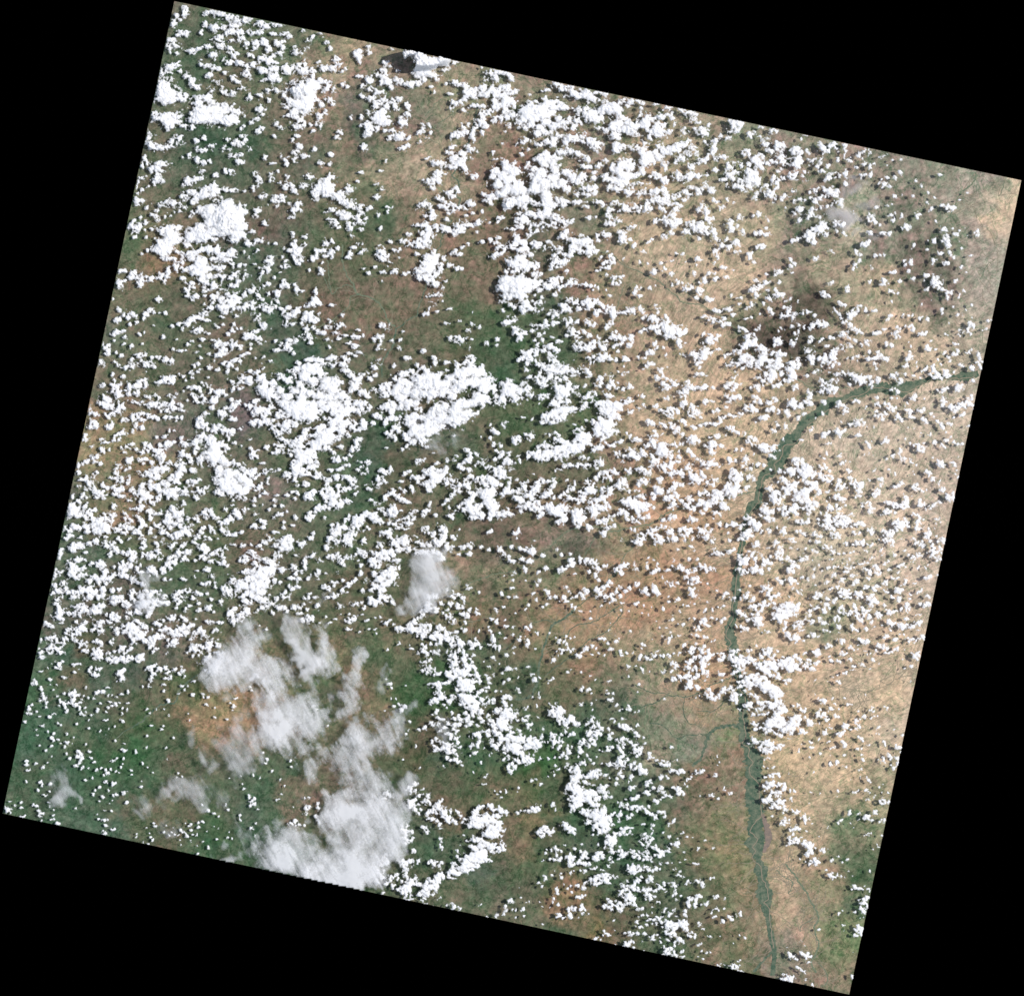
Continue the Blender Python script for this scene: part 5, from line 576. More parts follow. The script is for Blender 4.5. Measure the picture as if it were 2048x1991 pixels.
120,146,5,3;116,144,2;128,145,4,4;134,144,4,3;140,143,4,3;137,147,4,3;126,150,4,3;118,152,5,4;123,153,3;116,157,4,2;130,149,3;120,157,3;123,158,2;140,153,3;137,152,2;
152,142,4,3;158,142,4,3;163,144,3;168,144,4,3;174,144,4,3;180,146,4,3;183,149,3,3;172,147,3;160,146,3;148,144,3;188,141,2;
170,138,4,2;178,134,4,4;182,131,4,4;180,136,4;173,130,2;175,126,2,3;170,126,2;165,124,3,2.5;169,121,2;183,122,3,2;186,125,3;160,135,3,2;187,138,3;165,137,3;
170,105,3,2;171,100,2,3;166,106,2;176,109,2,1.5;164,109,2;189,110,2,2;188,94,3,3;184,99,1.5;189,103,2;178,117,1;183,120,2;
161,57,3,3;165,56,2,2;159,60,1.5;
125,8,3,3;130,5,4,4;136,4,4,3;140,8,4,2;145,5,5,4;152,3,5,4;158,2,4,4;150,8,4;160,8,4,2;163,10,2;135,10,3;
120,14,3,2;125,17,3,2;130,20,3;135,17,3;140,18,3;143,16,3;150,18,5,4;155,16,4;152,22,5,4;158,15,4;165,16,5,4;172,14,6,5;178,8,6,6;185,6,5,6;183,15,5,5;188,20,4,5;178,20,5,4;182,25,4,3;170,22,5,4;165,26,6,4;158,26,5,4;155,30,6,5;162,33,6,5;170,31,5,4;175,27,4;168,38,4,3;150,37,4,3;155,40,5,4;163,41,3;150,43,3;148,33,3;129,23,2;130,31,3,2;134,33,3;138,37,2;142,28,3;137,26,3;146,46,2;130,45,2,1;168,44,2;178,31,3;
168,67,4,4;172,65,4;175,70,6,5;180,68,5,4;186,66,4,4;188,75,3,3;180,76,4;174,78,5,5;170,84,4,3;168,80,4;164,80,3;158,74,4,3;155,73,2;178,60,3,2;182,72,4;160,79,3;172,86,2;153,75,2;165,74,3;188,57,2;187,79,2;174,50,2,1;
28,133,4,3;35,131,4,3;26,138,4,3;33,136,5,4;39,135,3,4;32,141,7,4;27,144,4,2;38,140,4;29,148,3,3;25,148,3;36,143,3;
17,131,3,3;16,136,3,3;10,138,3,2;13,135,2;18,133,2;12,142,2,1;48,137,3,2;50,135,3,3;46,135,1.5;2,137,1,1;
4,148,4,4;8,150,3,3;2,145,3;5,155,3;18,154,4,4;20,158,4;25,156,4,3;14,150,2;16,160,5,3;10,160,3;30,161,3,3;23,163,3;10,165,5,4;3,162,4;12,168,6,4;17,164,4;4,169,3;9,173,6,4;3,176,4;6,180,5,4;14,176,5,4;18,172,3;24,172,3,3;28,173,1.5;12,183,3;2,186,3;
42,156,3,3;40,160,4,2.5;38,160,2;52,154,3,3;52,158,3,3;48,163,4,3;45,165,4,3;39,169,3,2;47,169,3,2;45,172,2;56,170,2,2;44,147,2,1;
60,145,3,2;58,148,3,2;66,152,3,2.5;64,153,2;64,165,4,4;66,162,2;83,164,2,2;73,164,2,1;88,171,3,2;106,164,2,3;104,166,1;
95,174,3,2;100,172,2;93,177,3,1.5;107,181,2,2;101,170,1.5;78,173,3,2;73,177,3,3;76,180,4,2;80,176,3;83,173,2;88,181,2;92,182,1;70,178,2;75,188,2;73,187,2;81,186,3,3;72,140,2;78,148,2;80,150,3,2;75,149,2;84,147,3;88,152,3;92,150,2;88,155,3,2;90,158,2,1;
106,157,2,2;103,153,1.5;
125,170,6,4;120,170,3;130,165,6,4;135,161,5,4;140,159,3;118,164,3,2;128,175,6,3;120,178,5,3;116,180,3;133,172,4,3;137,168,4;123,182,3;128,181,3;110,170,2;112,172,3,2;117,175,3;118,167,2;138,175,3;140,165,3;
33,186,4,4;35,182,2;25,188,3;18,186,3,2;8,188,4,3;2,182,2;15,189,3;57,184,2,2;45,177,3,2;40,178,3;63,187,3,2;56,187,2,2;37,176,2;52,188,2;
115,189,3;125,189,4;130,187,3;170,187,4,3;175,186,4;188,180,2"""),
(50, 1200, 400, """30,3,3,3;33,7,3,3;36,9,3;41,12,4,2;34,11,4;30,13,3;33,17,5,3;28,18,2;
50,7,5,4;56,9,5,4.5;52,13,5,3;48,11,3;58,7,3;66,9,4,5;72,5,4,4;70,10,4,3;62,12,3;75,5,2;
20,22,3,3;24,23,4,3;18,24,2;27,25,1.5;
87,2,5,3;84,3,2,2;95,1,4,2;98,4,4,3;93,4,2;110,5,5,4;116,3,6,4;124,3,5,5;121,7,3;130,2,5,2;
97,14,3,3;101,12,3,3;107,10,4,3;111,13,2;119,12,3,2;116,15,2;
83,12,3,2.5;87,15,4,3;83,17,3;79,19,2;88,19,2;78,13,2;90,16,2;82,20,2;
69,22,5,4;73,20,3;67,24,3,2;71,30,3.5,2.5;65,28,2;58,20,2,1.5;49,20,1.5,2.5;
43,28,4,3;50,30,3,4;53,26,3,3;56,27,3;47,32,2;40,30,1.5;
24,37,5,3;31,37,4,3;20,37,2;28,35,3;16,37,2;37,37,3,2;41,36,3,3;46,36,2,2.5;38,40,2;34,40,3,1;49,37,2;
26,44,4,3;30,46,4,3;22,45,3;33,49,3,3;27,48,2;34,45,2;13,46,1.5;17,54,3,2.5;24,50,3,1;15,49,2;
56,40,3,3;53,42,2;58,43,3,3;57,47,3,2;51,44,2;60,40,1;60,47,1;
70,38,3,3;73,40,2;66,39,2,1;82,40,2.5,3;84,37,1;
86,28,2.5,4;88,31,2;84,25,2;
97,26,6,4;102,25,5,4;106,27,4,3;95,30,4,2;103,31,6,3;108,34,6,4;104,36,4;101,34,3;112,32,4,3;114,25,3,3;110,21,3,2;107,19,4,2;99,22,3,2;116,30,2;
115,38,4,3;120,38,4,4;123,36,4,4;121,42,4,3;119,44,2;128,34,4,3;132,35,3,3;126,33,3;
125,21,3,3;128,23,3,2;132,20,3,3;133,26,3,3;130,28,2;122,28,2,2;138,16,4,3;142,15,3,3;137,27,3;149,17,4,2.5;153,18,2;
139,30,4,3;145,30,4,4;150,27,5,4;152,24,3;156,25,3;154,31,3,3;148,33,4,2;142,33,2;160,24,2;
162,31,4,4;166,28,4,3;170,30,2;160,34,3;158,36,2,;171,34,3,2.5;
138,41,4,3;143,39,3,3;136,38,2;142,43,2;125,46,3,2;122,48,1.5;
161,44,4,4;157,46,3;164,47,3;154,49,2;166,43,2;171,44,4,3;175,41,4,3.5;180,40,4,3;183,42,3;175,46,3;168,48,2,3;166,51,2,2;160,53,2,2;187,44,3,2;
183,49,4,3;186,51,5,4;174,54,3,2.5;176,52,2;172,57,2;172,66,2,1.5;175,68,2;166,60,3,1.5;188,56,4,6;
180,65,6,5;186,62,5,5;188,68,4,4;184,57,4,4;
176,20,4,2;173,19,1.5;184,21,2,1.5;188,21,1.5;184,28,2.5,2;180,29,1.5;174,7,3,3;177,5,2;172,9,1;166,9,2;165,3,2,2;186,1,3,2.5;154,8,2,2;157,5,2;146,4,2,2;153,10,1;163,18,1;180,11,1;145,7,1.5;148,1,2;136,2,3;
68,50,5,4;70,53,4,3;64,51,2;66,55,3,1;73,51,2;65,46,2;70,47,4,2;74,55,1;
79,50,3,2.5;83,52,2,2;79,56,3,2;86,55,3,3;92,55,5,3;97,54,4,3;88,58,4,1.5;95,58,4,1;102,54,2,2;83,57,2;
93,46,2.5,2.5;90,48,2;101,46,2.5,3;98,48,1.5;86,48,2,1;96,50,3,1;109,54,3,3;112,52,1.5;109,58,2,1.5;106,56,1.5;112,55,2;
118,63,4,3;122,63,2;127,64,2.5,2.5;134,63,2.5,2.5;129,66,1.5;125,61,1;122,69,3,2;121,73,2,3;119,75,1;
135,70,3,2;133,74,3,1;139,72,1.5,2.5;143,66,2.5,2.5;150,66,3,3;147,69,2;152,72,1;137,68,1;135,50,1;
90,69,3.5,3;92,67,2;91,75,4,2;94,73,2;88,76,1;95,65,1.5;
60,66,2.5,3;63,68,1.5;63,64,1.5;68,65,2;72,65,2.5,2;68,71,3,1.5;67,69,1.5;47,61,2,1.5;51,60,2,1;33,60,3,3;30,64,2,1.5;33,65,2,1;36,58,1.5;48,68,1.5,1;52,65,1;
37,72,2,1;40,73,3,1.5;24,75,1.5;8,75,2;10,79,2,2;7,78,1.5;16,83,1.5;30,80,1;15,67,1.5,1;22,64,.8;26,60,.8;24,80,.7;58,82,1.5;27,85,.7;
38,88,1.8;43,88,1.5,3;47,91,3,3;50,90,2;46,95,3,2.5;49,99,2,2;53,97,3,1;56,90,1;48,86,1.5;52,102,1.5;33,95,2,3;31,91,1.5;37,98,2;40,97,2,2;33,100,1.5;38,101,1.5;40,105,1.5,1.5;45,98,1.5;54,94,1;60,92,1,2;
68,88,2,2;70,87,1.5;74,86,2,2;66,93,2,1.5;79,83,2,.8;73,98,1.5;83,100,2,1.5;86,98,1.5,2;80,102,1.5;81,96,2,.7;90,96,1.5,1;88,92,1.5;92,89,2,1.5;80,90,1;83,90,1;98,86,1,2;98,97,.8,1.5;69,104,1.7,2;77,106,1;
17,91,3,2;19,93,2;15,95,1.5;17,88,1;21,98,1.8;20,102,1.5;4,103,2,2;7,99,1.5;2,107,1.5;5,107,1.5;12,105,1;15,110,.8;28,108,2,1.5;24,111,1.8,1.5;0,115,1.2;
54,108,2.5,2;58,102,1;59,106,1;64,109,1.5;62,113,.8;93,102,1.2;98,103,1;93,107,1;93,114,2,1.5;77,113,1.8,.8;49,117,1;32,117,1.2;35,118,1;
17,119,2,2;10,122,1.5;22,124,1.5,1.5;25,130,1.5;12,128,1;28,126,1;40,127,1.2;28,133,1.2;33,132,1;41,135,2.5,2;38,139,1.8;61,121,1.5;58,137,1;72,123,1;80,121,.8;77,128,.8;86,133,1.2;47,130,1;26,138,1;20,142,1;34,136,.8;14,138,.7;
51,143,2,1.5;53,145,1.5;50,148,2;54,151,2.5,2.5;52,155,1.5;49,157,1.5;55,159,2,1.2;62,143,1.5,1;63,149,1.5,1;66,153,1.5,1;68,161,2,1.5;72,159,1;79,164,1.5,1.5;77,161,1;82,160,1;65,169,1;61,160,1;75,166,.8;87,162,.8;101,161,1;
84,152,2,1.2;87,150,1.2;94,150,1;95,143,1.8,1.5;92,141,.8;95,136,.8;106,143,1,2;116,140,1.3;116,129,1;121,119,1.8,1;119,107,1.3,.8;116,103,1;130,122,1;131,119,.8;135,140,1;136,151,1;142,130,1;112,155,1;117,159,.8;86,119,.8;
112,82,1;119,81,1.5,1.5;132,80,1.5,1;132,86,1.2;150,81,2,1;161,77,2,1.2;155,81,1;152,85,1.2;147,88,1;160,89,1.2;170,88,2,1.5;170,92,1.2;174,91,1.5;173,98,1.5;137,95,1.5;133,103,1;137,109,.8;181,111,1;155,107,.8;181,102,.8;157,113,.7;126,104,.8;
2,152,2,1;2,156,1.5;11,155,1.5,1;4,161,2,1;18,158,1.5;14,172,1.8,1.5;13,180,2,1;24,174,1.5;19,185,2,1;24,181,1;22,154,1;40,145,1;43,150,1;26,148,.8;1,172,1;17,176,1;
84,175,2,2;86,173,1;80,180,1.3;71,177,1.2;77,172,1.2;95,183,2,1.5;87,184,1;84,185,1;59,178,.8;65,184,1;62,189,.8;111,176,1;101,166,.8;111,171,.7;146,164,1;150,168,1;145,168,.7;58,171,1;122,163,.6;74,186,1;67,180,1;90,163,.8;93,155,.8;92,158,.8"""),
(600, 400, 400, """2,4,3,2;1,10,1.5;40,2,6,3;46,5,6,4;43,3,5;57,8,4,3.5;58,11,3;67,8,3,2.5;60,6,2;64,9,1.5;
29,10,5,3;38,12,4,3;42,15,6,4.5;47,17,4,3;31,20,5,3.5;34,22,4;28,18,4,2;46,23,3;48,27,3,2;53,22,3,2;57,28,3,1.5;55,16,2;60,23,2;62,17,1.5;57,20,2;76,27,2;83,7,2;89,7,1;75,14,2;84,12,2,1.5;49,34,1.5;
118,5,5,4;123,6,3;113,7,3;140,5,7,4;148,8,6,4;135,6,4,3;152,7,4,3;156,8,3;162,4,4,3;141,13,2,1.5;126,12,3,3;125,15,3,2;128,14,2;120,14,2,1;126,18,2.5,1.5;120,15,2;140,19,3,2;164,13,2;158,15,1.5;173,11,1.5,2;189,17,3,2;188,21,1.5;
110,24,4,2;117,24,4,3;123,28,4,4;120,23,3;129,25,3,3;131,29,2;117,32,4,3;124,32,4,2;120,36,4,3;126,35,3;113,38,4,3;105,33,3,1.5;102,33,1.5;98,40,4,3;105,43,5,2.5;112,43,4,3;110,40,3;119,41,4,4;124,41,3,4;117,45,2;86,39,2,1.5;
137,28,4,4;141,29,3;135,25,2;152,24,5,3.5;158,24,4,3;150,30,4,3;153,29,4,3;147,33,3,2;156,28,2;169,21,4,3.5;172,20,3;166,23,2;180,22,1.5;168,31,1.5;175,1,4,2;180,2,3;163,24,2;
173,40,3,2.5;181,38,2;188,36,3,2.5;186,41,2;190,45,3,4;184,53,4,3;188,52,3;154,45,3,2;160,42,1.5;147,51,3,3;152,52,3,2;144,51,2;143,62,3,2;149,65,3,1.5;154,65,1.5;
25,40,3,3;31,39,2;36,46,2;18,48,4,2;23,48,2.5;31,51,4,4;25,54,3,1;13,53,4,3;11,56,3;15,50,3;58,42,3,2.5;51,45,3,1.5;59,49,4,2.5;46,54,3,2;48,51,2;2,44,3,4;5,43,2;0,50,2;2,57,3,3;4,35,3,2;20,67,3,3;20,70,3;21,60,1.5;9,67,1;
77,50,4,4;74,52,3;76,55,3,3;82,53,3,3;80,56,2;92,49,4,3;94,54,3,2;89,47,2;95,46,1.5;86,59,2,1;75,43,2,1;62,65,2.5,1;66,70,3,2;71,63,1.5;80,69,3,1.5;90,68,4,2;98,70,2;103,69,1.5;78,77,1;84,63,1;
112,52,2;127,50,3;122,56,6,4;128,54,4,4;118,60,5,4;126,60,5,3;115,67,6,5;124,66,6,5;133,66,3,5;120,73,5,5;114,74,4,3;130,72,4,3;137,56,4,3;135,60,2;125,77,6,2.5;130,80,6,3;136,83,3,2;139,77,2,1;110,65,2;
127,91,4,2.5;122,92,2;133,91,3;124,97,3,1;123,102,2.5,2.5;128,100,2;121,108,3,2;130,106,3,2;118,109,1.5;142,104,2.5,1.5;140,117,3,1.5;152,115,2,1;164,119,3,2;161,124,3,2;171,121,2,1.5;164,106,1;136,97,1;
15,88,2,3;2,87,3,1.5;10,99,7,3;18,98,3,3;5,101,4,2;15,95,4;30,100,3,1.5;18,108,2;8,108,6,3;12,113,5,4;4,113,4,3;16,115,3;2,118,2;
29,116,3,2;38,119,4,3;36,121,2;25,121,3,2;13,122,3,2.5;7,122,3,2;6,129,5,2.5;11,131,3,2;22,126,4,2;17,125,2;34,126,3,1.5;43,129,4,1.5;39,128,2;27,133,3,1.5;37,132,2,1;10,136,3,1.5;46,136,2,1;41,109,2,2;56,123,2,1;54,130,3,1.5;60,129,1.5;53,139,3,1.5;28,140,1.5;50,130,2;
57,145,4,1.5;52,148,2,1;47,146,2;
81,120,4,3;83,123,3;77,119,2;79,130,2;74,131,3,2.5;76,136,2.5,3;76,141,3,2;71,132,2;88,134,2;95,133,2;94,140,2.5,2;98,125,1.5;101,151,3,2.5;118,144,3,2;127,151,4,3;128,156,2;139,155,4,2;89,158,2;
143,131,3,2;150,130,2.5,1.5;153,133,3;159,132,3.5,2.5;148,134,2;163,132,1.5;178,137,3,2;188,133,2;187,138,1.5;161,140,2,3;
74,152,4,2;71,156,3,3;75,156,3;69,158,2;72,160,2;
10,152,6,2;18,152,6,3;28,150,5,2;35,151,4,3;44,151,4,2;15,157,5,2;25,156,6,2;34,157,5,3;41,156,5,3;
7,160,7,5;15,162,6,5;20,166,4,4;5,168,6,5;12,172,6,4;25,172,6,4;33,174,6,5;23,178,6,4;30,181,8,4;40,174,3,3;10,184,6,4;18,186,6,4;3,181,4,5;2,188,5;28,188,8,4;40,186,6,4;46,188,5,3;
44,163,4,3;48,167,5,3;53,171,5,3;57,168,3;51,176,5,3;50,180,4;56,178,3;60,183,5,3;64,187,3;70,180,3,3;71,166,3,3;65,165,3,2;60,166,2;67,170,3;
82,176,5,3;78,178,4;85,180,3;90,170,4,3;96,168,5,4;100,164,5,3;106,162,4,3;114,158,4,3;120,162,4,3;98,173,6,4;94,178,5,4;104,176,4;100,182,6,4;90,183,6,4;80,186,5,3;95,188,6,3;108,168,3;
113,170,6,5;122,168,7,5;130,167,6,4;118,176,9,6;128,176,9,6;112,184,8,6;124,185,10,6;138,175,7,5;136,182,7,6;143,168,6,5;152,165,7,6;160,163,8,5;170,164,6,4;176,165,3;155,174,9,7;165,173,9,6;176,173,7,5;182,172,5,4;148,180,5,4;175,180,7,4;183,178,4,4;168,186,6,4;175,188,5,3;185,182,3;187,187,2;150,157,4,3;160,151,4,4;164,153,3,3;163,157,4;157,154,3;172,160,4;145,186,5,4;155,190,5,2;170,190,6"""),
(700, 0, 400, """18,43,3;9,49,3.5,3;6,52,3;9,56,3;10,60,2;17,48,3,3;19,51,2;
40,47,2;33,59,3,2.5;38,63,3,2;
58,52,6,3;65,55,6,4;72,57,8,4;80,58,6,4;72,63,10,5;66,67,5,4;85,60,6,4;92,61,6,4;99,60,5,3;90,67,5,3;72,70,8,4;80,72,6,4;65,72,5,4;82,75,3;70,76,4;
46,69,4,4;31,69,4,3;24,71,5,3.5;18,77,5,4;13,82,4,3;8,73,3,1.5;32,73,4;30,79,4,3;36,79,5,4;39,84,3,3;45,78,4;49,77,3;54,81,3;58,81,3.5,4;64,80,3;
21,85,5,3;27,88,6,3.5;31,87,3;20,94,5,3;26,98,5,3;24,101,3;33,95,4,3;40,97,4,3;46,95,4,3;43,101,3;35,101,3;12,92,2.5;54,100,3,3.5;56,109,3,3;50,117,5,4;53,119,3;48,113,2;
31,107,4,3;26,108,4,3;19,108,4,2.5;23,112,5,3;31,113,5,4;35,118,4;28,116,4;11,112,2.5;16,118,5,5;19,124,6,5;26,122,3,3;18,128,4,3;10,119,2;33,125,3;40,124,3,3;38,130,3,2.5;46,131,4,2.5;50,129,3;56,132,2.5,2;1,112,2;
13,141,2.5,3;50,141,3,2.5;55,138,2;33,154,3,2;29,163,2.5,1.5;10,164,3,1.5;25,176,3;30,180,4,3;26,188,3;7,172,1.5;2,180,3;
70,122,4,3.5;75,120,3;67,127,3;76,126,2;68,135,3,2;74,131,3,2;
98,78,5,2.5;104,81,2.5;92,80,2;
110,82,4;112,88,6,5;110,94,4;118,86,5,4;118,92,5,4;127,84,6,4;128,90,6,4;136,86,6,4;144,85,5,4;150,84,4,4;152,88,4,3;145,91,5,3;138,91,4,3;136,97,3;158,87,2.5;150,96,6,4;146,100,6,4;154,98,4,3;148,106,4,3;139,102,4,4;134,106,3;157,102,2;
134,70,5,3.5;140,68,5,3;148,71,5,3;153,75,3.5,3;139,74,4;145,69,4,2;130,75,2.5;126,64,2,1;
100,99,4,3;96,103,3;106,97,3;108,106,3,1.5;114,101,3;120,101,6,2;127,101,4,2;
126,110,4,4;132,108,3;126,116,5,5;129,121,3;120,117,3;118,123,3;126,127,2.5;117,128,3;139,113,4,3;143,113,4;150,112,3;155,109,4,3;137,116,3;150,120,3;147,125,2;
108,122,4,3;112,120,3;106,126,4,3;101,129,4,3.5;98,130,3;112,126,2;117,133,3,3.5;112,139,3;116,142,4,3;120,144,2;
96,140,4,3;92,145,2;97,146,4,2.5;107,147,3.5,3;100,150,4;
74,151,3,1.5;78,152,3;84,155,6,4;88,158,4,4;96,152,4,3;98,158,6,4;106,157,6,4;113,151,3,2;108,152,4;83,166,6,5;78,172,5,5;74,173,5,4;85,172,4,4;70,172,4,2;78,179,4,2.5;110,163,3.5,3;116,169,3,3;120,168,2;86,189,4,3;94,184,4,3;101,181,4,3;98,187,3;
165,105,6,4;172,100,5,3;170,108,7,6;165,113,6,4;178,105,7,6;187,100,5,5;185,110,7,5;175,113,7,4;160,117,5,4;165,121,6,3;172,119,4;186,117,5,3;180,122,5,3;178,128,6,3;187,126,5,3;173,133,3;162,136,6,4;167,134,3;180,137,5,3;187,135,4,4;176,138,2;163,147,3,1.5;170,142,2;
145,137,3,1.5;136,145,1.5,2.5;138,152,3,1.5;144,151,2,1;
180,150,6,5;187,149,5,6;184,155,5;175,152,3;178,97,3;185,94,2.5;
148,155,4,3;157,155,4,2;150,160,7,5;157,163,6,6;138,163,5,4;135,168,4,4;145,168,5;140,175,6,5;150,172,5;155,170,4;160,175,5;152,180,8,5;162,182,6;145,184,8,4;132,188,6,4;128,185,3;165,190,8,4;172,168,4,4;168,160,3;175,162,4;182,165,6,5;178,172,6,5;185,176,7,7;175,180,7,6;187,187,6,6;170,155,2;187,158,3;
77,83,2,1;80,88,1.5;95,90,3,1;171,90,1.5;187,86,4,2;183,87,1.5"""),
(800, 1591, 400, """8,6,3,3;12,10,5,4;15,13,3,3;14,3,3,2;7,2,2;16,0,2;17,16,2.5,1.5;11,7,4;20,12,1.5;24,3,2,1.5;26,4,4,2.5;28,5,2;38,5,3,3;40,3,1.5;36,7,1.5;
32,13,4,2.5;36,11,4,3;40,11,3,3;42,16,3,4;44,20,2.5,2.5;41,19,2;30,15,3,2;34,16,2;26,16,2;47,21,2,2;50,23,2,2.5;47,25,1.5;53,25,1.5;32,22,4,2;36,24,3,2;38,27,3,2.5;39,30,2,1;28,21,2,1;45,24,2;48,14,1.5;
55,15,2,2;58,18,1.5,1;53,14,1;62,21,4,2.5;60,24,1.5;67,21,2;
72,13,2,2.5;75,11,2;78,10,2;70,15,1.5;86,10,2.5,2;88,13,2;84,8,1;95,12,2,2.5;97,15,3,2;101,15,2.5,2;91,12,1.5;94,9,1;94,2,3,2;91,0,1.5;
70,24,5,4;75,22,4,4;74,28,4,2.5;66,27,4,2;78,26,3,4;70,20,3;81,20,3,3;85,19,4,3;92,19,3,2.5;88,23,4,3;83,25,3,4;93,26,3,3;88,30,5,4;94,31,3,4;84,35,5,4;92,36,5,3;88,38,4,2;80,37,2,2;98,33,2,1;100,31,1.5;95,24,2;90,34,4;60,37,1.5,1.2;
38,40,2.5,1.5;40,43,1.5;39,48,1.5,1.5;40,51,1;38,45,1;
65,42,3,2;70,40,3,2;73,41,5,3;78,42,4,3;65,47,5,2.5;70,49,4,3;76,47,4,3;82,46,5,3;86,48,5,3;90,47,4,3;87,52,4,2;93,49,2;97,46,2.5,3;98,50,2;95,52,1.5;80,52,4,3;75,55,5,4;68,55,4,3;64,57,4,3;79,57,5,4;83,60,3,2.5;70,60,5,3;77,62,3,2;62,62,4,3;67,65,5,3;72,66,4,3;60,67,5,3;55,68,4,3;62,71,5,3;68,70,3,2;55,73,4,3;50,72,4,3;46,72,3,3;47,76,3,2;52,78,3,1;52,64,3,2;54,57,2,3;57,60,2;55,52,1.5,2;50,66,2,2;
38,74,4,3;34,76,4,3;32,80,5,4;37,80,4,3;41,76,2,3;35,84,3,2;29,78,2;25,82,2,2;30,86,4,3;34,88,2,2;25,87,4,4;22,90,3,2.5;20,94,3,2;26,92,4,3;31,93,2;23,97,2,1;35,91,1.5,1;18,92,2;24,84,2;
12,79,4,3;15,82,4,3;10,83,4,3;6,86,4,3;3,88,3,3;15,78,3,2;5,75,2,3;7,78,2,2;9,90,2,2;10,94,2,2;6,93,2,2;2,92,2;1,80,2,1.5;4,96,1.5;12,97,2,1;8,98,2,1;19,84,2,2;38,96,2.5,2;36,97,2;24,102,2,1;22,100,1;20,99,1;6,98,1;
3,63,4,4;5,67,4,4;2,70,2;10,61,4,2.5;13,61,2;18,61,2,2;15,54,2,2;12,52,2;14,52,1.5;17,64,1;3,61,3,2;
32,64,2.5,2.5;30,62,1.5;37,66,2,2.5;40,63,1.5,1;28,64,1;35,62,1;39,69,1,1.5;27,63,1;
3,40,3,2;6,35,4,3;4,30,4,5;10,34,3,3;12,40,2,2;8,41,3,2;5,45,1.5;24,31,3,3;22,29,2;26,34,1.5;
45,102,2,1.2;44,103,1;51,105,2.5,3;50,108,2;57,107,2,2;55,105,1;32,104,1,.7;77,103,1.5,.8;74,104,1,.6;92,112,2,2;91,114,1.5;87,116,1,.7;83,115,1.5,.7;105,98,2,1.5;106,100,2,2;103,100,1.5;100,108,2.5,3;100,104,2,1;99,112,1.5;117,107,1.5,1.5;115,108,1;118,114,1,.8;110,115,1.2,1.3;107,108,.8;110,108,1,1.5;123,100,1;120,101,.8;115,96,.8;114,87,.7;135,105,1;133,100,.7;143,105,.8;
126,11,3,2.5;130,10,3,2;123,14,3,2;128,14,2,1.5;132,12,2,1.5;119,13,1.5,1;112,16,1.5;115,14,1;
146,8,2,2;148,12,1.2,3;144,9,1;137,32,4,3;135,36,4,2.5;132,34,2,2;141,34,3,2.5;145,33,2,2;138,29,2,1.5;146,30,1;157,27,3,2;159,30,3,2;163,32,3,2;165,35,1.5;155,25,1;167,31,1;
162,3,3,3;166,5,4,4;170,4,5,4;174,3,3;164,11,3,3;168,8,4,3;172,8,3,2;162,8,2;180,4,3,3;182,6,3;186,3,3,2;188,8,3,3;184,8,2;187,13,2;175,13,4,2;178,17,3,2;174,15,2;180,14,2;185,20,5,5;180,24,3,3;187,27,4,4;184,30,2,2;189,33,2,3;182,19,3;187,18,3;183,36,1;173,46,1.5,1;189,46,1.5,1.5;157,46,1.5,.8;
150,50,2,1.5;148,49,1.5;153,51,1;144,51,1.2,1.5;138,54,1.2,1.5;140,51,1;136,61,1.2,1;142,60,1,1;150,57,3,2.5;151,60,2.5,2;147,60,1.5;153,58,1.5;149,55,1.5;162,55,1.5,1.5;161,58,2.5,2.5;164,60,2,2.5;158,58,1.5;166,57,1;163,65,2,2;161,62,1.5;166,64,1;172,52,1.5;166,50,1;175,56,3,2.5;178,58,3,2;173,58,2;176,53,1.5;173,63,3,1.8;177,64,2;180,63,2,2.5;184,58,3,2.5;188,57,3,3;187,60,2;169,63,1.5;170,60,1;184,68,2,.8;187,67,1;175,71,2,1.5;172,70,1;163,72,1.2,2;165,70,1;153,77,1.8,2;155,76,1;154,73,1;147,70,1;138,77,2,1.5;138,79,1.5;144,75,1;132,82,1.5,1;135,85,1;136,75,1;
182,79,2,2;186,79,3,3;188,76,3,2;186,83,3,1.5;190,82,1.5;175,86,3,3;176,83,2;173,88,1.5;166,85,2,1.5;169,85,1.5;162,85,1.5,1;159,87,1;148,87,1.2,1.2;150,90,1.8,2;149,92,1.5;163,91,1.2,1;169,96,1.5,1;173,95,1.2,1;176,94,.8;171,97,.8;146,97,1.5,1.5;145,100,1.5,1;150,103,1.8,1.5;
166,107,2,2;163,106,1;160,108,1.5;161,112,2,2;163,114,1.5;151,112,2,1.5;149,114,2,1;153,114,1;155,116,1;157,114,.8;173,105,2,2;171,107,2;174,111,2,1.5;176,108,1.5;179,111,1.5,1.2;169,115,1;136,121,.7;155,83,.7;187,134,1;185,136,2,.8"""),
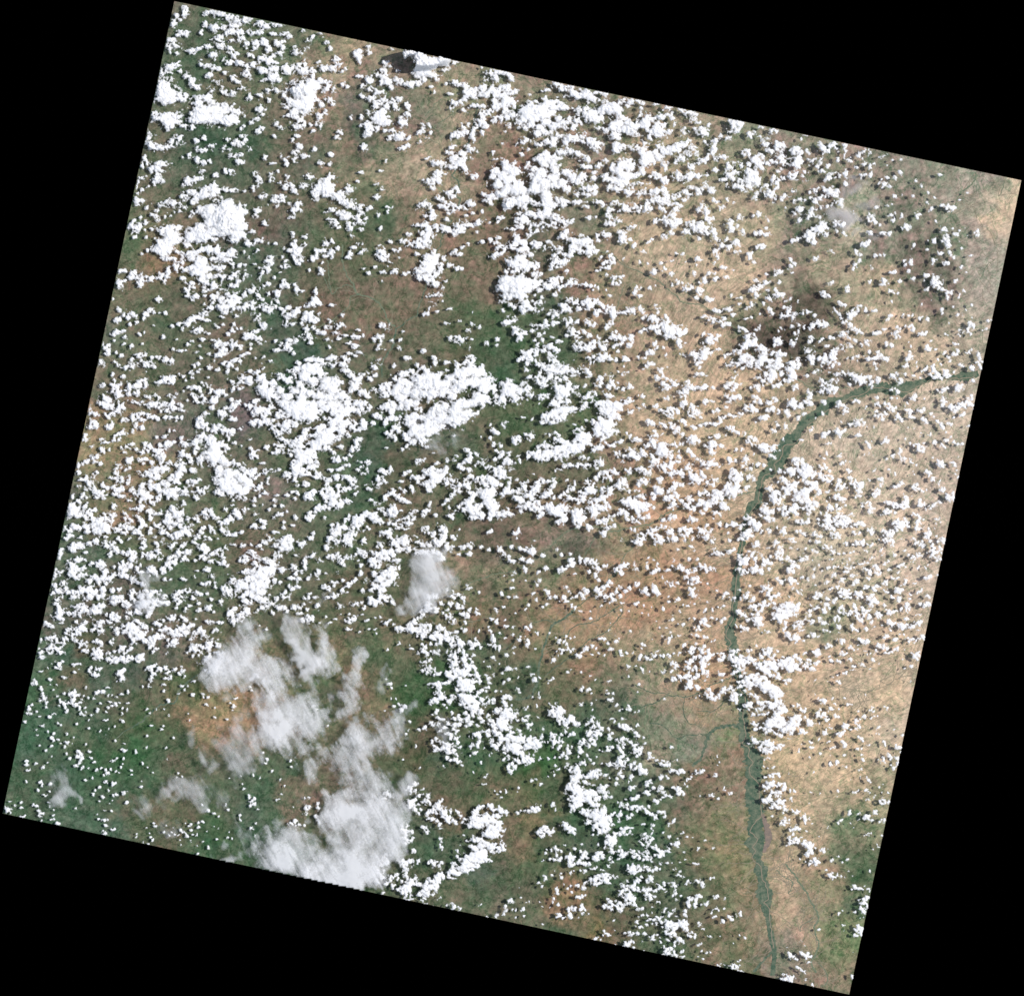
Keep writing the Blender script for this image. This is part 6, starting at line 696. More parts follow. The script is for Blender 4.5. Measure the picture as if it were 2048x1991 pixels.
(850, 1200, 400, """3,4,5,4;8,8,4,4;2,9,3;14,2,3,2;18,3,3;24,3,3,3;30,4,3,2;31,7,2,2;36,7,2;21,9,2;17,12,2,1.5;24,15,3,4;27,19,2,3;20,14,2;34,13,2;40,15,2.5,3;37,12,1.5;38,21,2,1.5;38,28,2,2;35,26,1;43,9,2,2;50,12,2,1.5;50,8,1.5,.8;75,6,1.5,.8;49,13,1;
2,24,4,3;1,28,4,5;4,27,3;13,25,3,3;16,28,3,2;10,31,3,3;8,35,4,3;14,34,4,3;14,39,3,3;20,32,3,3;25,30,3,2;30,30,3,2;21,37,3;27,38,3,3;26,42,4,2.5;32,39,3;34,42,3,2;36,40,2;30,35,3;19,30,2;5,41,1.5;11,41,2;
48,37,2,2;45,41,3,3;44,45,2,1.5;48,42,2;51,41,2,2;53,45,1.5;42,39,1.5;36,49,2,3;32,48,2;11,49,3,3;8,48,1.5;2,50,3,3;0,44,2;4,57,2;3,62,4,5;6,66,4,3;2,66,3;8,70,2;13,70,3,1;15,69,1;
24,50,3,3;26,54,4,4;29,58,3,4;27,61,3;22,56,2;21,48,2;37,55,2,2;42,55,2,1;40,52,1.5;46,52,1.5;33,68,3,3;36,69,4,4;40,62,3,3;44,62,3,2;38,58,3,2;45,58,2,1.5;47,64,1.5;30,65,2;28,66,4,2;22,70,4,3;26,73,3;20,67,2;30,71,3;43,70,4,2;49,70,2;41,66,2;
38,77,6,3;34,80,5,4;42,80,6,4;46,77,3;37,84,6,3;44,84,4,3;33,76,3;30,85,2;50,73,3,2;52,77,2;
60,74,2.5,2;62,78,2,1;58,71,1.5;65,70,2,1.5;66,69,1;
8,79,4,2;12,80,3,3;6,82,2,1;14,84,2;18,79,3,2;22,78,2;10,87,2;14,88,3,3;9,94,4,3;15,93,4,3;6,96,3;12,97,2;18,91,2;25,92,3,3;22,96,3,2;18,99,2;24,98,2;
36,91,5,3;41,91,4,2;38,96,6,4;44,95,5,3;34,97,3;40,101,5,2;47,101,4,3;50,103,4,3;46,106,3;53,106,3;50,98,2;49,91,3,2;54,85,2,2;58,86,2;55,94,3;62,97,3,3;57,99,3,2;60,92,2;65,94,2;51,88,2;59,82,1.5;
72,86,2,1;67,86,1;89,85,2,2;88,83,1;90,87,1;
74,93,3,2.5;78,91,2;81,93,2.5,2;76,97,3,3;78,100,2;82,99,1.5;68,104,3,3;72,102,2;84,107,4,4;80,109,4,4;84,113,4,4;77,105,3;81,103,2;74,108,3,3;88,104,1;
10,106,2,2;12,104,1;7,108,2,1;26,107,1.5;32,109,2,2;38,107,2;40,112,4,3;43,116,3,3;41,119,3,2;37,114,3;33,113,2;32,118,3,2;28,118,2;30,124,2,2;26,122,1.5;45,110,2;28,112,2;20,102,1;
13,112,3,2;17,113,3,1.5;6,116,2,1.5;8,119,2,1;12,118,3;22,117,2,2;18,120,3,2;20,126,3,2;24,128,2;14,124,2;4,115,1;
62,113,4,3;65,117,3,4;67,121,2;59,110,2;69,113,3,2;73,111,3,3;76,115,3,3;74,120,4,3;78,122,3,2;71,116,3;82,121,2;83,125,2.5,2.5;80,128,3,2;54,115,2;51,112,1.5;50,119,3,1.5;
48,127,4,3;53,125,4,3;45,130,2;57,124,3;60,128,2;52,129,3;69,127,3,3;72,130,4,2.5;76,132,3,2;66,124,2;79,133,3;83,130,3,2;
46,136,4,3;50,138,3;44,138,2;52,134,3,2;56,140,1;66,135,3,2.5;70,137,2.5,2;68,140,3,2;65,138,3;63,133,2;72,134,1.5;75,140,3,2;78,138,2;
86,132,4,3;91,131,4,3;94,134,3,3;85,138,4,4;80,141,4,3;89,140,3,2;98,133,3,3;102,137,4,3;106,134,4,3;109,137,4,4;111,131,3,2.5;104,130,2;100,130,2;105,140,3;113,134,2;99,140,3,2;90,145,4,2;86,143,3;80,137,3;97,137,3;
94,148,3,4;98,149,4,4;101,152,3;95,152,3;92,145,2;103,148,3,2;98,155,3;109,150,2,2;117,150,2,2;123,149,1.5;86,151,4,2;80,151,3,3;83,155,2;79,148,2;74,151,2,1.5;85,158,2,2.5;81,162,2,2.5;79,159,1.5;83,161,1;88,153,2;76,145,1;
13,132,4,3;16,134,3;10,131,2;20,136,3,2;24,138,4,3;22,141,3;12,141,3,2;17,141,3,2;28,132,3,3;31,135,2;24,131,2;7,134,2;33,139,2;8,138,1.5;27,143,2;10,143,2,1;21,149,2,2;24,152,1.5;28,151,3,2;32,153,2,1.5;35,157,1.5,1;30,147,1.5;35,145,1;47,146,2.5,2;43,147,1;50,144,1;18,157,1.5;33,129,1;22,145,3,2;63,145,1;53,154,1;60,147,1;
97,110,2,1.5;96,114,2,2;99,118,2.5,2;98,121,1.5;100,123,1;93,112,1.5;108,111,1.5,1;90,124,1.5;92,127,1.5;88,123,1;112,122,1.5,2;106,100,1,1.5;95,103,1.5,2;97,101,1;103,92,.8;108,88,1,2;109,92,.8,1.5;
119,98,2,2;122,101,3,2;125,98,2;120,105,3,3;118,108,1.5;126,103,3,3;130,105,3,3;128,109,4,3;126,113,3,3;131,112,3,2;132,115,2;136,114,4,3;140,112,2;134,118,2,1.5;129,107,3;123,109,3;142,117,2,1.5;146,117,2,2;136,120,2,1.5;132,123,2,3;134,125,2;140,114,3,2;138,111,2;
119,130,2;122,131,4,3;125,134,4,3;122,136,3;129,133,3,4;128,138,3,3;130,128,2,3;126,141,2;117,134,1;120,127,2;138,128,1.5;141,127,2,3;136,130,1;
133,145,3,3;136,141,3,3;138,144,2.5;131,147,2,2;134,149,2;140,139,2;128,149,1;150,154,2,2.5;148,156,1;
140,158,3,2.5;144,159,3;138,160,2;142,163,3;147,163,4,3;144,167,4;149,167,3;140,168,2;134,158,2;136,155,2;153,168,4,2;157,166,3;162,166,4,3;166,165,3,2;164,162,3,2;171,166,3,2;175,168,1;159,163,2;
141,171,4,4;144,176,4,4;142,181,4,3;138,178,3;147,180,3;137,174,2;139,186,3,2;133,182,2,3;135,178,2;148,184,5,3;154,183,4,3;160,184,4,3;145,188,5,3;155,188,6,3;158,181,3;165,188,2,2;152,172,3,2.5;155,174,2;160,176,1.5;168,178,4,2.5;172,176,2;170,182,3,2;166,181,2;172,186,3,2;177,187,3,2;173,183,2;182,174,2,1.5;150,177,1;
147,135,2;150,135,3,2.5;152,133,1.5;157,133,2.5,2;160,136,2.5,2.5;157,138,1.5;147,139,1.5;148,144,2.5,3;154,147,2,2;156,150,1.5;146,148,1;160,155,1.5;163,148,1;
154,117,2,1.5;158,114,3,2.5;161,112,1.5;160,120,3,2.5;163,123,3,3;158,125,3,2;165,116,2,3;168,121,2;155,127,2;166,126,2;162,127,3;
178,112,3,.8;180,115,1;186,119,3,2.5;184,118,1.5;188,112,2,1.5;175,122,1.5;178,126,1;190,122,2;
176,131,3,2;181,133,3,2;185,134,3,3;188,131,2;175,128,1.5;188,139,3,3;178,139,2;174,142,2,1;186,141,3;173,139,1;166,142,1;169,143,1;
187,148,3,3;184,150,2;180,156,4,2;186,155,4,4;175,156,2.5,2;182,159,3,1.5;190,152,3;188,144,1.5;168,155,1;185,164,2,3;187,167,2;183,170,1.5;
60,82,1;
64,34,1.5;65,38,2,2;62,42,2,1;67,43,3,2.5;70,45,2,3;65,44,1.5;85,44,2,2;84,50,1.2,1.5;77,52,2,1.8;65,54,1.5,2;66,57,1;60,63,2,1.2;56,57,.8;71,60,1.2;65,71,1.2;79,66,2.5,2.5;77,64,1.2;86,64,1.8,1.5;80,75,2,1.5;74,69,1.5;75,78,1.5;88,73,.7;98,63,2,1.3;103,70,1.5,1;101,71,1;
105,75,2,2.5;108,73,1;103,76,1;119,76,2,1;122,74,1;117,79,1;122,56,2.2,2;126,52,1;97,38,2,2;98,42,2;99,40,1;95,35,.8;89,37,1.8,1.5;91,34,1;83,32,1.5,1.5;76,35,1;76,18,1.2,1;77,25,2,1.2;75,24,1;67,20,2,2;68,18,1;68,9,1.5,1.8;63,17,2,1;67,7,1;62,29,1.5,1.5;52,29,1;60,25,.8;71,31,1;84,26,1;66,38,1;
98,4,1.5,1.5;96,8,1;100,24,1.8,2.5;98,28,2,1;97,26,1.5;107,31,1.5,2;105,30,1;86,12,1,.7;116,3,1.5;112,6,1.2;139,4,1.5;143,7,1.5;147,10,2,1.2;139,6,1;157,10,1,.8;157,17,1,1;175,2,1.5,1.2;168,5,1.5,1;186,9,1;188,2,2,1;134,1,2,.8;128,1,1,.7;
118,31,.8;124,35,1.2;128,37,1.5;127,40,1.5;132,39,1.5,1.5;135,42,1.5;136,46,1.5;131,47,1.5;128,46,1.2;130,50,1.5;125,48,1;141,46,2,1.5;138,48,1;134,34,1;138,36,1;142,35,.8;146,52,2.8,2;149,49,1.2;153,45,2,2;151,47,1;159,43,1.5,2;163,46,1.5;167,36,2,1;170,36,2,1.2;174,41,2,1.5;182,39,1.2;184,36,1;177,46,2,1.5;175,29,1;180,33,.7;176,22,.8;186,49,1.5;187,52,1;170,52,1;158,51,1.5,.7;165,50,1;105,46,1;
138,66,1.2;135,68,1;148,68,1;157,72,1;162,75,1;174,77,2,1.2;177,76,.7;149,84,2,1.8;154,86,2,1.5;156,84,1;158,88,1;151,83,1;174,88,1.5;179,88,1.2;173,85,.8;175,95,2.5,2.3;178,93,1.2;182,99,1.5;148,98,1.8,1;158,98,1;159,104,.8;187,103,1;185,105,1;163,94,.7;
57,167,2,1;59,165,1;56,174,1.5,1;46,163,.8;77,182,1.5,1.7;76,180,1;68,184,1.3,1;72,187,2,1;71,181,1;66,181,.7;89,178,1.2;88,181,.7;101,171,1.3,1.2;105,170,1;110,174,1.2;122,162,1.2,1;127,160,1.8,1;123,166,1;117,167,.6;17,189,3,1;2,187,3;6,189,4,2;124,156,1"""),
(900, 800, 400, """10,4,10,5;20,3,8,4;5,10,8,5;28,2,6,3;14,14,6,5;20,13,6,4;25,12,4,3;10,18,6,4;4,18,5,5;3,25,4,3;8,22,5,3;16,18,4,2;38,1,4,2;48,4,3,2.5;44,2,3;50,2,4;58,1,4,1.5;32,5,2;
12,28,2;3,34,3,2;
84,4,2,1.5;84,4,1;98,2,4,3;106,2,4,2;112,1,3;102,5,2;
96,12,4,4;100,12,5,4;106,10,5,4;112,9,5,3;118,8,5,3;124,9,3,2.5;100,16,6,4;107,15,5,3;95,16,4;98,20,4,3;103,20,2;113,13,3,2;128,7,3,2;
88,17,3,3;90,15,3;87,22,3,2;92,19,2;70,16,2,1;78,18,2,2;128,2,4,3;135,1,3;126,5,2;
52,23,3,3;53,21,2;43,30,3,3;45,31,2;38,36,2;41,28,2;30,35,1;39,23,1;
63,38,4,3;60,36,2;65,35,3,1.5;62,42,2;75,34,4,3;79,31,2,3;72,32,2;76,38,1.5;41,42,2;48,43,2;91,32,2,2;100,31,3,2;95,33,2;60,40,1.5;103,33,1.5;
105,38,4,3;100,37,2;108,40,3;90,40,2,2;88,43,4,3;84,45,2;95,43,4,3;118,38,3;
125,33,5,4;130,35,5,4;128,40,6,3;122,36,4,4;132,38,3;121,28,4,2;126,27,3,2;134,42,2;
112,42,5,4;118,44,5,4;124,45,5,4;108,46,5,4;103,47,5,4;114,48,5,4;100,50,4,3;95,50,4,4;90,52,5,4;85,54,5,4;88,56,4,3;82,53,4;78,51,3,3;74,54,2.5;93,56,3;84,49,3,2;105,54,4,3;100,55,2;110,52,4;120,48,4;
126,54,3,3;131,55,1.5;67,59,1.5;65,53,2,1;66,57,1.5;118,62,3,2;123,60,3,2;127,63,3,3;130,61,3;114,61,3,2;109,63,2;104,65,3,1;100,67,1;121,63,2;133,62,2;80,70,1.5,1;
145,3,5,3;152,4,6,4;158,5,6,5;162,8,3,4;155,9,5,4;150,12,4,4;156,14,5,4;160,16,3,4;153,17,3;145,8,4;158,22,2.5,3;140,3,4,3;
168,2,5,2;172,1,3;172,11,4,2;143,18,3;146,22,5,4;140,24,3;152,23,5,4;140,28,5,4;148,28,6,4;155,30,4,3;143,33,4,3;145,36,3;138,32,3;150,33,4,2;136,21,2;129,19,2,1;118,23,1.5;
171,33,1.5,2;168,31,1;177,37,4,2;181,38,2;162,39,3,3;188,21,2,2;184,5,2,2;180,8,2;151,43,3,2;155,43,2;137,47,3;141,46,3;145,45,2;187,43,3,2;148,41,1.5;
161,52,3,4;163,57,2,3;158,50,2;165,53,2,2;170,47,3,2;174,50,3,3;175,54,4,3;172,52,3;178,56,2;186,51,5,3;183,49,3;
143,59,3,3;140,61,3,3;145,61,2;142,57,2;140,65,2;147,70,4,3;143,70,3;145,74,4,3;150,73,4,3;153,76,2;142,73,2;138,73,2;156,68,3,2;158,69,1.5;170,68,3,3;167,66,1.5;182,66,4,3;186,68,5,4;178,65,2;
131,78,3,3;135,80,2;133,77,2;119,80,2,3;114,83,3,3;117,84,2;112,86,2;110,76,2,1;115,85,2;
148,86,5,4;152,86,3,3;146,84,2;132,85,5,4;136,87,3;128,88,3;124,87,2;163,79,4,4;160,82,4,3;167,83,4,3;170,86,2;165,76,3,2;183,77,4,3;180,81,3;186,78,3;181,91,4,3;184,93,2;178,87,3,2;175,96,3;
4,76,4,2;8,80,4,3;3,83,3;6,86,5,3;2,90,2,3;15,80,4,4;17,83,2;21,78,2;0,72,2;19,72,3,2;28,74,5,3;31,73,3;
4,57,3,2.5;7,53,3,2;20,50,5,3;25,51,3,2;17,48,3,2;20,54,3;17,58,4,3;14,60,3,2;30,60,3,3;27,59,2;32,56,3,3;12,65,4,3;18,66,3,2;8,63,2;24,62,1.5;42,56,3,2;47,53,3,3;50,50,2;45,49,2;43,48,2;56,50,2;
54,57,4,3;57,59,3;52,60,2;38,63,4,3;35,64,2;58,66,3,3;61,60,2;48,64,3;46,68,3,2;50,70,4,4;48,73,4,3;54,73,4,2;44,71,2;42,68,3;
38,76,5,4;42,79,4,4;34,80,4,3;40,84,3;62,76,2,2;56,78,2;48,80,2;62,87,3,3;65,84,2;60,86,2;57,88,2;
71,82,3.5,4;73,78,2,3;70,79,2;53,87,4,4;50,89,3;55,83,3,2;82,84,4,3.5;84,82,2.5;80,86,3;83,78,3,2;88,77,2,2;93,77,3,1.5;98,81,3,2.5;100,79,2;98,76,2;
28,86,5,4;35,88,7,5;40,90,4;32,92,4;20,92,4,5;15,96,4,3;18,96,4;23,90,2;12,97,2;
35,96,5,5;40,97,5,4;43,101,3;38,101,5,4;30,100,2;22,104,6,4;18,101,4;26,102,4;28,108,5,4;22,108,4,3;14,104,3;30,111,3,2;6,105,3.5,3;3,107,2;8,102,2;2,111,2;25,112,4,2;
40,108,4,4;46,109,5,4;52,108,5,4;57,108,3,3;38,112,3;45,113,4,2;55,103,2;52,106,2;20,111,2;
65,94,4,4;62,92,3;68,97,3;74,91,4,3;78,89,4,3;77,93,3;70,101,5,4;74,98,4,3;68,105,3;66,101,2;92,89,5,3.5;89,91,3;95,87,2.5;
81,101,4,3;84,98,3;83,103,3;88,102,2;78,103,3;80,97,2;99,93,2,3;97,101,4,3;100,104,6,5;106,103,5,4;103,108,5,3;96,104,4;107,110,4,3;107,114,4,3;103,116,2;110,113,2;88,108,4,2;85,110,2;93,101,3;
108,90,4,2;113,93,4,2;118,94,4,2;124,93,5,3;127,95,3,2;105,91,2;122,97,2;
134,97,4,4;137,100,5,3;140,95,4,3;145,93,4,3;148,97,2;143,102,3;136,105,3;133,102,3,2;138,104,3;136,110,3,3;139,108,2;147,103,3,2;152,101,2;
165,96,4,4;170,94,4,3;172,98,4,4;175,102,4,3;168,99,3;182,100,4,4;185,104,4,3;188,100,4,3;178,105,3;180,98,3;
121,109,6,5;119,107,4;124,107,3;120,114,4,4;123,117,5,3;128,112,3,3;126,115,3;122,120,2;
163,107,3,3;167,109,4,4;169,113,2;160,108,2;177,115,3,2;173,112,2;184,112,4,2.5;188,110,3;180,110,2;
147,114,4,3;141,116,3,2;152,112,3,3;155,110,2;133,121,2,3;131,119,2;150,121,4,2;156,119,2;146,126,3,3;148,128,1.5;172,122,1.5;
180,127,5,4;185,129,4,3;188,126,3;179,135,4,4;176,124,2;182,131,4;163,133,3,2;
37,125,2,2;40,124,1.5;62,126,2.5,2;65,124,2,3;60,124,1;8,123,1;5,132,3,3;3,130,2;7,129,1;80,134,2,1;63,131,1;
13,140,3,3;17,138,3,3;19,140,3;10,140,2;3,139,3,2;18,146,3,2;2,143,2;30,140,2;37,142,1.5;58,139,2,1.5;8,146,2;
47,142,3,3;50,144,2;51,148,3,2;56,148,2;67,141,2,2;71,142,3,2;76,142,4,4;77,145,3;73,140,2;79,144,2;102,141,2,2;88,147,3,2;106,147,2,1;114,146,2,1.5;90,145,1;
59,153,3,1.5;68,151,3,2;75,153,3,2;78,154,2;71,160,3,3;72,163,1.5;62,165,3,2;70,159,2;91,159,2.5,2;84,163,2.5,1.5;60,171,2,2;84,172,3,3;83,175,2;72,172,1;51,167,1;
115,152,3,3;113,157,4,2.5;117,155,2;106,161,3,3;103,162,2;110,161,1;124,151,2,3;130,152,3,2;134,154,4,4;138,155,3;140,160,4,2.5;128,153,2;147,158,3,2;132,163,3,2;139,168,3,3;141,171,2;138,165,2;118,165,2,1;
162,158,4,3;166,157,3;160,161,3;162,164,2,3;177,161,3,2;187,159,2,4;189,150,1.5;175,156,2;152,173,2;178,175,2;
162,178,2.5,2;170,178,3,2;167,181,2;150,177,3,2;145,178,2;139,180,3,3;143,184,4,3;140,187,4,3;148,186,3;153,185,3;158,182,2.5,3;130,182,3,3;125,185,3;120,187,2;155,189,3;162,186,2;185,181,3,3;189,184,2;
18,178,3,3;16,176,1;90,181,3,2.5;93,183,2;79,184,3,2;110,178,2,2;108,179,1;100,187,3,2;108,187,3;95,188,2;115,188,2;113,182,2;59,179,2,1;55,187,3,1.5;27,183,1.5;49,184,2;62,187,2;82,189,2;
8,185,3,3;3,186,4,4;11,187,2;2,181,2;12,189,3"""),
]
# ---------------------------------------------------------------- cloud field (photo survey -> cover and thickness)
def _smooth(t): return t*t*(3-2*t)
def vnoise(H, W, cell, seed):
    """smooth value noise sampled on an H x W grid, lattice spacing `cell` samples, range about -1..1"""
    r = np.random.RandomState(seed)
    gh = int(H/cell)+3; gw = int(W/cell)+3
    g = r.rand(gh, gw).astype(np.float32)*2-1
    y = np.arange(H, dtype=np.float32)/cell; x = np.arange(W, dtype=np.float32)/cell
    yi = y.astype(int); xi = x.astype(int)
    fy = _smooth(y-yi)[:, None]; fx = _smooth(x-xi)[None, :]
    a = g[yi][:, xi]; b = g[yi][:, xi+1]; c = g[yi+1][:, xi]; d = g[yi+1][:, xi+1]
    return (a*(1-fx)+b*fx)*(1-fy)+(c*(1-fx)+d*fx)*fy
def fnoise(H, W, cell, octs, seed, gain=0.55):
    o = 0; amp = 1; tot = 0
    for k in range(octs):
        o = o+amp*vnoise(H, W, max(cell, 1.0), seed+k*17); tot += amp; amp *= gain; cell /= 2.03
    return o/tot
CELL = 1.30                                    # survey pixels per grid sample
GW = int(2048/CELL)+1; GH = int(1991/CELL)+1
CORN = [(349, 3), (2043, 360.5), (1698.5, 1988), (5.5, 1625.5)]     # corners of the imaged land, survey pixels
def tile_owns(x0, y0, X, Y):
    """overlapping survey tiles: which one is trusted at (X, Y)"""
    k = (x0, y0)
    if k in ((300, 0), (700, 0)): return Y < 400 and X < x0+400
    if k == (1100, 100): return X < 1500 and Y < 500
    if k == (1500, 200): return X < 1900 and Y < 600
    if k in ((200, 400), (600, 400)): return X < x0+400 and Y < 800
    if k == (1000, 400): return X < 1400 and Y < 800 and (X < 1100 or Y > 500)
    if k == (1400, 400): return X < 1800 and Y < 800 and (Y > 500 if X < 1500 else Y > 600)
    if k == (1748, 300): return X > 1900
    if k == (1700, 600): return (X > 1798 or Y > 800) and Y < 900
    if k == (1300, 800): return (X < 1650 or (Y < 900 and X < 1700)) and Y < 1200
    if k == (1650, 900): return Y < 1200
    if k in ((50, 1200), (450, 1200), (850, 1200)): return X < x0+400 and Y < 1596
    if k == (1250, 1200): return Y < 1596 and (X < 1610 if Y < 1500 else X < 1550)
    if k == (1600, 1200): return X >= 1610 and Y < 1500
    if k == (1550, 1500): return Y < 1798
    if k == (1550, 1791): return Y >= 1798
    if k == (0, 1580): return X < 400 and (Y > 1598 or X < 50)
    if k == (1200, 1591): return X < 1550 and Y >= 1596
    if k == (240, 200): return X < 300
    if k in ((400, 1591), (800, 1591)): return Y >= 1596
    return True
def blur(A, r):
    """three box passes"""
    for _ in range(2):
        for ax in (0, 1):
            P = np.cumsum(np.pad(A, [(r+1, r) if k == ax else (0, 0) for k in (0, 1)], mode='edge'), axis=ax, dtype=np.float64)
            n = A.shape[ax]
            A = (np.take(P, np.arange(2*r+1, 2*r+1+n), axis=ax)-np.take(P, np.arange(0, n), axis=ax))/(2*r+1)
    return A.astype(np.float32)
def decode_blobs():
    out = []
    for x0, y0, size, text in SURVEY:
        s = size/190.4
        for e in text.replace('\n', ' ').split(';'):
            v = [float(q) for q in e.split(',') if q.strip()]
            if len(v) < 3: continue
            X = x0+v[0]*s; Y = y0+v[1]*s
            if tile_owns(x0, y0, X, Y): out.append((X, Y, v[2]*s, (v[3] if len(v) > 3 else v[2])*s))
    return np.array(out)
def inside_quad(X, Y, m=0.0):
    r = np.ones_like(X, dtype=bool)
    for i in range(4):
        x0, y0 = CORN[i]; x1, y1 = CORN[(i+1) % 4]
        L = math.hypot(x1-x0, y1-y0)
        r &= ((x1-x0)*(Y-y0)-(y1-y0)*(X-x0))/L > m
    return r
def cloud_field():
    bl = decode_blobs()
    yy = (np.arange(GH)*CELL).astype(np.float32); xx = (np.arange(GW)*CELL).astype(np.float32)
    wx = 3.6*fnoise(GH, GW, 8, 4, 11, .72)+1.7*fnoise(GH, GW, 2.6, 2, 12); wy = 3.6*fnoise(GH, GW, 8, 4, 57, .72)+1.7*fnoise(GH, GW, 2.6, 2, 58)
    PX = xx[None, :]+wx; PY = yy[:, None]+wy
    F = np.full((GH, GW), -2.0, np.float32); Hh = np.zeros((GH, GW), np.float32); own = np.full((GH, GW), -1, np.int32)
    for i, (x, y, rx, ry) in enumerate(bl):
        rx2 = rx*1.02+.3; ry2 = ry*1.02+.3; R = 2.2
        x0 = max(0, int((x-rx2*R-3)/CELL)); x1 = min(GW, int((x+rx2*R+3)/CELL)+2)
        y0 = max(0, int((y-ry2*R-3)/CELL)); y1 = min(GH, int((y+ry2*R+3)/CELL)+2)
        if x1 <= x0 or y1 <= y0: continue
        d2 = ((PX[y0:y1, x0:x1]-x)/rx2)**2+((PY[y0:y1, x0:x1]-y)/ry2)**2
        f = 1-d2
        Fs = F[y0:y1, x0:x1]; m = f > Fs
        Fs[m] = f[m]; own[y0:y1, x0:x1][m] = i
        rm = min(rx2, ry2)*.6+.4*max(rx2, ry2)
        h = rm*np.sqrt(np.clip(f*1.15+.1, 0, 1))
        Hs = Hh[y0:y1, x0:x1]; np.maximum(Hs, h, out=Hs)
    n1 = fnoise(GH, GW, 7, 4, 101, .7); n2 = vnoise(GH, GW, 2.2, 303)
    amp = fnoise(GH, GW, 60, 2, 404)*.22
    Fn = np.where(F < 0, F*.42, F)
    D = np.clip((blur((F > .05).astype(np.float32), 9)-.58)/.30, 0, 1)      # 1 inside the big closed banks
    nF = fnoise(GH, GW, 3.4, 2, 333)
    rb = np.sqrt(bl[:, 2]*bl[:, 3]); small = np.clip((6.0-rb)/3.5, 0, 1)[np.clip(own, 0, None)].astype(np.float32)   # tiny puffs keep their body
    M = np.minimum(Fn, .85)+(n1*1.45+n2*.42+nF*.80)*(1-.50*D)*(1-.38*small)-.17+.22*small+amp*(1-D)+.30*D
    Hh = Hh*(1-.75*D)+blur(Hh, 4)*.75*D*1.25
    mask = M > -.13
    ins = inside_quad(np.broadcast_to(xx[None, :], (GH, GW)), np.broadcast_to(yy[:, None], (GH, GW)), 1.2)
    mask &= ins & (F > -1.9)
    return bl, F, Hh, own, M, mask, n1*(1-.5*D), n2*(1-.7*D)

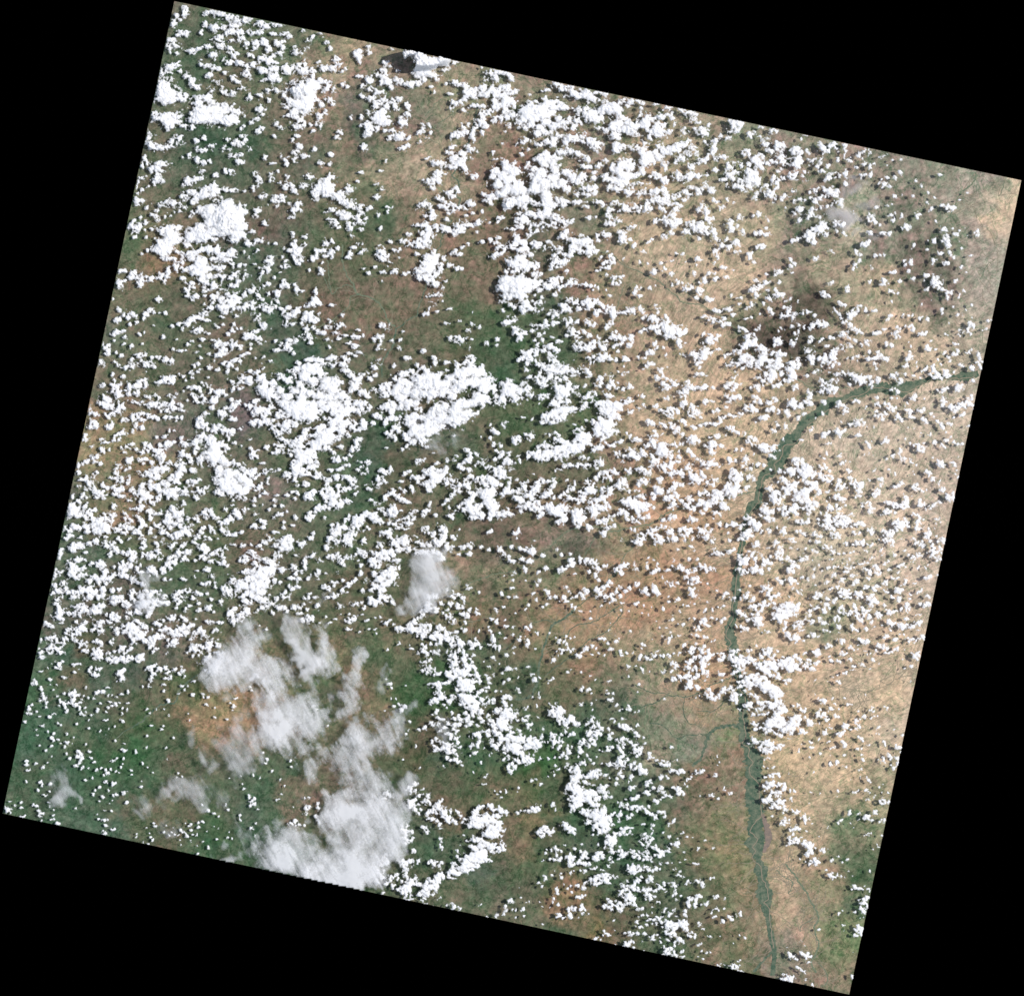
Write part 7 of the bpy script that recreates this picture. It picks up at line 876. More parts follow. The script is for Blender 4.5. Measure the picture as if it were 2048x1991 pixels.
# ---------------------------------------------------------------- land: colour survey (picture colours of the sunlit ground)
GROUND = """360,20,122,120,98;380,80,98,116,90;420,130,85,112,85;520,60,105,115,90;600,70,110,120,92;660,100,145,135,105;700,90,178,158,122;760,100,165,145,118;340,120,100,115,88;400,165,85,112,85;440,160,120,118,92;500,170,125,120,95;560,130,100,120,92;620,150,150,138,110;680,160,170,152,122;720,200,120,122,102;330,200,105,115,90;420,200,125,118,92;520,220,120,120,95;600,210,135,125,102;650,230,160,140,112;700,240,118,110,98;690,200,125,118,105;300,280,115,110,88;380,280,78,105,82;430,300,72,102,78;500,290,82,108,82;560,290,120,115,92;620,300,130,120,98;680,300,150,132,105;720,270,100,115,92;350,330,105,112,90;430,340,90,108,85;500,340,100,112,88;560,350,118,112,90;620,340,108,115,95;680,340,145,130,105;
760,150,150,130,110;800,230,145,132,112;860,260,135,130,110;900,250,172,152,125;860,330,175,155,125;780,330,170,150,120;720,310,125,120,100;740,360,160,145,115;920,130,165,148,120;960,150,150,138,112;1000,270,160,135,112;1010,300,150,122,100;970,340,150,125,105;1050,180,150,135,112;1080,150,160,138,115;1150,210,140,135,110;1120,290,150,138,115;1200,300,150,138,118;1230,370,170,150,122;1300,360,180,160,130;1400,380,175,158,130;1450,200,175,155,128;1520,230,165,150,130;1490,280,155,148,122;1450,340,160,150,122;1560,300,150,138,120;1640,270,150,142,118;1700,300,160,145,125;1760,320,150,138,120;1820,330,158,148,130;1900,350,155,150,128;1960,370,165,160,140;1990,372,160,158,130;2020,400,214,190,152;2005,430,212,186,148;1996,450,212,182,145;2025,372,205,185,150;1988,425,165,158,135;1978,460,172,162,142;1990,480,175,165,145;1940,430,160,155,132;1900,480,158,155,132;1950,520,172,165,145;1960,600,175,165,145;1940,650,185,168,142;
1820,400,145,135,118;1850,480,140,128,112;1880,560,142,130,115;1900,620,145,128,112;1820,540,150,135,118;1760,480,150,140,122;1780,420,155,148,128;1700,400,170,165,140;1720,460,185,175,145;1670,380,150,130,112;1640,430,155,145,125;1600,430,140,132,115;1560,400,165,152,125;1530,460,180,165,130;1600,500,150,140,118;1650,520,175,160,128;1700,560,180,165,132;1760,560,185,165,130;1800,640,195,170,138;1740,620,180,168,135;1850,700,200,178,145;1870,760,200,182,155;1900,800,198,182,158;1560,560,170,155,128;1590,590,140,125,105;1620,600,135,122,102;1540,620,160,145,120;1500,560,195,170,135;1450,540,200,175,140;1480,480,185,168,135;1430,450,185,168,135;
1520,660,125,112,95;1570,650,118,108,90;1620,660,125,115,95;1660,700,140,128,108;1600,700,115,105,92;1560,690,118,105,95;1650,740,150,138,118;1700,700,190,168,138;1720,650,180,162,132;1600,770,165,150,125;1550,780,195,170,135;1400,600,195,170,138;1350,560,195,172,140;1300,500,190,168,135;1250,450,185,162,130;1200,440,150,135,112;1160,420,135,130,108;1120,470,140,125,102;1180,510,150,125,102;1150,560,155,128,105;1220,560,170,145,115;1280,600,178,152,122;1350,640,182,158,128;1420,680,195,168,135;1200,650,170,142,112;1280,700,180,155,125;1350,760,190,165,132;1450,760,200,172,138;
1080,480,110,112,92;1050,430,110,108,88;1010,430,130,108,88;960,420,155,130,105;930,480,150,125,100;980,540,140,118,95;960,600,130,118,92;940,650,95,112,78;990,640,82,112,75;900,700,105,110,80;950,720,95,105,78;990,720,85,108,78;1050,560,115,112,92;1090,600,92,112,88;1080,650,95,110,82;1020,700,85,112,78;1010,760,80,110,80;1100,720,95,112,85;1140,780,80,105,75;1180,800,70,105,65;1130,660,105,115,88;1200,760,160,145,115;1250,720,175,150,120;1200,700,140,125,98;1250,820,185,158,125;1200,860,165,140,112;1300,850,195,168,132;
720,420,105,112,82;650,430,115,118,90;620,480,100,112,82;700,500,105,115,82;640,560,110,112,85;700,560,125,115,90;760,520,120,115,90;760,440,88,112,80;820,450,150,130,105;830,500,145,128,102;800,560,130,115,92;860,560,130,115,92;700,620,140,118,95;760,630,135,118,92;820,620,128,115,90;660,610,135,112,92;640,660,110,112,85;720,680,128,118,98;820,700,118,112,88;760,740,120,115,92;840,740,110,108,90;620,690,75,105,88;580,720,75,105,82;560,640,82,108,85;560,760,80,105,85;600,730,78,105,82;240,480,105,118,85;260,520,112,118,88;300,540,125,115,90;325,530,165,128,95;330,570,130,120,90;240,600,125,118,92;280,620,120,118,92;360,600,115,110,88;320,640,90,112,82;400,620,112,115,92;210,660,115,120,100;300,680,115,118,90;260,720,115,118,92;350,700,115,115,92;450,660,118,115,92;500,600,90,110,85;480,480,100,108,92;540,450,125,108,92;560,480,105,110,92;520,510,95,108,90;560,560,105,112,92;480,730,125,115,95;530,730,110,112,85;350,750,118,112,92;420,750,120,115,95;280,780,115,118,92;200,800,120,118,95;
190,830,160,135,100;250,850,165,138,102;210,900,165,145,105;280,880,150,135,102;320,870,130,120,105;310,920,160,130,95;180,980,130,125,100;240,970,145,130,100;150,1000,115,112,100;300,960,140,128,95;200,1030,140,128,95;250,1020,155,132,100;380,840,120,118,105;340,860,125,115,105;420,870,105,115,90;480,840,115,108,105;520,880,115,115,92;440,960,105,115,92;350,990,100,115,88;420,1030,120,122,92;480,1000,118,112,95;140,1060,88,112,90;200,1110,95,112,92;150,1150,95,115,92;260,1080,105,115,85;340,1100,100,115,85;420,1100,105,118,85;500,1090,135,115,95;480,1100,120,112,90;250,1170,110,112,95;330,1180,100,112,88;450,1150,90,112,82;400,1180,95,112,85;130,1240,110,110,95;
540,1000,135,125,112;550,900,105,112,85;600,960,110,115,88;640,1000,100,115,88;560,1050,120,115,92;620,1040,105,112,88;700,1000,82,110,82;760,880,70,100,75;720,930,72,105,80;660,850,120,118,95;780,920,105,105,80;820,880,100,108,85;850,950,120,108,85;800,1000,125,115,90;880,1010,115,112,88;680,1130,100,110,82;700,1160,110,105,80;620,1150,98,110,82;580,1130,115,112,92;740,1080,108,112,85;560,1200,110,108,88;640,1210,105,110,82;860,870,120,118,100;900,900,110,112,92;960,860,115,115,88;1000,830,95,112,78;1060,850,85,110,75;1020,880,100,108,78;960,940,98,108,80;1130,880,78,112,75;1180,850,80,110,72;1080,940,110,112,85;1040,960,100,105,80;1060,990,130,112,88;1130,930,120,115,90;1180,940,115,115,90;1120,1000,150,125,98;1220,920,150,130,105;1000,1030,105,108,85;920,1040,80,105,72;960,1060,118,108,88;1040,1050,130,115,95;1100,1050,140,128,108;1150,1090,120,115,98;1160,1070,135,128,110;1000,1100,128,112,95;1060,1120,145,128,102;930,1130,150,135,105;900,1160,140,130,102;970,1180,110,115,85;1000,1150,155,138,105;1100,1150,145,132,102;1200,1040,165,148,118;1250,1080,170,142,110;1300,1120,180,142,105;1200,1140,160,128,98;1250,1160,178,140,105;1150,1180,165,135,102;
1350,880,198,172,135;1400,850,200,175,138;1500,850,205,180,142;1450,930,200,172,135;1400,960,198,165,130;1350,960,190,155,122;1500,960,195,175,142;1350,1000,190,160,125;1460,1010,190,165,132;1320,1030,190,150,115;1400,1060,195,158,120;1350,1090,195,165,128;1440,1110,195,168,135;1330,1160,185,145,108;1400,1160,190,150,115;1440,1160,185,145,110;1620,860,200,180,150;1650,930,205,182,152;1600,980,200,180,150;1700,900,200,182,155;1780,860,200,182,155;1850,900,200,180,155;1800,960,200,182,155;1860,980,200,180,158;1550,1100,198,175,142;1600,1120,195,175,145;1650,1100,190,178,148;1720,1050,195,180,152;1800,1080,198,180,155;1850,1100,195,175,150;1880,1040,200,178,152;1560,1180,200,172,138;1660,1160,190,175,148;1750,1180,195,180,150;1830,1170,200,178,152;
1300,1220,185,142,105;1270,1240,190,145,108;1350,1250,185,160,125;1400,1240,195,160,125;1280,1270,178,160,125;1320,1320,175,155,125;1400,1330,195,155,115;1440,1360,195,155,118;1300,1370,175,155,125;1280,1350,130,135,102;1260,1400,92,112,88;1330,1390,165,145,115;1400,1400,178,145,112;1350,1430,165,152,125;1300,1440,140,142,115;1370,1460,158,148,122;1300,1500,155,145,118;1370,1500,150,145,125;1400,1430,175,145,110;1440,1420,165,150,115;1450,1460,135,145,100;1440,1520,160,130,102;1400,1560,150,125,98;1460,1580,155,132,105;1270,1500,88,110,85;1280,1560,88,112,88;1330,1590,110,118,92;1380,1600,140,125,98;
1520,1260,200,175,140;1600,1270,198,172,138;1655,1270,150,148,118;1620,1340,200,172,135;1680,1330,200,172,140;1750,1290,200,175,145;1800,1340,200,178,145;1700,1380,200,178,145;1780,1380,205,178,138;1840,1400,200,178,145;1650,1400,200,172,135;1750,1450,198,175,138;1700,1440,200,172,132;1820,1450,195,175,145;1580,1380,190,165,130;1600,1500,205,178,138;1560,1530,205,178,135;1650,1550,200,175,135;1700,1530,200,175,135;1780,1500,198,175,140;1600,1620,200,172,132;1680,1620,190,168,130;1740,1600,185,165,128;1695,1640,125,138,102;1740,1680,125,130,95;1760,1580,170,155,120;1650,1680,195,168,130;1720,1720,115,125,92;1740,1760,80,115,75;1690,1700,150,140,110;1580,1760,195,165,128;1560,1820,190,162,125;1640,1760,170,150,112;1680,1800,165,145,110;1600,1850,170,150,118;1580,1880,150,140,118;1560,1920,145,135,115;1640,1860,180,155,118;1680,1870,135,140,98;1710,1830,110,125,95;1700,1880,130,145,95;1660,1910,135,140,98;1700,1930,140,135,100;1620,1950,160,140,112;1680,1970,155,135,108;1600,1930,150,135,115;
800,1280,115,118,85;850,1290,105,110,80;780,1320,88,110,75;830,1370,72,110,68;860,1340,82,110,75;720,1260,115,115,88;650,1290,120,118,85;700,1330,150,132,95;740,1420,140,125,92;700,1380,120,105,80;640,1400,100,112,82;600,1290,110,115,80;800,1400,72,105,62;850,1400,75,102,65;850,1460,105,100,75;820,1520,110,105,75;780,1560,95,105,75;560,1540,85,110,80;600,1560,130,118,92;640,1590,125,112,90;480,1560,85,108,82;520,1600,78,110,80;500,1440,170,140,100;460,1420,175,142,98;470,1480,160,130,95;480,1520,90,105,80;900,1560,105,105,78;900,1620,118,108,80;950,1560,102,110,78;1000,1620,125,115,85;900,1310,100,112,88;880,1330,62,110,62;930,1380,75,108,70;970,1310,100,112,85;1000,1260,125,112,88;950,1240,140,118,88;1000,1400,100,105,78;1050,1370,80,105,78;1020,1240,130,118,90;1050,1260,160,130,98;1100,1280,155,135,100;1150,1250,178,142,105;1200,1230,185,145,108;1100,1330,135,122,92;1080,1340,130,125,90;1150,1320,170,135,100;1220,1300,165,145,110;1200,1360,130,125,95;1120,1380,120,115,85;1160,1350,155,128,98;1180,1430,85,110,82;1230,1400,100,115,88;1080,1460,78,112,78;1160,1460,78,112,80;1200,1500,82,112,80;1030,1540,75,110,70;1080,1550,60,110,55;1090,1530,70,112,65;1000,1500,82,110,78;1060,1590,115,115,78;1020,1580,115,105,78;1110,1580,95,108,78;900,1520,80,105,80;960,1520,75,108,75;
90,1300,95,120,92;70,1370,75,112,78;130,1310,82,108,88;180,1290,105,100,75;200,1260,110,100,90;250,1280,115,115,100;140,1370,110,108,80;210,1370,90,112,90;270,1350,82,105,85;330,1310,110,108,95;370,1290,125,115,98;380,1340,135,120,92;320,1400,118,115,88;250,1400,100,108,82;200,1430,85,112,85;120,1440,75,110,85;60,1450,72,112,82;270,1440,95,110,75;300,1440,65,105,62;350,1450,105,112,78;400,1410,165,135,98;420,1440,170,138,98;400,1360,100,112,72;385,1345,60,105,60;430,1380,160,138,95;260,1500,62,108,65;220,1520,72,110,72;160,1490,95,112,82;100,1500,72,112,80;50,1500,75,112,85;60,1550,85,110,80;150,1560,72,108,80;220,1570,72,108,78;300,1520,85,110,78;340,1540,105,105,80;280,1580,80,108,78;370,1480,80,98,72;400,1540,100,115,85;20,1610,85,112,82;100,1640,82,108,82;160,1640,80,112,85;220,1650,82,112,88;250,1610,120,118,92;300,1640,95,112,78;330,1680,85,108,78;350,1620,120,112,85;340,1690,130,110,85;380,1700,95,110,80;420,1680,70,112,75;440,1650,80,110,72;500,1650,85,112,88;560,1640,75,108,75;600,1620,130,120,95;580,1680,80,108,82;860,1640,90,105,82;870,1700,82,108,80;830,1750,92,108,78;900,1670,85,108,80;960,1740,88,110,90;1000,1700,110,110,85;1050,1620,125,112,85;1080,1640,150,122,88;1060,1700,130,118,85;1000,1740,102,112,85;1060,1740,90,108,75;1100,1690,90,110,78;1150,1650,70,105,72;1040,1790,110,110,85;1000,1780,105,112,85;920,1800,115,115,88;1130,1790,165,128,90;1120,1800,140,118,85;1100,1740,95,112,80;1060,1850,118,118,90;1100,1860,90,108,80;1150,1850,120,115,82;1180,1870,160,125,82;1180,1700,85,108,85;1240,1640,72,108,75;1300,1640,80,110,78;1280,1700,72,108,80;1230,1760,72,105,75;1330,1700,92,112,90;1400,1650,140,128,95;1380,1680,130,125,90;1360,1640,140,122,95;1450,1640,155,138,100;1420,1700,135,125,90;1470,1700,150,140,95;1360,1750,105,112,88;1420,1760,112,118,85;1480,1760,150,140,100;1500,1810,140,130,98;1300,1780,88,108,80;1340,1830,100,112,88;1400,1820,125,120,92;1460,1850,148,132,98;1420,1880,105,115,78;1500,1880,150,135,98;1380,1880,110,112,85;1280,1850,95,108,78;1220,1830,105,105,80;1250,1880,118,115,85;1320,1900,90,108,80;1440,1920,145,128,98;1520,1930,130,125,90;1480,1930,110,118,85;1220,1860,115,105,80;820,300,174,155,126;830,350,180,160,130;885,375,172,148,120;770,385,165,146,116;930,330,165,142,115;1930,400,168,163,142;2000,520,178,172,150;1960,455,170,164,143;1985,560,180,172,150;1920,590,172,160,138;1965,640,185,172,148"""
GP = np.array([[float(t) for t in e.split(',')] for e in GROUND.replace('\n', '').split(';') if e.strip()])
_lum = (GP[:, 2:5]@np.array([.3, .59, .11]))[:, None]                 # the survey readings run a little too colourful
GP[:, 2:5] = _lum+(GP[:, 2:5]-_lum)*.70+np.array([[1.0, -1.0, 0.0]])
for _x, _y, _r, _f in ((1585, 660, 75, .82), (1862, 520, 62, .88), (1600, 590, 30, .9), (1155, 1085, 40, .92)):
    _m = np.hypot(GP[:, 0]-_x, GP[:, 1]-_y) < _r; GP[_m, 2:5] *= np.where(GP[_m, 2:3] < 160, _f, 1.0)

def relief(x, y):
    """height of the land in km at survey pixel (x, y): highland at left, desert plain at right"""
    t = np.clip((x+(y-900)*.15-560)/(1230-560), 0, 1); t = t*t*(3-2*t)
    h = 1.5*(1-t)+0.35*t
    for cx, cy, r, a in ((1590, 665, 75, .28), (1880, 520, 60, .12), (1600, 590, 40, .10), (1155, 1085, 45, .12), (1210, 455, 45, .08),
                         (1010, 300, 50, .10), (700, 235, 40, .10), (480, 1430, 50, .12), (850, 1380, 60, .15), (1080, 1550, 60, .10)):
        h = h+a*np.exp(-((x-cx)**2+(y-cy)**2)/(2*(r*.55)**2))
    return h
NU, NV = 590, 566
def land_xy(u, v):
    c = np.array(CORN, float)
    a = c[0][None]*(1-u)[:, None]+c[1][None]*u[:, None]; b = c[3][None]*(1-u)[:, None]+c[2][None]*u[:, None]
    return a*(1-v)[:, None]+b*v[:, None]
def idw(P, n=3.3):
    out = np.zeros((len(P), 3)); src = s2l(GP[:, 2:5])
    for s in range(0, len(P), 20000):
        p = P[s:s+20000]
        d2 = (p[:, 0:1]-GP[None, :, 0])**2+(p[:, 1:2]-GP[None, :, 1])**2
        w = 1/(d2+160)**(n/2)
        out[s:s+20000] = (w@src)/w.sum(1, keepdims=True)
    return out
uu, vv = np.meshgrid(np.linspace(0, 1, NU), np.linspace(0, 1, NV))
LP = land_xy(uu.ravel(), vv.ravel())
dw = lambda cell, seed, oc=4: fnoise(NV, NU, cell, oc, seed, .6)
Lw = LP+np.stack([dw(32, 25, 5).ravel()*44+dw(16, 5).ravel()*20+dw(4.5, 15, 3).ravel()*22, dw(32, 26, 5).ravel()*44+dw(16, 6).ravel()*20+dw(4.5, 16, 3).ravel()*22], 1)
lc = idw(Lw)                                                       # linear colour of the sunlit land
# vegetation mottling: greener and browner patches, strongest where the land is neither bare nor fully green
nA = dw(9, 71, 5).ravel(); nB = dw(5, 72, 4).ravel(); nC = dw(30, 73, 4).ravel(); nD = dw(2.2, 74, 2).ravel()
green = np.clip((lc[:, 1]-lc[:, 0]*.92)/.04, 0, 1); bare = np.clip((lc[:, 0]-.30)/.2, 0, 1)
mid = 1-bare
g = np.clip(nA*2.2+nC*.7, -1, 1)[:, None]
lc = lc*(1+(mid*.9)[:, None]*g*np.array([[-.16, .0, -.07]]))
nE = (1-np.abs(dw(6, 75, 4).ravel())*4).clip(-1, 1)                 # ridged: darker scrub along hollows
lc = lc*(1+nB[:, None]*(.22+.08*mid[:, None])+nD[:, None]*.16)
lc = lc*(1-nE.clip(0, 1)[:, None]*(.05+.13*mid[:, None])*np.array([[1.25, .8, 1.0]]))
lc = lc*(1+bare[:, None]*np.clip(nC*1.5, -1, 1)[:, None]*np.array([[.012, -.004, -.02]]))
LAND_A = 1.0/1.12                                                  # sunlit brightness of a white plate -> base colour
land_col = np.clip(lc*LAND_A*np.array([[1.14, 1.05, .985]])*(.96+.09*bare[:, None]), .01, .8)
zz = relief(LP[:, 0], LP[:, 1])+dw(12, 91, 5).ravel()*.05
V = np.stack([wx(LP[:, 0]), wy(LP[:, 1]), zz], 1)
ii = (np.arange(NV-1)[:, None]*NU+np.arange(NU-1)[None, :]).ravel()
Fq = np.stack([ii, ii+NU, ii+NU+1, ii+1], 1)

m = NT('land_surface')
col = m.n('ShaderNodeAttribute', attribute_name='land_colour').outputs['Color']
bare_a = m.n('ShaderNodeAttribute', attribute_name='bare').outputs['Fac']
pos = m.n('ShaderNodeTexCoord').outputs['Object']
def streak(rot, sx, sy, dist, det=3):
    mp = m.n('ShaderNodeMapping', {'Vector': pos, 'Rotation': (0, 0, rot)}).outputs[0]
    mp = m.n('ShaderNodeMapping', {'Vector': mp, 'Scale': (sx, sy, 1)}).outputs[0]
    nz = m.n('ShaderNodeTexNoise', {'Vector': mp, 'Scale': 1.0, 'Detail': det, 'Roughness': .6, 'Distortion': dist}).outputs['Fac']
    r = m.math('ABSOLUTE', m.math('SUBTRACT', nz, .5))
    f4 = m.math('ABSOLUTE', m.math('SUBTRACT', m.math('FRACT', m.math('MULTIPLY', nz, 8.5)), .5))
    return m.math('MAXIMUM', m.ramp(r, .045, .008), m.math('MULTIPLY', m.ramp(f4, .18, .04), .62))                                     # thin lines where the noise crosses its mean
m1 = m.n('ShaderNodeTexNoise', {'Vector': pos, 'Scale': .035, 'Detail': 2.0}).outputs['Fac']
m2 = m.n('ShaderNodeTexNoise', {'Vector': m.n('ShaderNodeMapping', {'Vector': pos, 'Location': (70, 30, 0)}).outputs[0], 'Scale': .05, 'Detail': 2.0}).outputs['Fac']
sA = streak(math.radians(-28), .12, .62, .5); sB = streak(math.radians(-62), .12, .66, .5); sC = streak(math.radians(8), .20, .5, .8)
wA = m.ramp(m1, .46, .54); wB = m.ramp(m2, .45, .55)
st = m.math('ADD', m.math('MULTIPLY', sA, wA), m.math('MULTIPLY', sB, m.math('SUBTRACT', 1.0, wA)), clamp=True)
st = m.math('ADD', st, m.math('MULTIPLY', sC, m.math('MULTIPLY', wB, .6)), clamp=True)
dark = m.mixc(1.0, col, (.57, .64, .63, 1), 'MULTIPLY')
c1 = m.mixc(m.math('MULTIPLY', st, m.math('ADD', .55, m.math('MULTIPLY', bare_a, .22))), col, dark)
vn = m.n('ShaderNodeTexNoise', {'Vector': pos, 'Scale': .22, 'Detail': 7.0, 'Roughness': .62, 'Distortion': .4}).outputs['Fac']
vein = m.math('MULTIPLY', m.ramp(m.math('ABSOLUTE', m.math('SUBTRACT', vn, .5)), .022, .004), m.math('SUBTRACT', .95, m.math('MULTIPLY', bare_a, .25)))
c1 = m.mixc(vein, c1, m.mixc(1.0, c1, (.48, .66, .56, 1), 'MULTIPLY'))
fine = m.n('ShaderNodeTexNoise', {'Vector': pos, 'Scale': .95, 'Detail': 7.0, 'Roughness': .82}).outputs['Fac']
fv = m.n('ShaderNodeMapRange', {0: fine, 1: .36, 2: .64, 3: .67, 4: 1.33}).outputs[0]
tint = m.n('ShaderNodeTexNoise', {'Vector': pos, 'Scale': .7, 'Detail': 6.0, 'Roughness': .75}).outputs['Fac']
c1 = m.mixc(m.math('MULTIPLY', m.ramp(tint, .46, .62), m.math('SUBTRACT', .8, m.math('MULTIPLY', bare_a, .6))), c1, m.mixc(1.0, c1, (.66, .86, .74, 1), 'MULTIPLY'))
c1 = m.mixc(m.math('MULTIPLY', m.ramp(tint, .50, .36), m.math('SUBTRACT', .7, m.math('MULTIPLY', bare_a, .55))), c1, m.mixc(1.0, c1, (1.22, 1.14, 1.12, 1), 'MULTIPLY'))
c2 = m.mixc(1.0, c1, m.n('ShaderNodeCombineColor', {0: fv, 1: fv, 2: fv}).outputs[0], 'MULTIPLY')
bsdf = m.n('ShaderNodeBsdfDiffuse', {'Color': c2, 'Roughness': .6})
bmp = m.n('ShaderNodeBump', {'Strength': .35, 'Distance': .22, 'Height': fine}).outputs[0]
m.t.links.new(bmp, bsdf.inputs['Normal']); m.t.links.new(bsdf.outputs[0], m.out.inputs[0])
MAT_LAND = m.m
land = mesh_obj('terrain', V, Fq, MAT_LAND, attrs={'land_colour': ('FLOAT_COLOR', np.concatenate([land_col, np.ones((len(V), 1))], 1)),
                                                  'bare': ('FLOAT', bare)})
tag(land, kind='structure')

# ---------------------------------------------------------------- rivers, stream beds and the green belts along them
def veg_mat(name, c0, c1, scale=1.6):
    t = NT(name); p = t.n('ShaderNodeTexCoord').outputs['Object']
    nz = t.n('ShaderNodeTexNoise', {'Vector': p, 'Scale': scale, 'Detail': 6.0, 'Roughness': .7}).outputs['Fac']
    c = t.mixc(t.ramp(nz, .38, .64), (*c0, 1), (*c1, 1))
    b = t.n('ShaderNodeBsdfDiffuse', {'Color': c}); t.t.links.new(b.outputs[0], t.out.inputs[0]); return t.m
L = lambda r, g_, b: tuple(float(q) for q in s2l((r, g_, b))*LAND_A)
MAT_BELT = veg_mat('riverside_forest', L(62, 86, 70), L(116, 120, 100), 1.2)
MAT_BELT2 = veg_mat('stream_scrub', L(92, 108, 88), L(124, 128, 104), 2.2)
MAT_WATER = veg_mat('silty_river', L(150, 134, 114), L(130, 124, 106), 2.5)
MAT_LINE = veg_mat('gully_scrub', L(118, 116, 98), L(155, 140, 118), 2.0)
RS = np.random.RandomState(7)
def catmull(P, step=2.2):
    P = np.array(P, float); out = []
    Q = np.vstack([2*P[0]-P[1], P, 2*P[-1]-P[-2]])
    for i in range(1, len(Q)-2):
        n = max(2, int(np.linalg.norm(Q[i+1, :2]-Q[i, :2])/step))
        t = np.linspace(0, 1, n, endpoint=False)[:, None]
        out.append(.5*(2*Q[i]+(Q[i+1]-Q[i-1])*t+(2*Q[i-1]-5*Q[i]+4*Q[i+1]-Q[i+2])*t**2+(3*Q[i]-3*Q[i+1]+Q[i+2]-Q[i-1])*t**3))
    out.append(P[-1:]); return np.vstack(out)
def jitter(P, amp, cell, seed):
    n = len(P); r = np.random.RandomState(seed)
    k = int(n/cell)+3; a = r.randn(k, 2); t = np.arange(n)/cell; i = t.astype(int); f = _smooth(t-i)[:, None]
    P[:, :2] += (a[i]*(1-f)+a[i+1]*f)*amp; return P
def ribbon(P, lift, ragged=.25, seed=0):
    """P: n x 3 (x, y, width in survey pixels) -> verts, quads laid on the land"""
    r = np.random.RandomState(seed)
    T = np.gradient(P[:, :2], axis=0); T /= (np.linalg.norm(T, axis=1, keepdims=True)+1e-6)
    N = np.stack([-T[:, 1], T[:, 0]], 1)
    wl = P[:, 2]*.5*(1+ragged*r.randn(len(P))); wr = P[:, 2]*.5*(1+ragged*r.randn(len(P)))
    A = P[:, :2]+N*wl[:, None]; B = P[:, :2]-N*wr[:, None]
    ok = inside_quad(A[:, 0], A[:, 1], 1.0) & inside_quad(B[:, 0], B[:, 1], 1.0)
    X = np.concatenate([A, B]); z = land_z(X)+lift
    n = len(P); i = np.arange(n-1); q = np.stack([i, i+1, n+i+1, n+i], 1)[ok[:-1] & ok[1:]]
    return np.stack([wx(X[:, 0]), wy(X[:, 1]), z], 1), q
# invert the land grid (an affine quad within a pixel) so ribbons follow the mesh
_c = np.array(CORN, float); _e1 = _c[1]-_c[0]; _e2 = _c[3]-_c[0]; _Mi = np.linalg.inv(np.stack([_e1, _e2], 1))
ZG = zz.reshape(NV, NU)
def land_z(X):
    uv = (X-_c[0])@_Mi.T
    fu = np.clip(uv[:, 0], 0, .9999)*(NU-1); fv_ = np.clip(uv[:, 1], 0, .9999)*(NV-1)
    iu = fu.astype(int); iv = fv_.astype(int); a = fu-iu; b = fv_-iv
    return np.maximum.reduce([ZG[iv, iu], ZG[iv, iu+1], ZG[iv+1, iu], ZG[iv+1, iu+1]])
def land_rgb(x, y):
    uv = (np.array([[x, y]])-_c[0])@_Mi.T
    k = int(np.clip(uv[0, 1], 0, 1)*(NV-1))*NU+int(np.clip(uv[0, 0], 0, 1)*(NU-1)); return lc[k]
def put(name, parts, mat, **kw):
    Vs = []; Fs = []; o = 0
    for v, q in parts:
        if len(q) == 0: continue
        Vs.append(v); Fs.append(q+o); o += len(v)
    ob = mesh_obj(name, np.vstack(Vs), np.vstack(Fs), mat, smooth=False); tag(ob, **kw); return ob
RIVER = [(1962,745,9),(1936,753,12),(1913,755,9),(1881,755,7),(1858,759,9),(1834,768,14),(1807,776,24),(1787,777,24),(1755,775,20),(1739,780,16),(1708,789,14),(1684,799,12),(1660,806,14),(1640,822,16),(1615,840,18),(1602,855,18),(1590,874,22),(1573,886,26),(1564,905,24),(1552,924,26),(1544,940,18),(1530,950,18),(1521,962,12),(1518,985,12),(1514,1004,14),(1500,1016,12),(1494,1031,10),(1490,1055,9),(1487,1075,8),(1482,1100,8),(1479,1125,9),(1474,1146,11),(1472,1167,12),(1474,1188,12),(1470,1205,10),(1469,1225,11),(1463,1245,13),(1460,1263,15),(1462,1280,17),(1466,1297,14),(1470,1325,12),(1478,1355,12),(1484,1389,12),(1487,1410,18),(1486,1441,20),(1489,1469,16),(1496,1494,18),(1506,1519,24),(1507,1546,26),(1506,1574,26),(1508,1595,26),(1511,1615,28),(1512,1635,28),(1511,1660,26),(1513,1690,26),(1516,1717,20),(1522,1742,20),(1526,1770,20),(1530,1801,18),(1536,1833,12),(1541,1864,9),(1546,1889,9),(1549,1906,8),(1547,1930,6),(1546,1960,6)]
CHAN = [(1950,752),(1936,756),(1900,757),(1868,758),(1845,768),(1826,778),(1808,784),(1792,778),(1765,776),(1745,776),(1725,788),(1700,796),(1668,812),(1640,832),(1622,846),(1608,862),(1598,878),(1585,888),(1568,892),(1566,906),(1560,918),(1549,930),(1548,942),(1534,949),(1524,958),(1522,972),(1518,990),(1515,1004),(1506,1018),(1496,1035),(1488,1070),(1480,1110),(1474,1150),(1470,1185),(1466,1210),(1468,1232),(1459,1250),(1452,1268),(1462,1285),(1458,1298),(1470,1340),(1484,1385),(1492,1400),(1486,1430),(1492,1470),(1484,1486),(1499,1496),(1496,1512),(1506,1524),(1498,1536),(1500,1548),(1512,1560),(1519,1575),(1519,1596),(1522,1616),(1521,1633),(1509,1644),(1501,1662),(1514,1676),(1505,1692),(1511,1701),(1504,1717),(1520,1732),(1524,1755),(1532,1770),(1537,1795),(1528,1804),(1537,1814),(1540,1839),(1543,1868),(1547,1889),(1547,1897)]
belt = jitter(catmull(RIVER, 3.0), .7, 6, 1)
belt[:, 2] *= 1+.20*np.interp(np.arange(len(belt)), np.arange(0, len(belt)+6, 6), np.random.RandomState(5).randn(len(np.arange(0, len(belt)+6, 6))))
belt[:, 2] = np.maximum(belt[:, 2]*1.12+1.5, 3)
put('riverside_forest', [ribbon(belt, .035, .15, 3)], MAT_BELT, kind='structure')
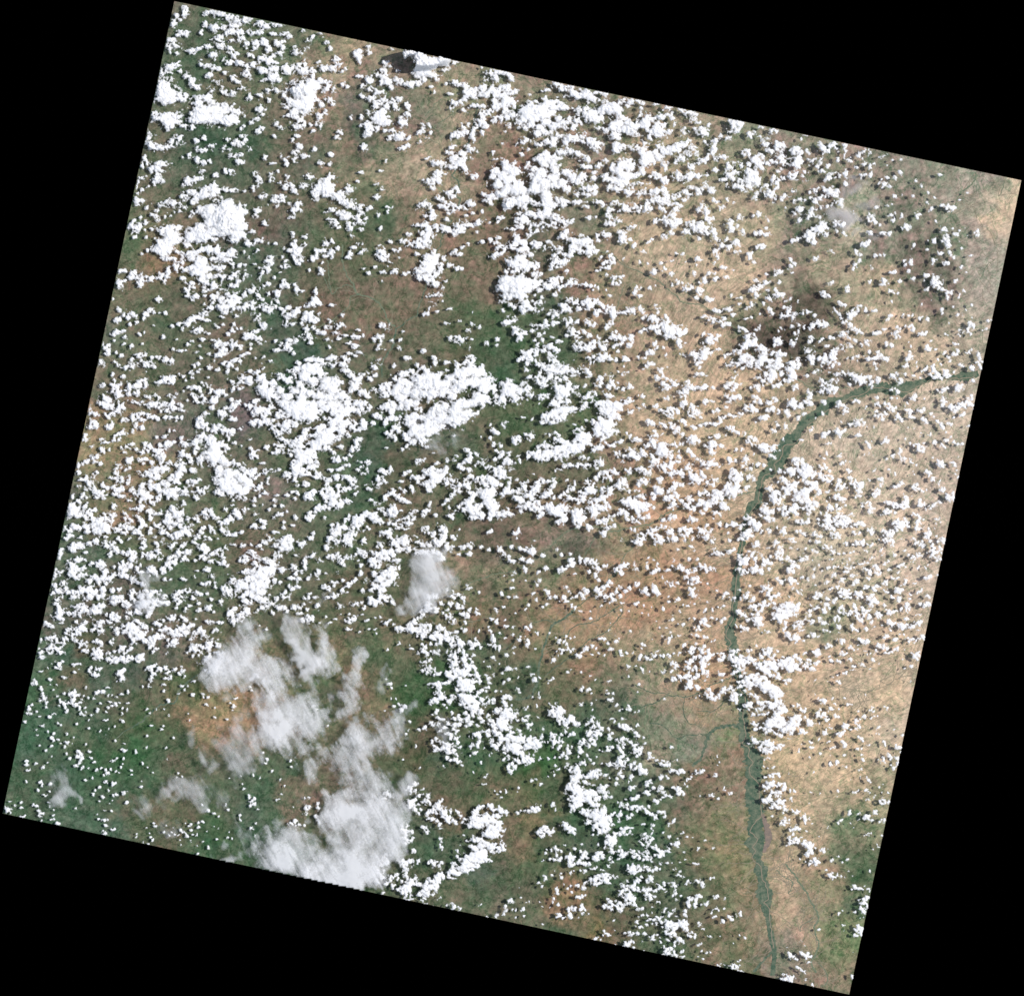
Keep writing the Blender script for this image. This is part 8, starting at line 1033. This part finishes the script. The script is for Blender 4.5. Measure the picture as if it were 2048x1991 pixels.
fp = catmull([(1526,1628,5), (1531,1645,11), (1536,1662,13), (1537,1680,12), (1531,1696,8), (1527,1704,4)], 3.0)
put('bare_floodplain', [ribbon(fp, .055, .15, 9)], veg_mat('bare_floodplain', L(140, 122, 108), L(112, 104, 96), 1.5), kind='structure')
ch = jitter(catmull([(a, b, 1.6) for a, b in CHAN], 1.6), .8, 4, 2)
put('river', [ribbon(ch, .075, .12, 4)], MAT_WATER, kind='structure')
STREAMS = {
 'valley_stream': [(3.0, [(955,205),(950,240),(942,262),(938,280),(928,298),(920,310),(912,340),(905,352),(917,362),(918,376),(912,387),(920,402),(916,415)]),
                   (2.4, [(902,440),(884,476),(878,494),(862,540),(848,585),(837,614),(833,631),(816,640),(802,652),(791,660)]),
                   (3.2, [(791,655),(789,677),(785,694),(772,711),(764,728),(764,755)])],
 'brown_valley_stream': [(2.6, [(684,490),(685,515),(689,540),(701,560),(709,576),(715,589),(737,593),(757,606),(768,620),(776,640),(791,655)]),
                   (1.6, [(655,520),(663,585),(676,576),(690,571),(705,574),(715,588)]),
                   (1.6, [(720,589),(703,593),(697,614),(684,625),(663,641),(642,652),(610,660)]), (1.3, [(663,585),(650,560),(640,530)])],
 'north_desert_stream': [(1.8, [(1200,500),(1227,511),(1246,530),(1269,539),(1294,551),(1319,564),(1336,578),(1353,593),(1368,606),(1395,608),(1421,620),(1452,637),(1469,656),(1484,673),(1498,695),(1520,722),(1560,745),(1600,761),(1620,774),(1652,774),(1700,776)]),
                   (1.4, [(1250,570),(1243,585),(1238,600),(1233,620)])],
 'western_tributary': [(2.2, [(1100,1094),(1121,1073),(1141,1058),(1180,1052),(1210,1056),(1226,1062),(1257,1054),(1299,1048),(1342,1022),(1400,1010),(1440,998),(1479,989),(1516,981)]),
                   (1.5, [(1163,1118),(1173,1104),(1186,1083),(1194,1069),(1226,1062)]), (1.5, [(1205,1178),(1219,1157),(1236,1142),(1247,1115),(1261,1098),(1275,1085)]),
                   (1.6, [(940,1165),(963,1157),(995,1147),(1026,1142),(1058,1126),(1080,1112)])],
 'red_plain_stream': [(4.2, [(1150,1217),(1134,1232),(1111,1246),(1098,1263),(1092,1280),(1085,1301),(1081,1318),(1077,1337),(1077,1358),(1068,1379),(1056,1395),(1029,1398)]),
                   (1.7, [(1239,1211),(1207,1232),(1182,1244),(1155,1250),(1134,1267),(1120,1275)]), (1.7, [(1245,1225),(1228,1246),(1211,1263),(1176,1280),(1155,1305),(1123,1326),(1090,1351)]),
                   (1.5, [(1240,1140),(1215,1165),(1190,1185),(1150,1217)]), (1.4, [(1000,1300),(1020,1290),(1050,1255),(1085,1240),(1111,1246)]), (1.3, [(930,1245),(960,1238),(985,1230)])],
 'forked_green_stream': [(6.0, [(1484,1448),(1470,1450),(1450,1452),(1435,1456),(1418,1470),(1410,1494),(1401,1515),(1386,1532)]),
                   (1.8, [(1418,1469),(1376,1469),(1361,1477),(1345,1469),(1325,1450),(1300,1445)]), (2.0, [(1265,1430),(1292,1410),(1313,1404),(1338,1390),(1370,1394),(1397,1385),(1429,1368),(1456,1358),(1476,1347)]),
                   (1.6, [(1270,1370),(1302,1383),(1340,1386)]), (1.5, [(1370,1390),(1366,1420),(1378,1445),(1392,1448)]), (1.5, [(1395,1422),(1420,1423),(1440,1412),(1455,1395)])],
 'east_plain_stream': [(1.4, [(1833,1347),(1797,1356),(1773,1370),(1742,1381),(1718,1381),(1695,1376),(1676,1373),(1655,1373)]), (1.5, [(1731,1384),(1726,1402),(1710,1421),(1694,1445)]),
                   (1.2, [(1690,1300),(1712,1318),(1735,1335)]), (1.2, [(1840,1330),(1800,1345),(1760,1360)])],
 'southeast_stream': [(3.2, [(1572,1728),(1581,1739),(1594,1755),(1600,1768),(1613,1784),(1619,1800),(1630,1814),(1636,1824),(1636,1840),(1629,1852),(1634,1870),(1637,1887),(1632,1906),(1623,1927),(1634,1945)]),
                   (1.6, [(1553,1739),(1566,1752),(1584,1762),(1583,1775),(1578,1788)]), (1.6, [(1636,1925),(1650,1940),(1655,1960),(1640,1975)]), (1.4, [(1625,1835),(1605,1850),(1600,1862)])],
 'north_corner_stream': [(2.4, [(1953,345),(1950,360),(1937,374),(1921,387),(1915,399),(1909,413),(1902,429),(1888,446)]), (1.6, [(2011,362),(2006,379),(1997,392)]), (1.2, [(1960,560),(1975,530),(1990,520)])],
 'northwest_fan_stream': [(1.4, [(895,189),(878,202),(862,218),(851,235)]), (1.4, [(920,220),(900,232),(885,242),(868,256)]), (1.2, [(840,250),(850,270),(880,290)])],
 'green_lowland_stream': [(3.2, [(397,1347),(361,1376),(352,1402),(319,1410),(292,1435),(270,1450)]), (2.0, [(270,1450),(250,1462),(232,1476)])],
 'river_mouth_fork': [(4.5, [(1549,1898),(1538,1908),(1526,1923),(1516,1932),(1508,1944)])],
}
for si, (nm, segs) in enumerate(STREAMS.items()):
    parts = []
    for j, (w, pts) in enumerate(segs):
        P = jitter(catmull([(a, b, w) for a, b in pts], 2.0), .9, 3, 100+si*10+j)
        parts.append(ribbon(P, .022+.0012*j, .3, 200+si*10+j))
    put(nm, parts, MAT_BELT if nm in ('red_plain_stream', 'forked_green_stream', 'river_mouth_fork', 'valley_stream', 'green_lowland_stream') else (MAT_LINE if nm == 'east_plain_stream' else MAT_BELT2), kind='structure')
# the net of fine gullies feeding them: dendritic walks, thin as they are
gul = []
def walk(x, y, ang, n, w, depth):
    pts = []
    a = ang
    for k in range(n):
        pts.append((x, y, w*(1-.75*k/n)))
        a += RS.randn()*.20+(ang-a)*.06; x += math.cos(a)*4.2; y += math.sin(a)*4.2
        if depth > 0 and k > 2 and RS.rand() < .20:
            walk(x, y, a+RS.choice((-1, 1))*RS.uniform(.45, .85), int(n*.45), w*.62, depth-1)
    if len(pts) > 3: gul.append(ribbon(np.array(pts), .012, .2, RS.randint(1e6)))
for segs in STREAMS.values():
    for w, pts in segs:
        P = catmull([(a, b, w) for a, b in pts], 16)
        T = np.gradient(P[:, :2], axis=0)
        for p, t in zip(P, T):
            a0 = math.atan2(t[1], t[0])+math.pi
            for sgn in (-1, 1):
                if RS.rand() < .55 and land_rgb(p[0], p[1])[0] > .22: walk(p[0], p[1], a0+sgn*RS.uniform(.5, .95), RS.randint(6, 17), 1.35, 1)
RB = catmull([(a, b, 1) for a, b, c in RIVER], 11)
for p, q, wd in zip(RB[:-1], RB[1:], range(len(RB))):
    for sgn in (-1, 1):
        if RS.rand() < .75:
            a0 = math.atan2(q[1]-p[1], q[0]-p[0])+sgn*math.pi/2-sgn*RS.uniform(-.1, .7)
            walk(p[0]+math.cos(a0)*9, p[1]+math.sin(a0)*9, a0, RS.randint(8, 24), 1.3, 1)
for _ in range(900):
    x = RS.uniform(650, 2030); y = RS.uniform(120, 1980)
    c = land_rgb(x, y)
    if c[0] > .30: walk(x, y, 2.4+.9*math.sin(x/170)+.7*math.cos(y/210)+(math.pi if RS.rand() < .3 else 0)+RS.randn()*.15, RS.randint(5, 16), 1.15, 2)
put('gully_net', gul, MAT_LINE, kind='stuff', label='net of fine dry gullies branching over the tan desert plain', cat='gullies')

# ---------------------------------------------------------------- cumulus clouds
bl, F, Hh, own, M, mask, n1, n2 = cloud_field()
BASE = 2.45                                                         # cloud base, km
GYk = (np.arange(GH)*CELL); GXk = (np.arange(GW)*CELL)
cellm = mask[:-1, :-1] & mask[1:, :-1] | mask[:-1, :-1] & mask[:-1, 1:]
cellm = mask[:-1, :-1] & (own[:-1, :-1] >= 0)
h = Hh*K*(.72+.55*n1+.16*n2)
# the storm tower cut by the top edge, and the deep banks in the middle, stand higher
def bump(cx, cy, rx, ry): return np.exp(-(((GXk[None, :]-cx)/rx)**2+((GYk[:, None]-cy)/ry)**2))
h = h+mask*(.9*bump(905, 795, 70, 45)+.8*bump(1030, 575, 40, 30)+.5*bump(610, 840, 80, 50)+.5*bump(470, 450, 60, 50)+.5*bump(1060, 350, 60, 50))
_w = np.clip(bump(850, 114, 66, 32)*4.2-1.7, 0, 1); _w = _w*_w*(3-2*_w)
h = h*(1-_w)+(6.6+.5*h+.9*n1+.25*n2)*_w*mask
h = np.maximum(h, .06)
pad = np.zeros((GH+1, GW+1), np.float32); pad[1:GH, 1:GW] = cellm
cnt = (pad[:-1, :-1]+pad[1:, :-1]+pad[:-1, 1:]+pad[1:, 1:])/4.0      # share of filled cells round each corner
top = BASE+.04+h*(.25+.75*cnt)*(cnt > 0)
soft = np.clip((M+.13)*.80, .03, 1.0)*np.clip(.25+.75*cnt, 0, 1)
soft = np.maximum(soft, np.clip(_w*1.5, 0, 1)*mask)
# --- join neighbouring billows into single clouds of bounded extent
nb = len(bl); par = np.arange(nb); ext = np.stack([bl[:, 0]-bl[:, 2], bl[:, 1]-bl[:, 3], bl[:, 0]+bl[:, 2], bl[:, 1]+bl[:, 3]], 1)
def find(a):
    while par[a] != a: par[a] = par[par[a]]; a = par[a]
    return a
grid = {}
for i, (x, y, _a, _b) in enumerate(bl): grid.setdefault((int(x//30), int(y//30)), []).append(i)
pairs = []
for (gx, gy), lst in grid.items():
    cand = [j for dx in (-1, 0, 1) for dy in (-1, 0, 1) for j in grid.get((gx+dx, gy+dy), ())]
    for i in lst:
        for j in cand:
            if j <= i: continue
            dx = bl[i, 0]-bl[j, 0]; dy = bl[i, 1]-bl[j, 1]
            e = math.hypot(dx/(bl[i, 2]+bl[j, 2]), dy/(bl[i, 3]+bl[j, 3]))
            if e < .98: pairs.append((e-.010*min(bl[i, 2]*bl[i, 3], bl[j, 2]*bl[j, 3])**.5, i, j))
pairs.sort()
for e, i, j in pairs:
    a, b = find(i), find(j)
    if a == b: continue
    E = (min(ext[a, 0], ext[b, 0]), min(ext[a, 1], ext[b, 1]), max(ext[a, 2], ext[b, 2]), max(ext[a, 3], ext[b, 3]))
    if max(E[2]-E[0], E[3]-E[1]) > 118 or (E[2]-E[0])+(E[3]-E[1]) > 190: continue
    par[b] = a; ext[a] = E
root = np.array([find(i) for i in range(nb)])
cy_, cx_ = np.nonzero(cellm)
cr = root[own[cy_, cx_]]
# cloud material: bright water droplets, thin and see-through at the frayed rims
t = NT('cumulus')
cv = t.n('ShaderNodeAttribute', attribute_name='soft').outputs['Fac']
p = t.n('ShaderNodeTexCoord').outputs['Object']
nz = t.n('ShaderNodeTexNoise', {'Vector': p, 'Scale': 2.2, 'Detail': 4.0, 'Roughness': .65}).outputs['Fac']
a = t.math('ADD', t.math('MULTIPLY', cv, 1.25), t.math('MULTIPLY', t.math('SUBTRACT', nz, .5), .9))
al = t.ramp(a, .02, .88)
df = t.n('ShaderNodeBsdfDiffuse', {'Color': (.955, .94, .925, 1)}); tl = t.n('ShaderNodeBsdfTranslucent', {'Color': (.93, .915, .90, 1)})
mx = t.n('ShaderNodeMixShader', {0: .30, 1: df.outputs[0], 2: tl.outputs[0]})
tr = t.n('ShaderNodeBsdfTransparent')
m2_ = t.n('ShaderNodeMixShader', {0: al, 1: tr.outputs[0], 2: mx.outputs[0]}); t.t.links.new(m2_.outputs[0], t.out.inputs[0])
MAT_CU = t.m
PXW = wx(GXk).astype(np.float32); PYW = wy(GYk).astype(np.float32)
def cloud_mesh(name, ci, cj):
    """cells (row ci, col cj) -> closed mesh with billowed top, flat base and rim walls"""
    def vid(r, c): return r.astype(np.int64)*GW+c
    q = np.stack([vid(ci, cj), vid(ci+1, cj), vid(ci+1, cj+1), vid(ci, cj+1)], 1)
    u, inv = np.unique(q, return_inverse=True); inv = inv.reshape(-1, 4); n = len(u)
    r = u//GW; c = u % GW
    Vt = np.stack([PXW[c], PYW[r], top[r, c]], 1); Vb = np.stack([PXW[c], PYW[r], np.full(n, BASE, np.float32)], 1)
    E = np.concatenate([inv[:, [0, 1]], inv[:, [1, 2]], inv[:, [2, 3]], inv[:, [3, 0]]])
    key = E[:, 0]*n+E[:, 1]; rev = E[:, 1]*n+E[:, 0]
    rim = E[~np.isin(key, rev)]
    walls = np.stack([rim[:, 1], rim[:, 0], rim[:, 0]+n, rim[:, 1]+n], 1)
    Fc = np.concatenate([inv, inv[:, ::-1]+n, walls])
    s_ = soft[r, c]
    return mesh_obj(name, np.concatenate([Vt, Vb]), Fc, MAT_CU, attrs={'soft': ('FLOAT', np.concatenate([s_, s_]))})
order = np.argsort(cr, kind='stable'); crs = cr[order]; cys = cy_[order]; cxs = cx_[order]
ids, st0, ct = np.unique(crs, return_index=True, return_counts=True)
big = np.argsort(-ct)[:300]

# --- labels: look, land beneath, and order round a landmark of the picture
MARKS = [("top left corner of the land", 349, 3), ("right corner of the land", 2043, 361), ("bottom right corner of the land", 1698, 1988), ("bottom left corner of the land", 6, 1625),
         ("black shadow at the top edge", 790, 115), ("sand pan in the right corner", 2012, 420), ("dark brown hill", 1585, 665), ("grey brown ridge", 1870, 520),
         ("wide bend of the river", 1560, 915), ("river at the right edge", 1950, 752), ("green side valley of the river", 1478, 1448), ("fork at the river's lower end", 1549, 1900),
         ("round grey veil cloud", 852, 1150), ("bright white cirrus streak", 610, 1300), ("meeting of the brown valley streams", 791, 655), ("dark green meadow", 1185, 800),
         ("dark green field at upper left", 430, 300), ("grey gravel fan", 1155, 1085), ("green streams on the orange plain", 1095, 1270), ("dark green wooded hill", 1085, 1550),
         ("orange brown patch at left edge", 235, 860), ("rust coloured field at left", 325, 530), ("large cloud free brown plain", 800, 560), ("pale tan desert at far right", 1860, 950),
         ("tan fields at lower left", 425, 1430), ("green bottom left lowland", 230, 1510), ("narrow green river belt", 1480, 1120), ("head of the thin desert stream", 1227, 511),
         ("green brown hills at the bottom", 1130, 1790), ("fanned slope beside the lower river", 1440, 1690), ("dust veil at upper right", 1680, 420), ("bare brown strip near the top", 1010, 300),
         ("middle of the left edge", 178, 812), ("middle of the top edge", 1196, 182), ("middle of the bottom edge", 852, 1806), ("middle of the right edge", 1871, 1174)]
ORD = ['nearest', 'second', 'third', 'fourth', 'fifth', 'sixth', 'seventh', 'eighth', 'ninth', 'tenth', 'eleventh', 'twelfth', 'thirteenth', 'fourteenth', 'fifteenth', 'sixteenth']
def side(dx, dy):
    k = int(round(math.degrees(math.atan2(-dy, dx))/45)) % 8
    return ['right of', 'upper right of', 'above', 'upper left of', 'left of', 'lower left of', 'below', 'lower right of'][k]
def land_word(x, y):
    r, g_, b = land_rgb(x, y)
    if r > .50: return 'pale tan land'
    if r > .36: return 'tan land' if b > .20 else 'orange tan land'
    if r > .25: return 'brown land'
    if g_ > r*1.06: return 'green land'
    return 'green brown land'
info = []
for k in big:
    yy_ = cys[st0[k]:st0[k]+ct[k]]; xx_ = cxs[st0[k]:st0[k]+ct[k]]
    X = xx_*CELL; Y = yy_*CELL; mx_, my_ = X.mean(), Y.mean()
    C = np.cov(np.stack([X, Y])); ev, evec = np.linalg.eigh(C); ratio = math.sqrt(ev[1]/max(ev[0], .1))
    area = ct[k]*CELL**2; fill = area/(np.pi*4*math.sqrt(max(ev[0]*ev[1], 1)))
    size = 'huge' if area > 4200 else 'large' if area > 2300 else 'medium' if area > 1200 else 'small'
    if ratio > 1.9:
        v = evec[:, 1]; an = math.degrees(math.atan2(-v[1], v[0])) % 180
        shape = 'level long' if an < 22 or an > 158 else 'upright long' if 68 < an < 112 else 'rising long' if an < 90 else 'falling long'
    else: shape = 'solid' if fill > .78 else 'lumpy' if fill > .62 else 'broken'
    d = [(math.hypot(mx_-a_, my_-b_), nme, a_, b_) for nme, a_, b_ in MARKS]; d.sort()
    info.append([k, mx_, my_, size, shape, land_word(mx_, my_), d])
byk = {}
for it in info:
    dd, nme, a_, b_ = it[6][0]
    byk.setdefault((nme, side(it[1]-a_, it[2]-b_)), []).append((dd, it))
for (nme, sd_), lst in byk.items():
    lst.sort(key=lambda q: q[0])
    for r_, (dd, it) in enumerate(lst):
        k = it[0]
        o = cloud_mesh('cumulus_cloud', cys[st0[k]:st0[k]+ct[k]], cxs[st0[k]:st0[k]+ct[k]])
        w = '%s %s white cloud, %s %s the %s' % (it[3], it[4], ORD[min(r_, 15)], sd_, nme)
        w2 = '%s over %s' % (w, it[5])
        tag(o, w2 if len(w2.split()) <= 16 else w, 'cloud', 'cumulus clouds scattered over the land')
rest = np.ones(len(ids), bool); rest[big] = False
sel = np.repeat(rest, ct)
o = cloud_mesh('small_cumulus_puffs', cys[sel], cxs[sel]); tag(o, 'thousands of small white cloud puffs scattered between the larger clouds', 'cloud', kind='stuff')
print('clouds', len(ids), 'smallest kept', ct[big[-1]], 'cells', len(cy_))

# ---------------------------------------------------------------- high thin veils of cirrus and altocumulus
def veil_mat(name, popcorn, colr, gain):
    t = NT(name)
    cv = t.n('ShaderNodeAttribute', attribute_name='cover').outputs['Fac']
    p = t.n('ShaderNodeTexCoord').outputs['Object']
    w1 = t.n('ShaderNodeTexNoise', {'Vector': t.n('ShaderNodeMapping', {'Vector': t.n('ShaderNodeMapping', {'Vector': p, 'Rotation': (0, 0, math.radians(-28))}).outputs[0], 'Scale': (.62, .13, .4)}).outputs[0], 'Scale': 1.0, 'Detail': 5.0, 'Roughness': .6, 'Distortion': .6}).outputs['Fac']
    vo = t.n('ShaderNodeTexVoronoi', {'Vector': t.n('ShaderNodeMixRGB', {0: .25, 1: p, 2: t.n('ShaderNodeTexNoise', {'Vector': p, 'Scale': .9, 'Detail': 3.0}).outputs['Color']}).outputs[0], 'Scale': 1.5}, feature='DISTANCE_TO_EDGE').outputs['Distance']
    fl = t.n('ShaderNodeTexNoise', {'Vector': p, 'Scale': 1.3, 'Detail': 3.0, 'Roughness': .6}).outputs['Fac']
    rn = t.n('ShaderNodeTexNoise', {'Vector': p, 'Scale': 1.25, 'Detail': 3.0, 'Roughness': .55, 'Distortion': .7}).outputs['Fac']
    cells = t.math('MULTIPLY', t.ramp(t.math('ABSOLUTE', t.math('SUBTRACT', rn, .5)), 0.0, .10), t.ramp(t.math('ADD', vo, t.math('MULTIPLY', t.math('SUBTRACT', fl, .5), .9)), -.12, .25))
    w0 = t.n('ShaderNodeTexNoise', {'Vector': p, 'Scale': .22, 'Detail': 6.0, 'Roughness': .62, 'Distortion': .5}).outputs['Fac']
    s = t.math('ADD', t.math('MULTIPLY', cv, .95), t.math('ADD', t.math('MULTIPLY', t.math('SUBTRACT', w1, .5), 1.7), t.math('MULTIPLY', t.math('SUBTRACT', w0, .5), 1.6)))
    s = t.math('SUBTRACT', s, t.math('MULTIPLY', t.math('SUBTRACT', 1.0, cells), popcorn))
    al = t.math('MULTIPLY', t.math('POWER', t.ramp(s, .02, 1.15), 1.15), t.math('MULTIPLY', t.n('ShaderNodeMapRange', {0: cv, 1: 0.0, 2: .5}, interpolation_type='SMOOTHSTEP').outputs[0], gain))
    df = t.n('ShaderNodeBsdfDiffuse', {'Color': colr}); tl = t.n('ShaderNodeBsdfTranslucent', {'Color': colr})
    mx = t.n('ShaderNodeMixShader', {0: .4, 1: df.outputs[0], 2: tl.outputs[0]})
    tr = t.n('ShaderNodeBsdfTransparent'); m_ = t.n('ShaderNodeMixShader', {0: al, 1: tr.outputs[0], 2: mx.outputs[0]})
    t.t.links.new(m_.outputs[0], t.out.inputs[0]); return t.m
MV_S = veil_mat('smooth_cirrus', .05, (.91, .90, .89, 1), .56); MV_P = veil_mat('dappled_cirrus', .26, (.93, .92, .91, 1), .68); MV_D = veil_mat('dust_haze', .0, (.70, .66, .65, 1), .5)
# name, label, material, height km, [(x, y, rx, ry, tilt deg, cover)]
VEILS = [
 ('cirrus_cloud', 'round grey white veil cloud with white cumulus along its lower rim', MV_S, 4.6, [(858,1140,42,50,10,1.0),(848,1180,40,36,0,.9),(838,1215,30,22,0,.7),(872,1110,30,22,0,.7)]),
 ('cirrus_cloud', 'bright white curved cirrus streak beside a dark green shadow', MV_S, 5.2, [(572,1245,14,26,25,.5),(592,1272,22,26,30,.9),(604,1293,24,22,10,1.15),(616,1325,20,30,10,1.1),(628,1362,12,20,0,.4)]),
 ('cirrus_cloud', 'broad grey dappled veil left of the bright cirrus streak', MV_P, 4.8, [(470,1320,60,50,0,.95),(520,1345,60,45,0,.85),(455,1350,55,40,0,1.0),(500,1265,30,30,10,.55),(560,1345,40,40,0,.75),(480,1285,45,25,20,.7)]),
 ('cirrus_cloud', 'narrow feathery cirrus column right of the bright streak', MV_P, 5.0, [(633,1262,14,30,10,.55),(645,1295,18,30,10,.8),(655,1325,20,28,0,.85),(672,1300,12,26,20,.6)]),
 ('cirrus_cloud', 'thin upright cirrus band over tan ground with brown shadow at left', MV_P, 5.2, [(716,1310,16,40,0,.7),(712,1345,20,34,0,.85),(700,1390,22,36,10,.6),(692,1420,24,30,0,.5)]),
 ('cirrus_cloud', 'faint small cirrus wisp over bright green hills', MV_S, 5.0, [(772,1335,10,26,0,.35),(768,1365,16,18,0,.35)]),
 ('cirrus_cloud', 'large bright dappled cloud sheet in the middle of the cirrus field', MV_P, 4.6, [(558,1452,46,36,0,1.25),(600,1425,50,44,0,.95),(550,1400,50,40,0,.8),(610,1465,50,34,0,.85),(570,1490,44,30,0,.75),(530,1470,36,34,0,.75),(645,1440,26,26,0,.5)]),
 ('cirrus_cloud', 'hazy sheet over the tan fields at lower left of the cirrus field', MV_S, 4.8, [(475,1480,34,44,0,.55),(500,1520,22,40,20,.6),(470,1440,30,30,0,.45)]),
 ('cirrus_cloud', 'oval dappled veil between two dark green gaps', MV_P, 4.8, [(628,1515,22,40,10,.75),(632,1560,18,24,0,.45),(575,1500,22,22,0,.5)]),
 ('cirrus_cloud', 'broken popcorn sheet at the right side of the cirrus field', MV_P, 4.6, [(730,1490,34,36,0,1.0),(755,1445,46,30,0,.55),(775,1475,30,32,0,.6),(700,1530,44,28,0,.7),(735,1570,60,36,0,.75),(690,1480,24,40,10,.7)]),
 ('cirrus_cloud', 'thin blue grey haze tongue right of the popcorn sheet', MV_S, 4.8, [(800,1440,10,36,-35,.55),(812,1420,18,18,0,.45)]),
 ('altostratus_bank', 'dense white cloud sheet cut off by the bottom edge', MV_P, 4.2, [(700,1610,60,34,0,1.1),(665,1640,34,50,0,1.1),(740,1640,50,45,0,.95),(690,1690,50,45,0,1.1),(730,1720,50,50,0,1.4),(640,1740,40,30,0,1.0),(700,1760,60,30,0,1.4),(775,1620,36,40,0,.85),(790,1680,34,45,0,1.0),(660,1590,40,20,0,.8)]),
 ('altostratus_bank', 'dappled white bank at the bottom edge left of the dense sheet', MV_P, 4.4, [(570,1710,45,36,0,1.0),(560,1735,40,26,0,1.0),(600,1680,40,30,0,.75),(560,1660,26,24,0,.6),(620,1730,34,30,0,1.0),(540,1690,26,30,0,.55)]),
 ('cirrus_cloud', 'grey smoky veil over the lower left green fields', MV_S, 5.0, [(415,1530,18,34,10,.6),(405,1565,30,24,20,.5),(345,1568,28,20,0,.6),(385,1590,34,18,20,.55),(385,1475,20,22,0,.35),(450,1590,20,26,0,.35),(300,1600,36,16,0,.3)]),
 ('cirrus_cloud', 'pale smoky puff near the bottom left corner', MV_S, 4.8, [(122,1600,20,22,0,.85),(118,1570,16,26,0,.5),(112,1545,20,16,0,.3)]),
 ('cirrus_cloud', 'faint arc of veil at the bottom edge over green land', MV_S, 4.8, [(455,1710,26,14,0,.65),(490,1680,12,28,0,.4),(480,1640,12,30,0,.3),(275,1618,22,10,0,.4),(345,1660,26,12,10,.35)]),
 ('cirrus_cloud', 'upright grey wisp among white clouds at lower left', MV_S, 4.8, [(308,1165,12,40,0,.6),(298,1205,30,14,0,.8),(355,1150,20,18,0,.3)]),
 ('cirrus_cloud', 'small faint veil above the bright cirrus streak', MV_S, 4.8, [(664,1206,16,14,0,.5),(672,1190,12,12,0,.4)]),
 ('cirrus_cloud', 'thin grey wisps under the big central cloud bank', MV_S, 3.9, [(870,870,34,14,-30,.4),(835,850,20,14,0,.4),(900,880,26,16,0,.35)]),
 ('cirrus_cloud', 'thin grey wisp across the white clouds left of the wooded hill', MV_S, 3.9, [(890,1480,20,24,0,.4),(882,1450,24,20,20,.5)]),
 ('cirrus_cloud', 'grey haze patch right of the dappled sheets near the bottom', MV_S, 4.8, [(812,1570,40,26,0,.5)]),
 ('dust_cloud', 'lilac grey dust haze over the pale upper right plain', MV_D, 2.1, [(1678,428,32,20,-20,.9),(1700,440,22,16,0,.7),(1714,375,18,16,0,.7),(1740,412,26,14,0,.45),(1725,475,24,10,0,.35)]),
]
STEP = 3.0
for vi, (nm, lab, mat_, zc, els) in enumerate(VEILS):
    x0 = min(e[0]-18-1.6*max(e[2], e[3]) for e in els); x1 = max(e[0]+18+1.6*max(e[2], e[3]) for e in els)
    y0 = min(e[1]-18-1.6*max(e[2], e[3]) for e in els); y1 = max(e[1]+18+1.6*max(e[2], e[3]) for e in els)
    nx = int((x1-x0)/STEP)+2; ny = int((y1-y0)/STEP)+2
    X, Y = np.meshgrid(x0+np.arange(nx)*STEP, y0+np.arange(ny)*STEP)
    wxx = X+fnoise(ny, nx, 12, 4, 900+vi)*34; wyy = Y+fnoise(ny, nx, 12, 4, 940+vi)*34
    cov = np.zeros_like(X)
    for ex, ey, rx, ry, an, c in els:
        a_ = math.radians(an); dx = wxx-ex; dy = wyy-ey
        u = (dx*math.cos(a_)+dy*math.sin(a_))/(rx*1.4); v = (-dx*math.sin(a_)+dy*math.cos(a_))/(ry*1.4)
        g_ = c*np.clip(1-(u*u+v*v), 0, 1)**1.35
        cov = np.maximum(cov, g_)*.6+.4*(cov+g_-cov*g_*.5) if True else cov
    cov = np.clip(cov*(1+.5*fnoise(ny, nx, 14, 4, 960+vi)), 0, 1.5)
    keep = (cov > .012) & inside_quad(X, Y, 1.2)
    cm = keep[:-1, :-1]
    ci, cj = np.nonzero(cm)
    if len(ci) == 0: continue
    # leave out cells whose far corner falls outside the imaged land
    okc = inside_quad(X[ci+1, cj+1], Y[ci+1, cj+1], .3) & inside_quad(X[ci+1, cj], Y[ci+1, cj], .3) & inside_quad(X[ci, cj+1], Y[ci, cj+1], .3)
    ci = ci[okc]; cj = cj[okc]
    q = np.stack([ci*nx+cj, (ci+1)*nx+cj, (ci+1)*nx+cj+1, ci*nx+cj+1], 1)
    u_, inv = np.unique(q, return_inverse=True); inv = inv.reshape(-1, 4); n = len(u_)
    cf = cov.ravel()[u_]; th = .03+.35*np.clip(cf, 0, 1)
    px = wx(X.ravel()[u_]); py = wy(Y.ravel()[u_]); und = fnoise(ny, nx, 12, 3, 980+vi).ravel()[u_]*.25
    Vt = np.stack([px, py, zc+und+th], 1); Vb = np.stack([px, py, zc+und-th], 1)
    E = np.concatenate([inv[:, [0, 1]], inv[:, [1, 2]], inv[:, [2, 3]], inv[:, [3, 0]]])
    rim = E[~np.isin(E[:, 0]*n+E[:, 1], E[:, 1]*n+E[:, 0])]
    walls = np.stack([rim[:, 1], rim[:, 0], rim[:, 0]+n, rim[:, 1]+n], 1)
    o = mesh_obj(nm, np.concatenate([Vt, Vb]), np.concatenate([inv, inv[:, ::-1]+n, walls]), mat_, attrs={'cover': ('FLOAT', np.concatenate([cf, cf]))})
    tag(o, lab, 'dust cloud' if nm == 'dust_cloud' else 'cloud')
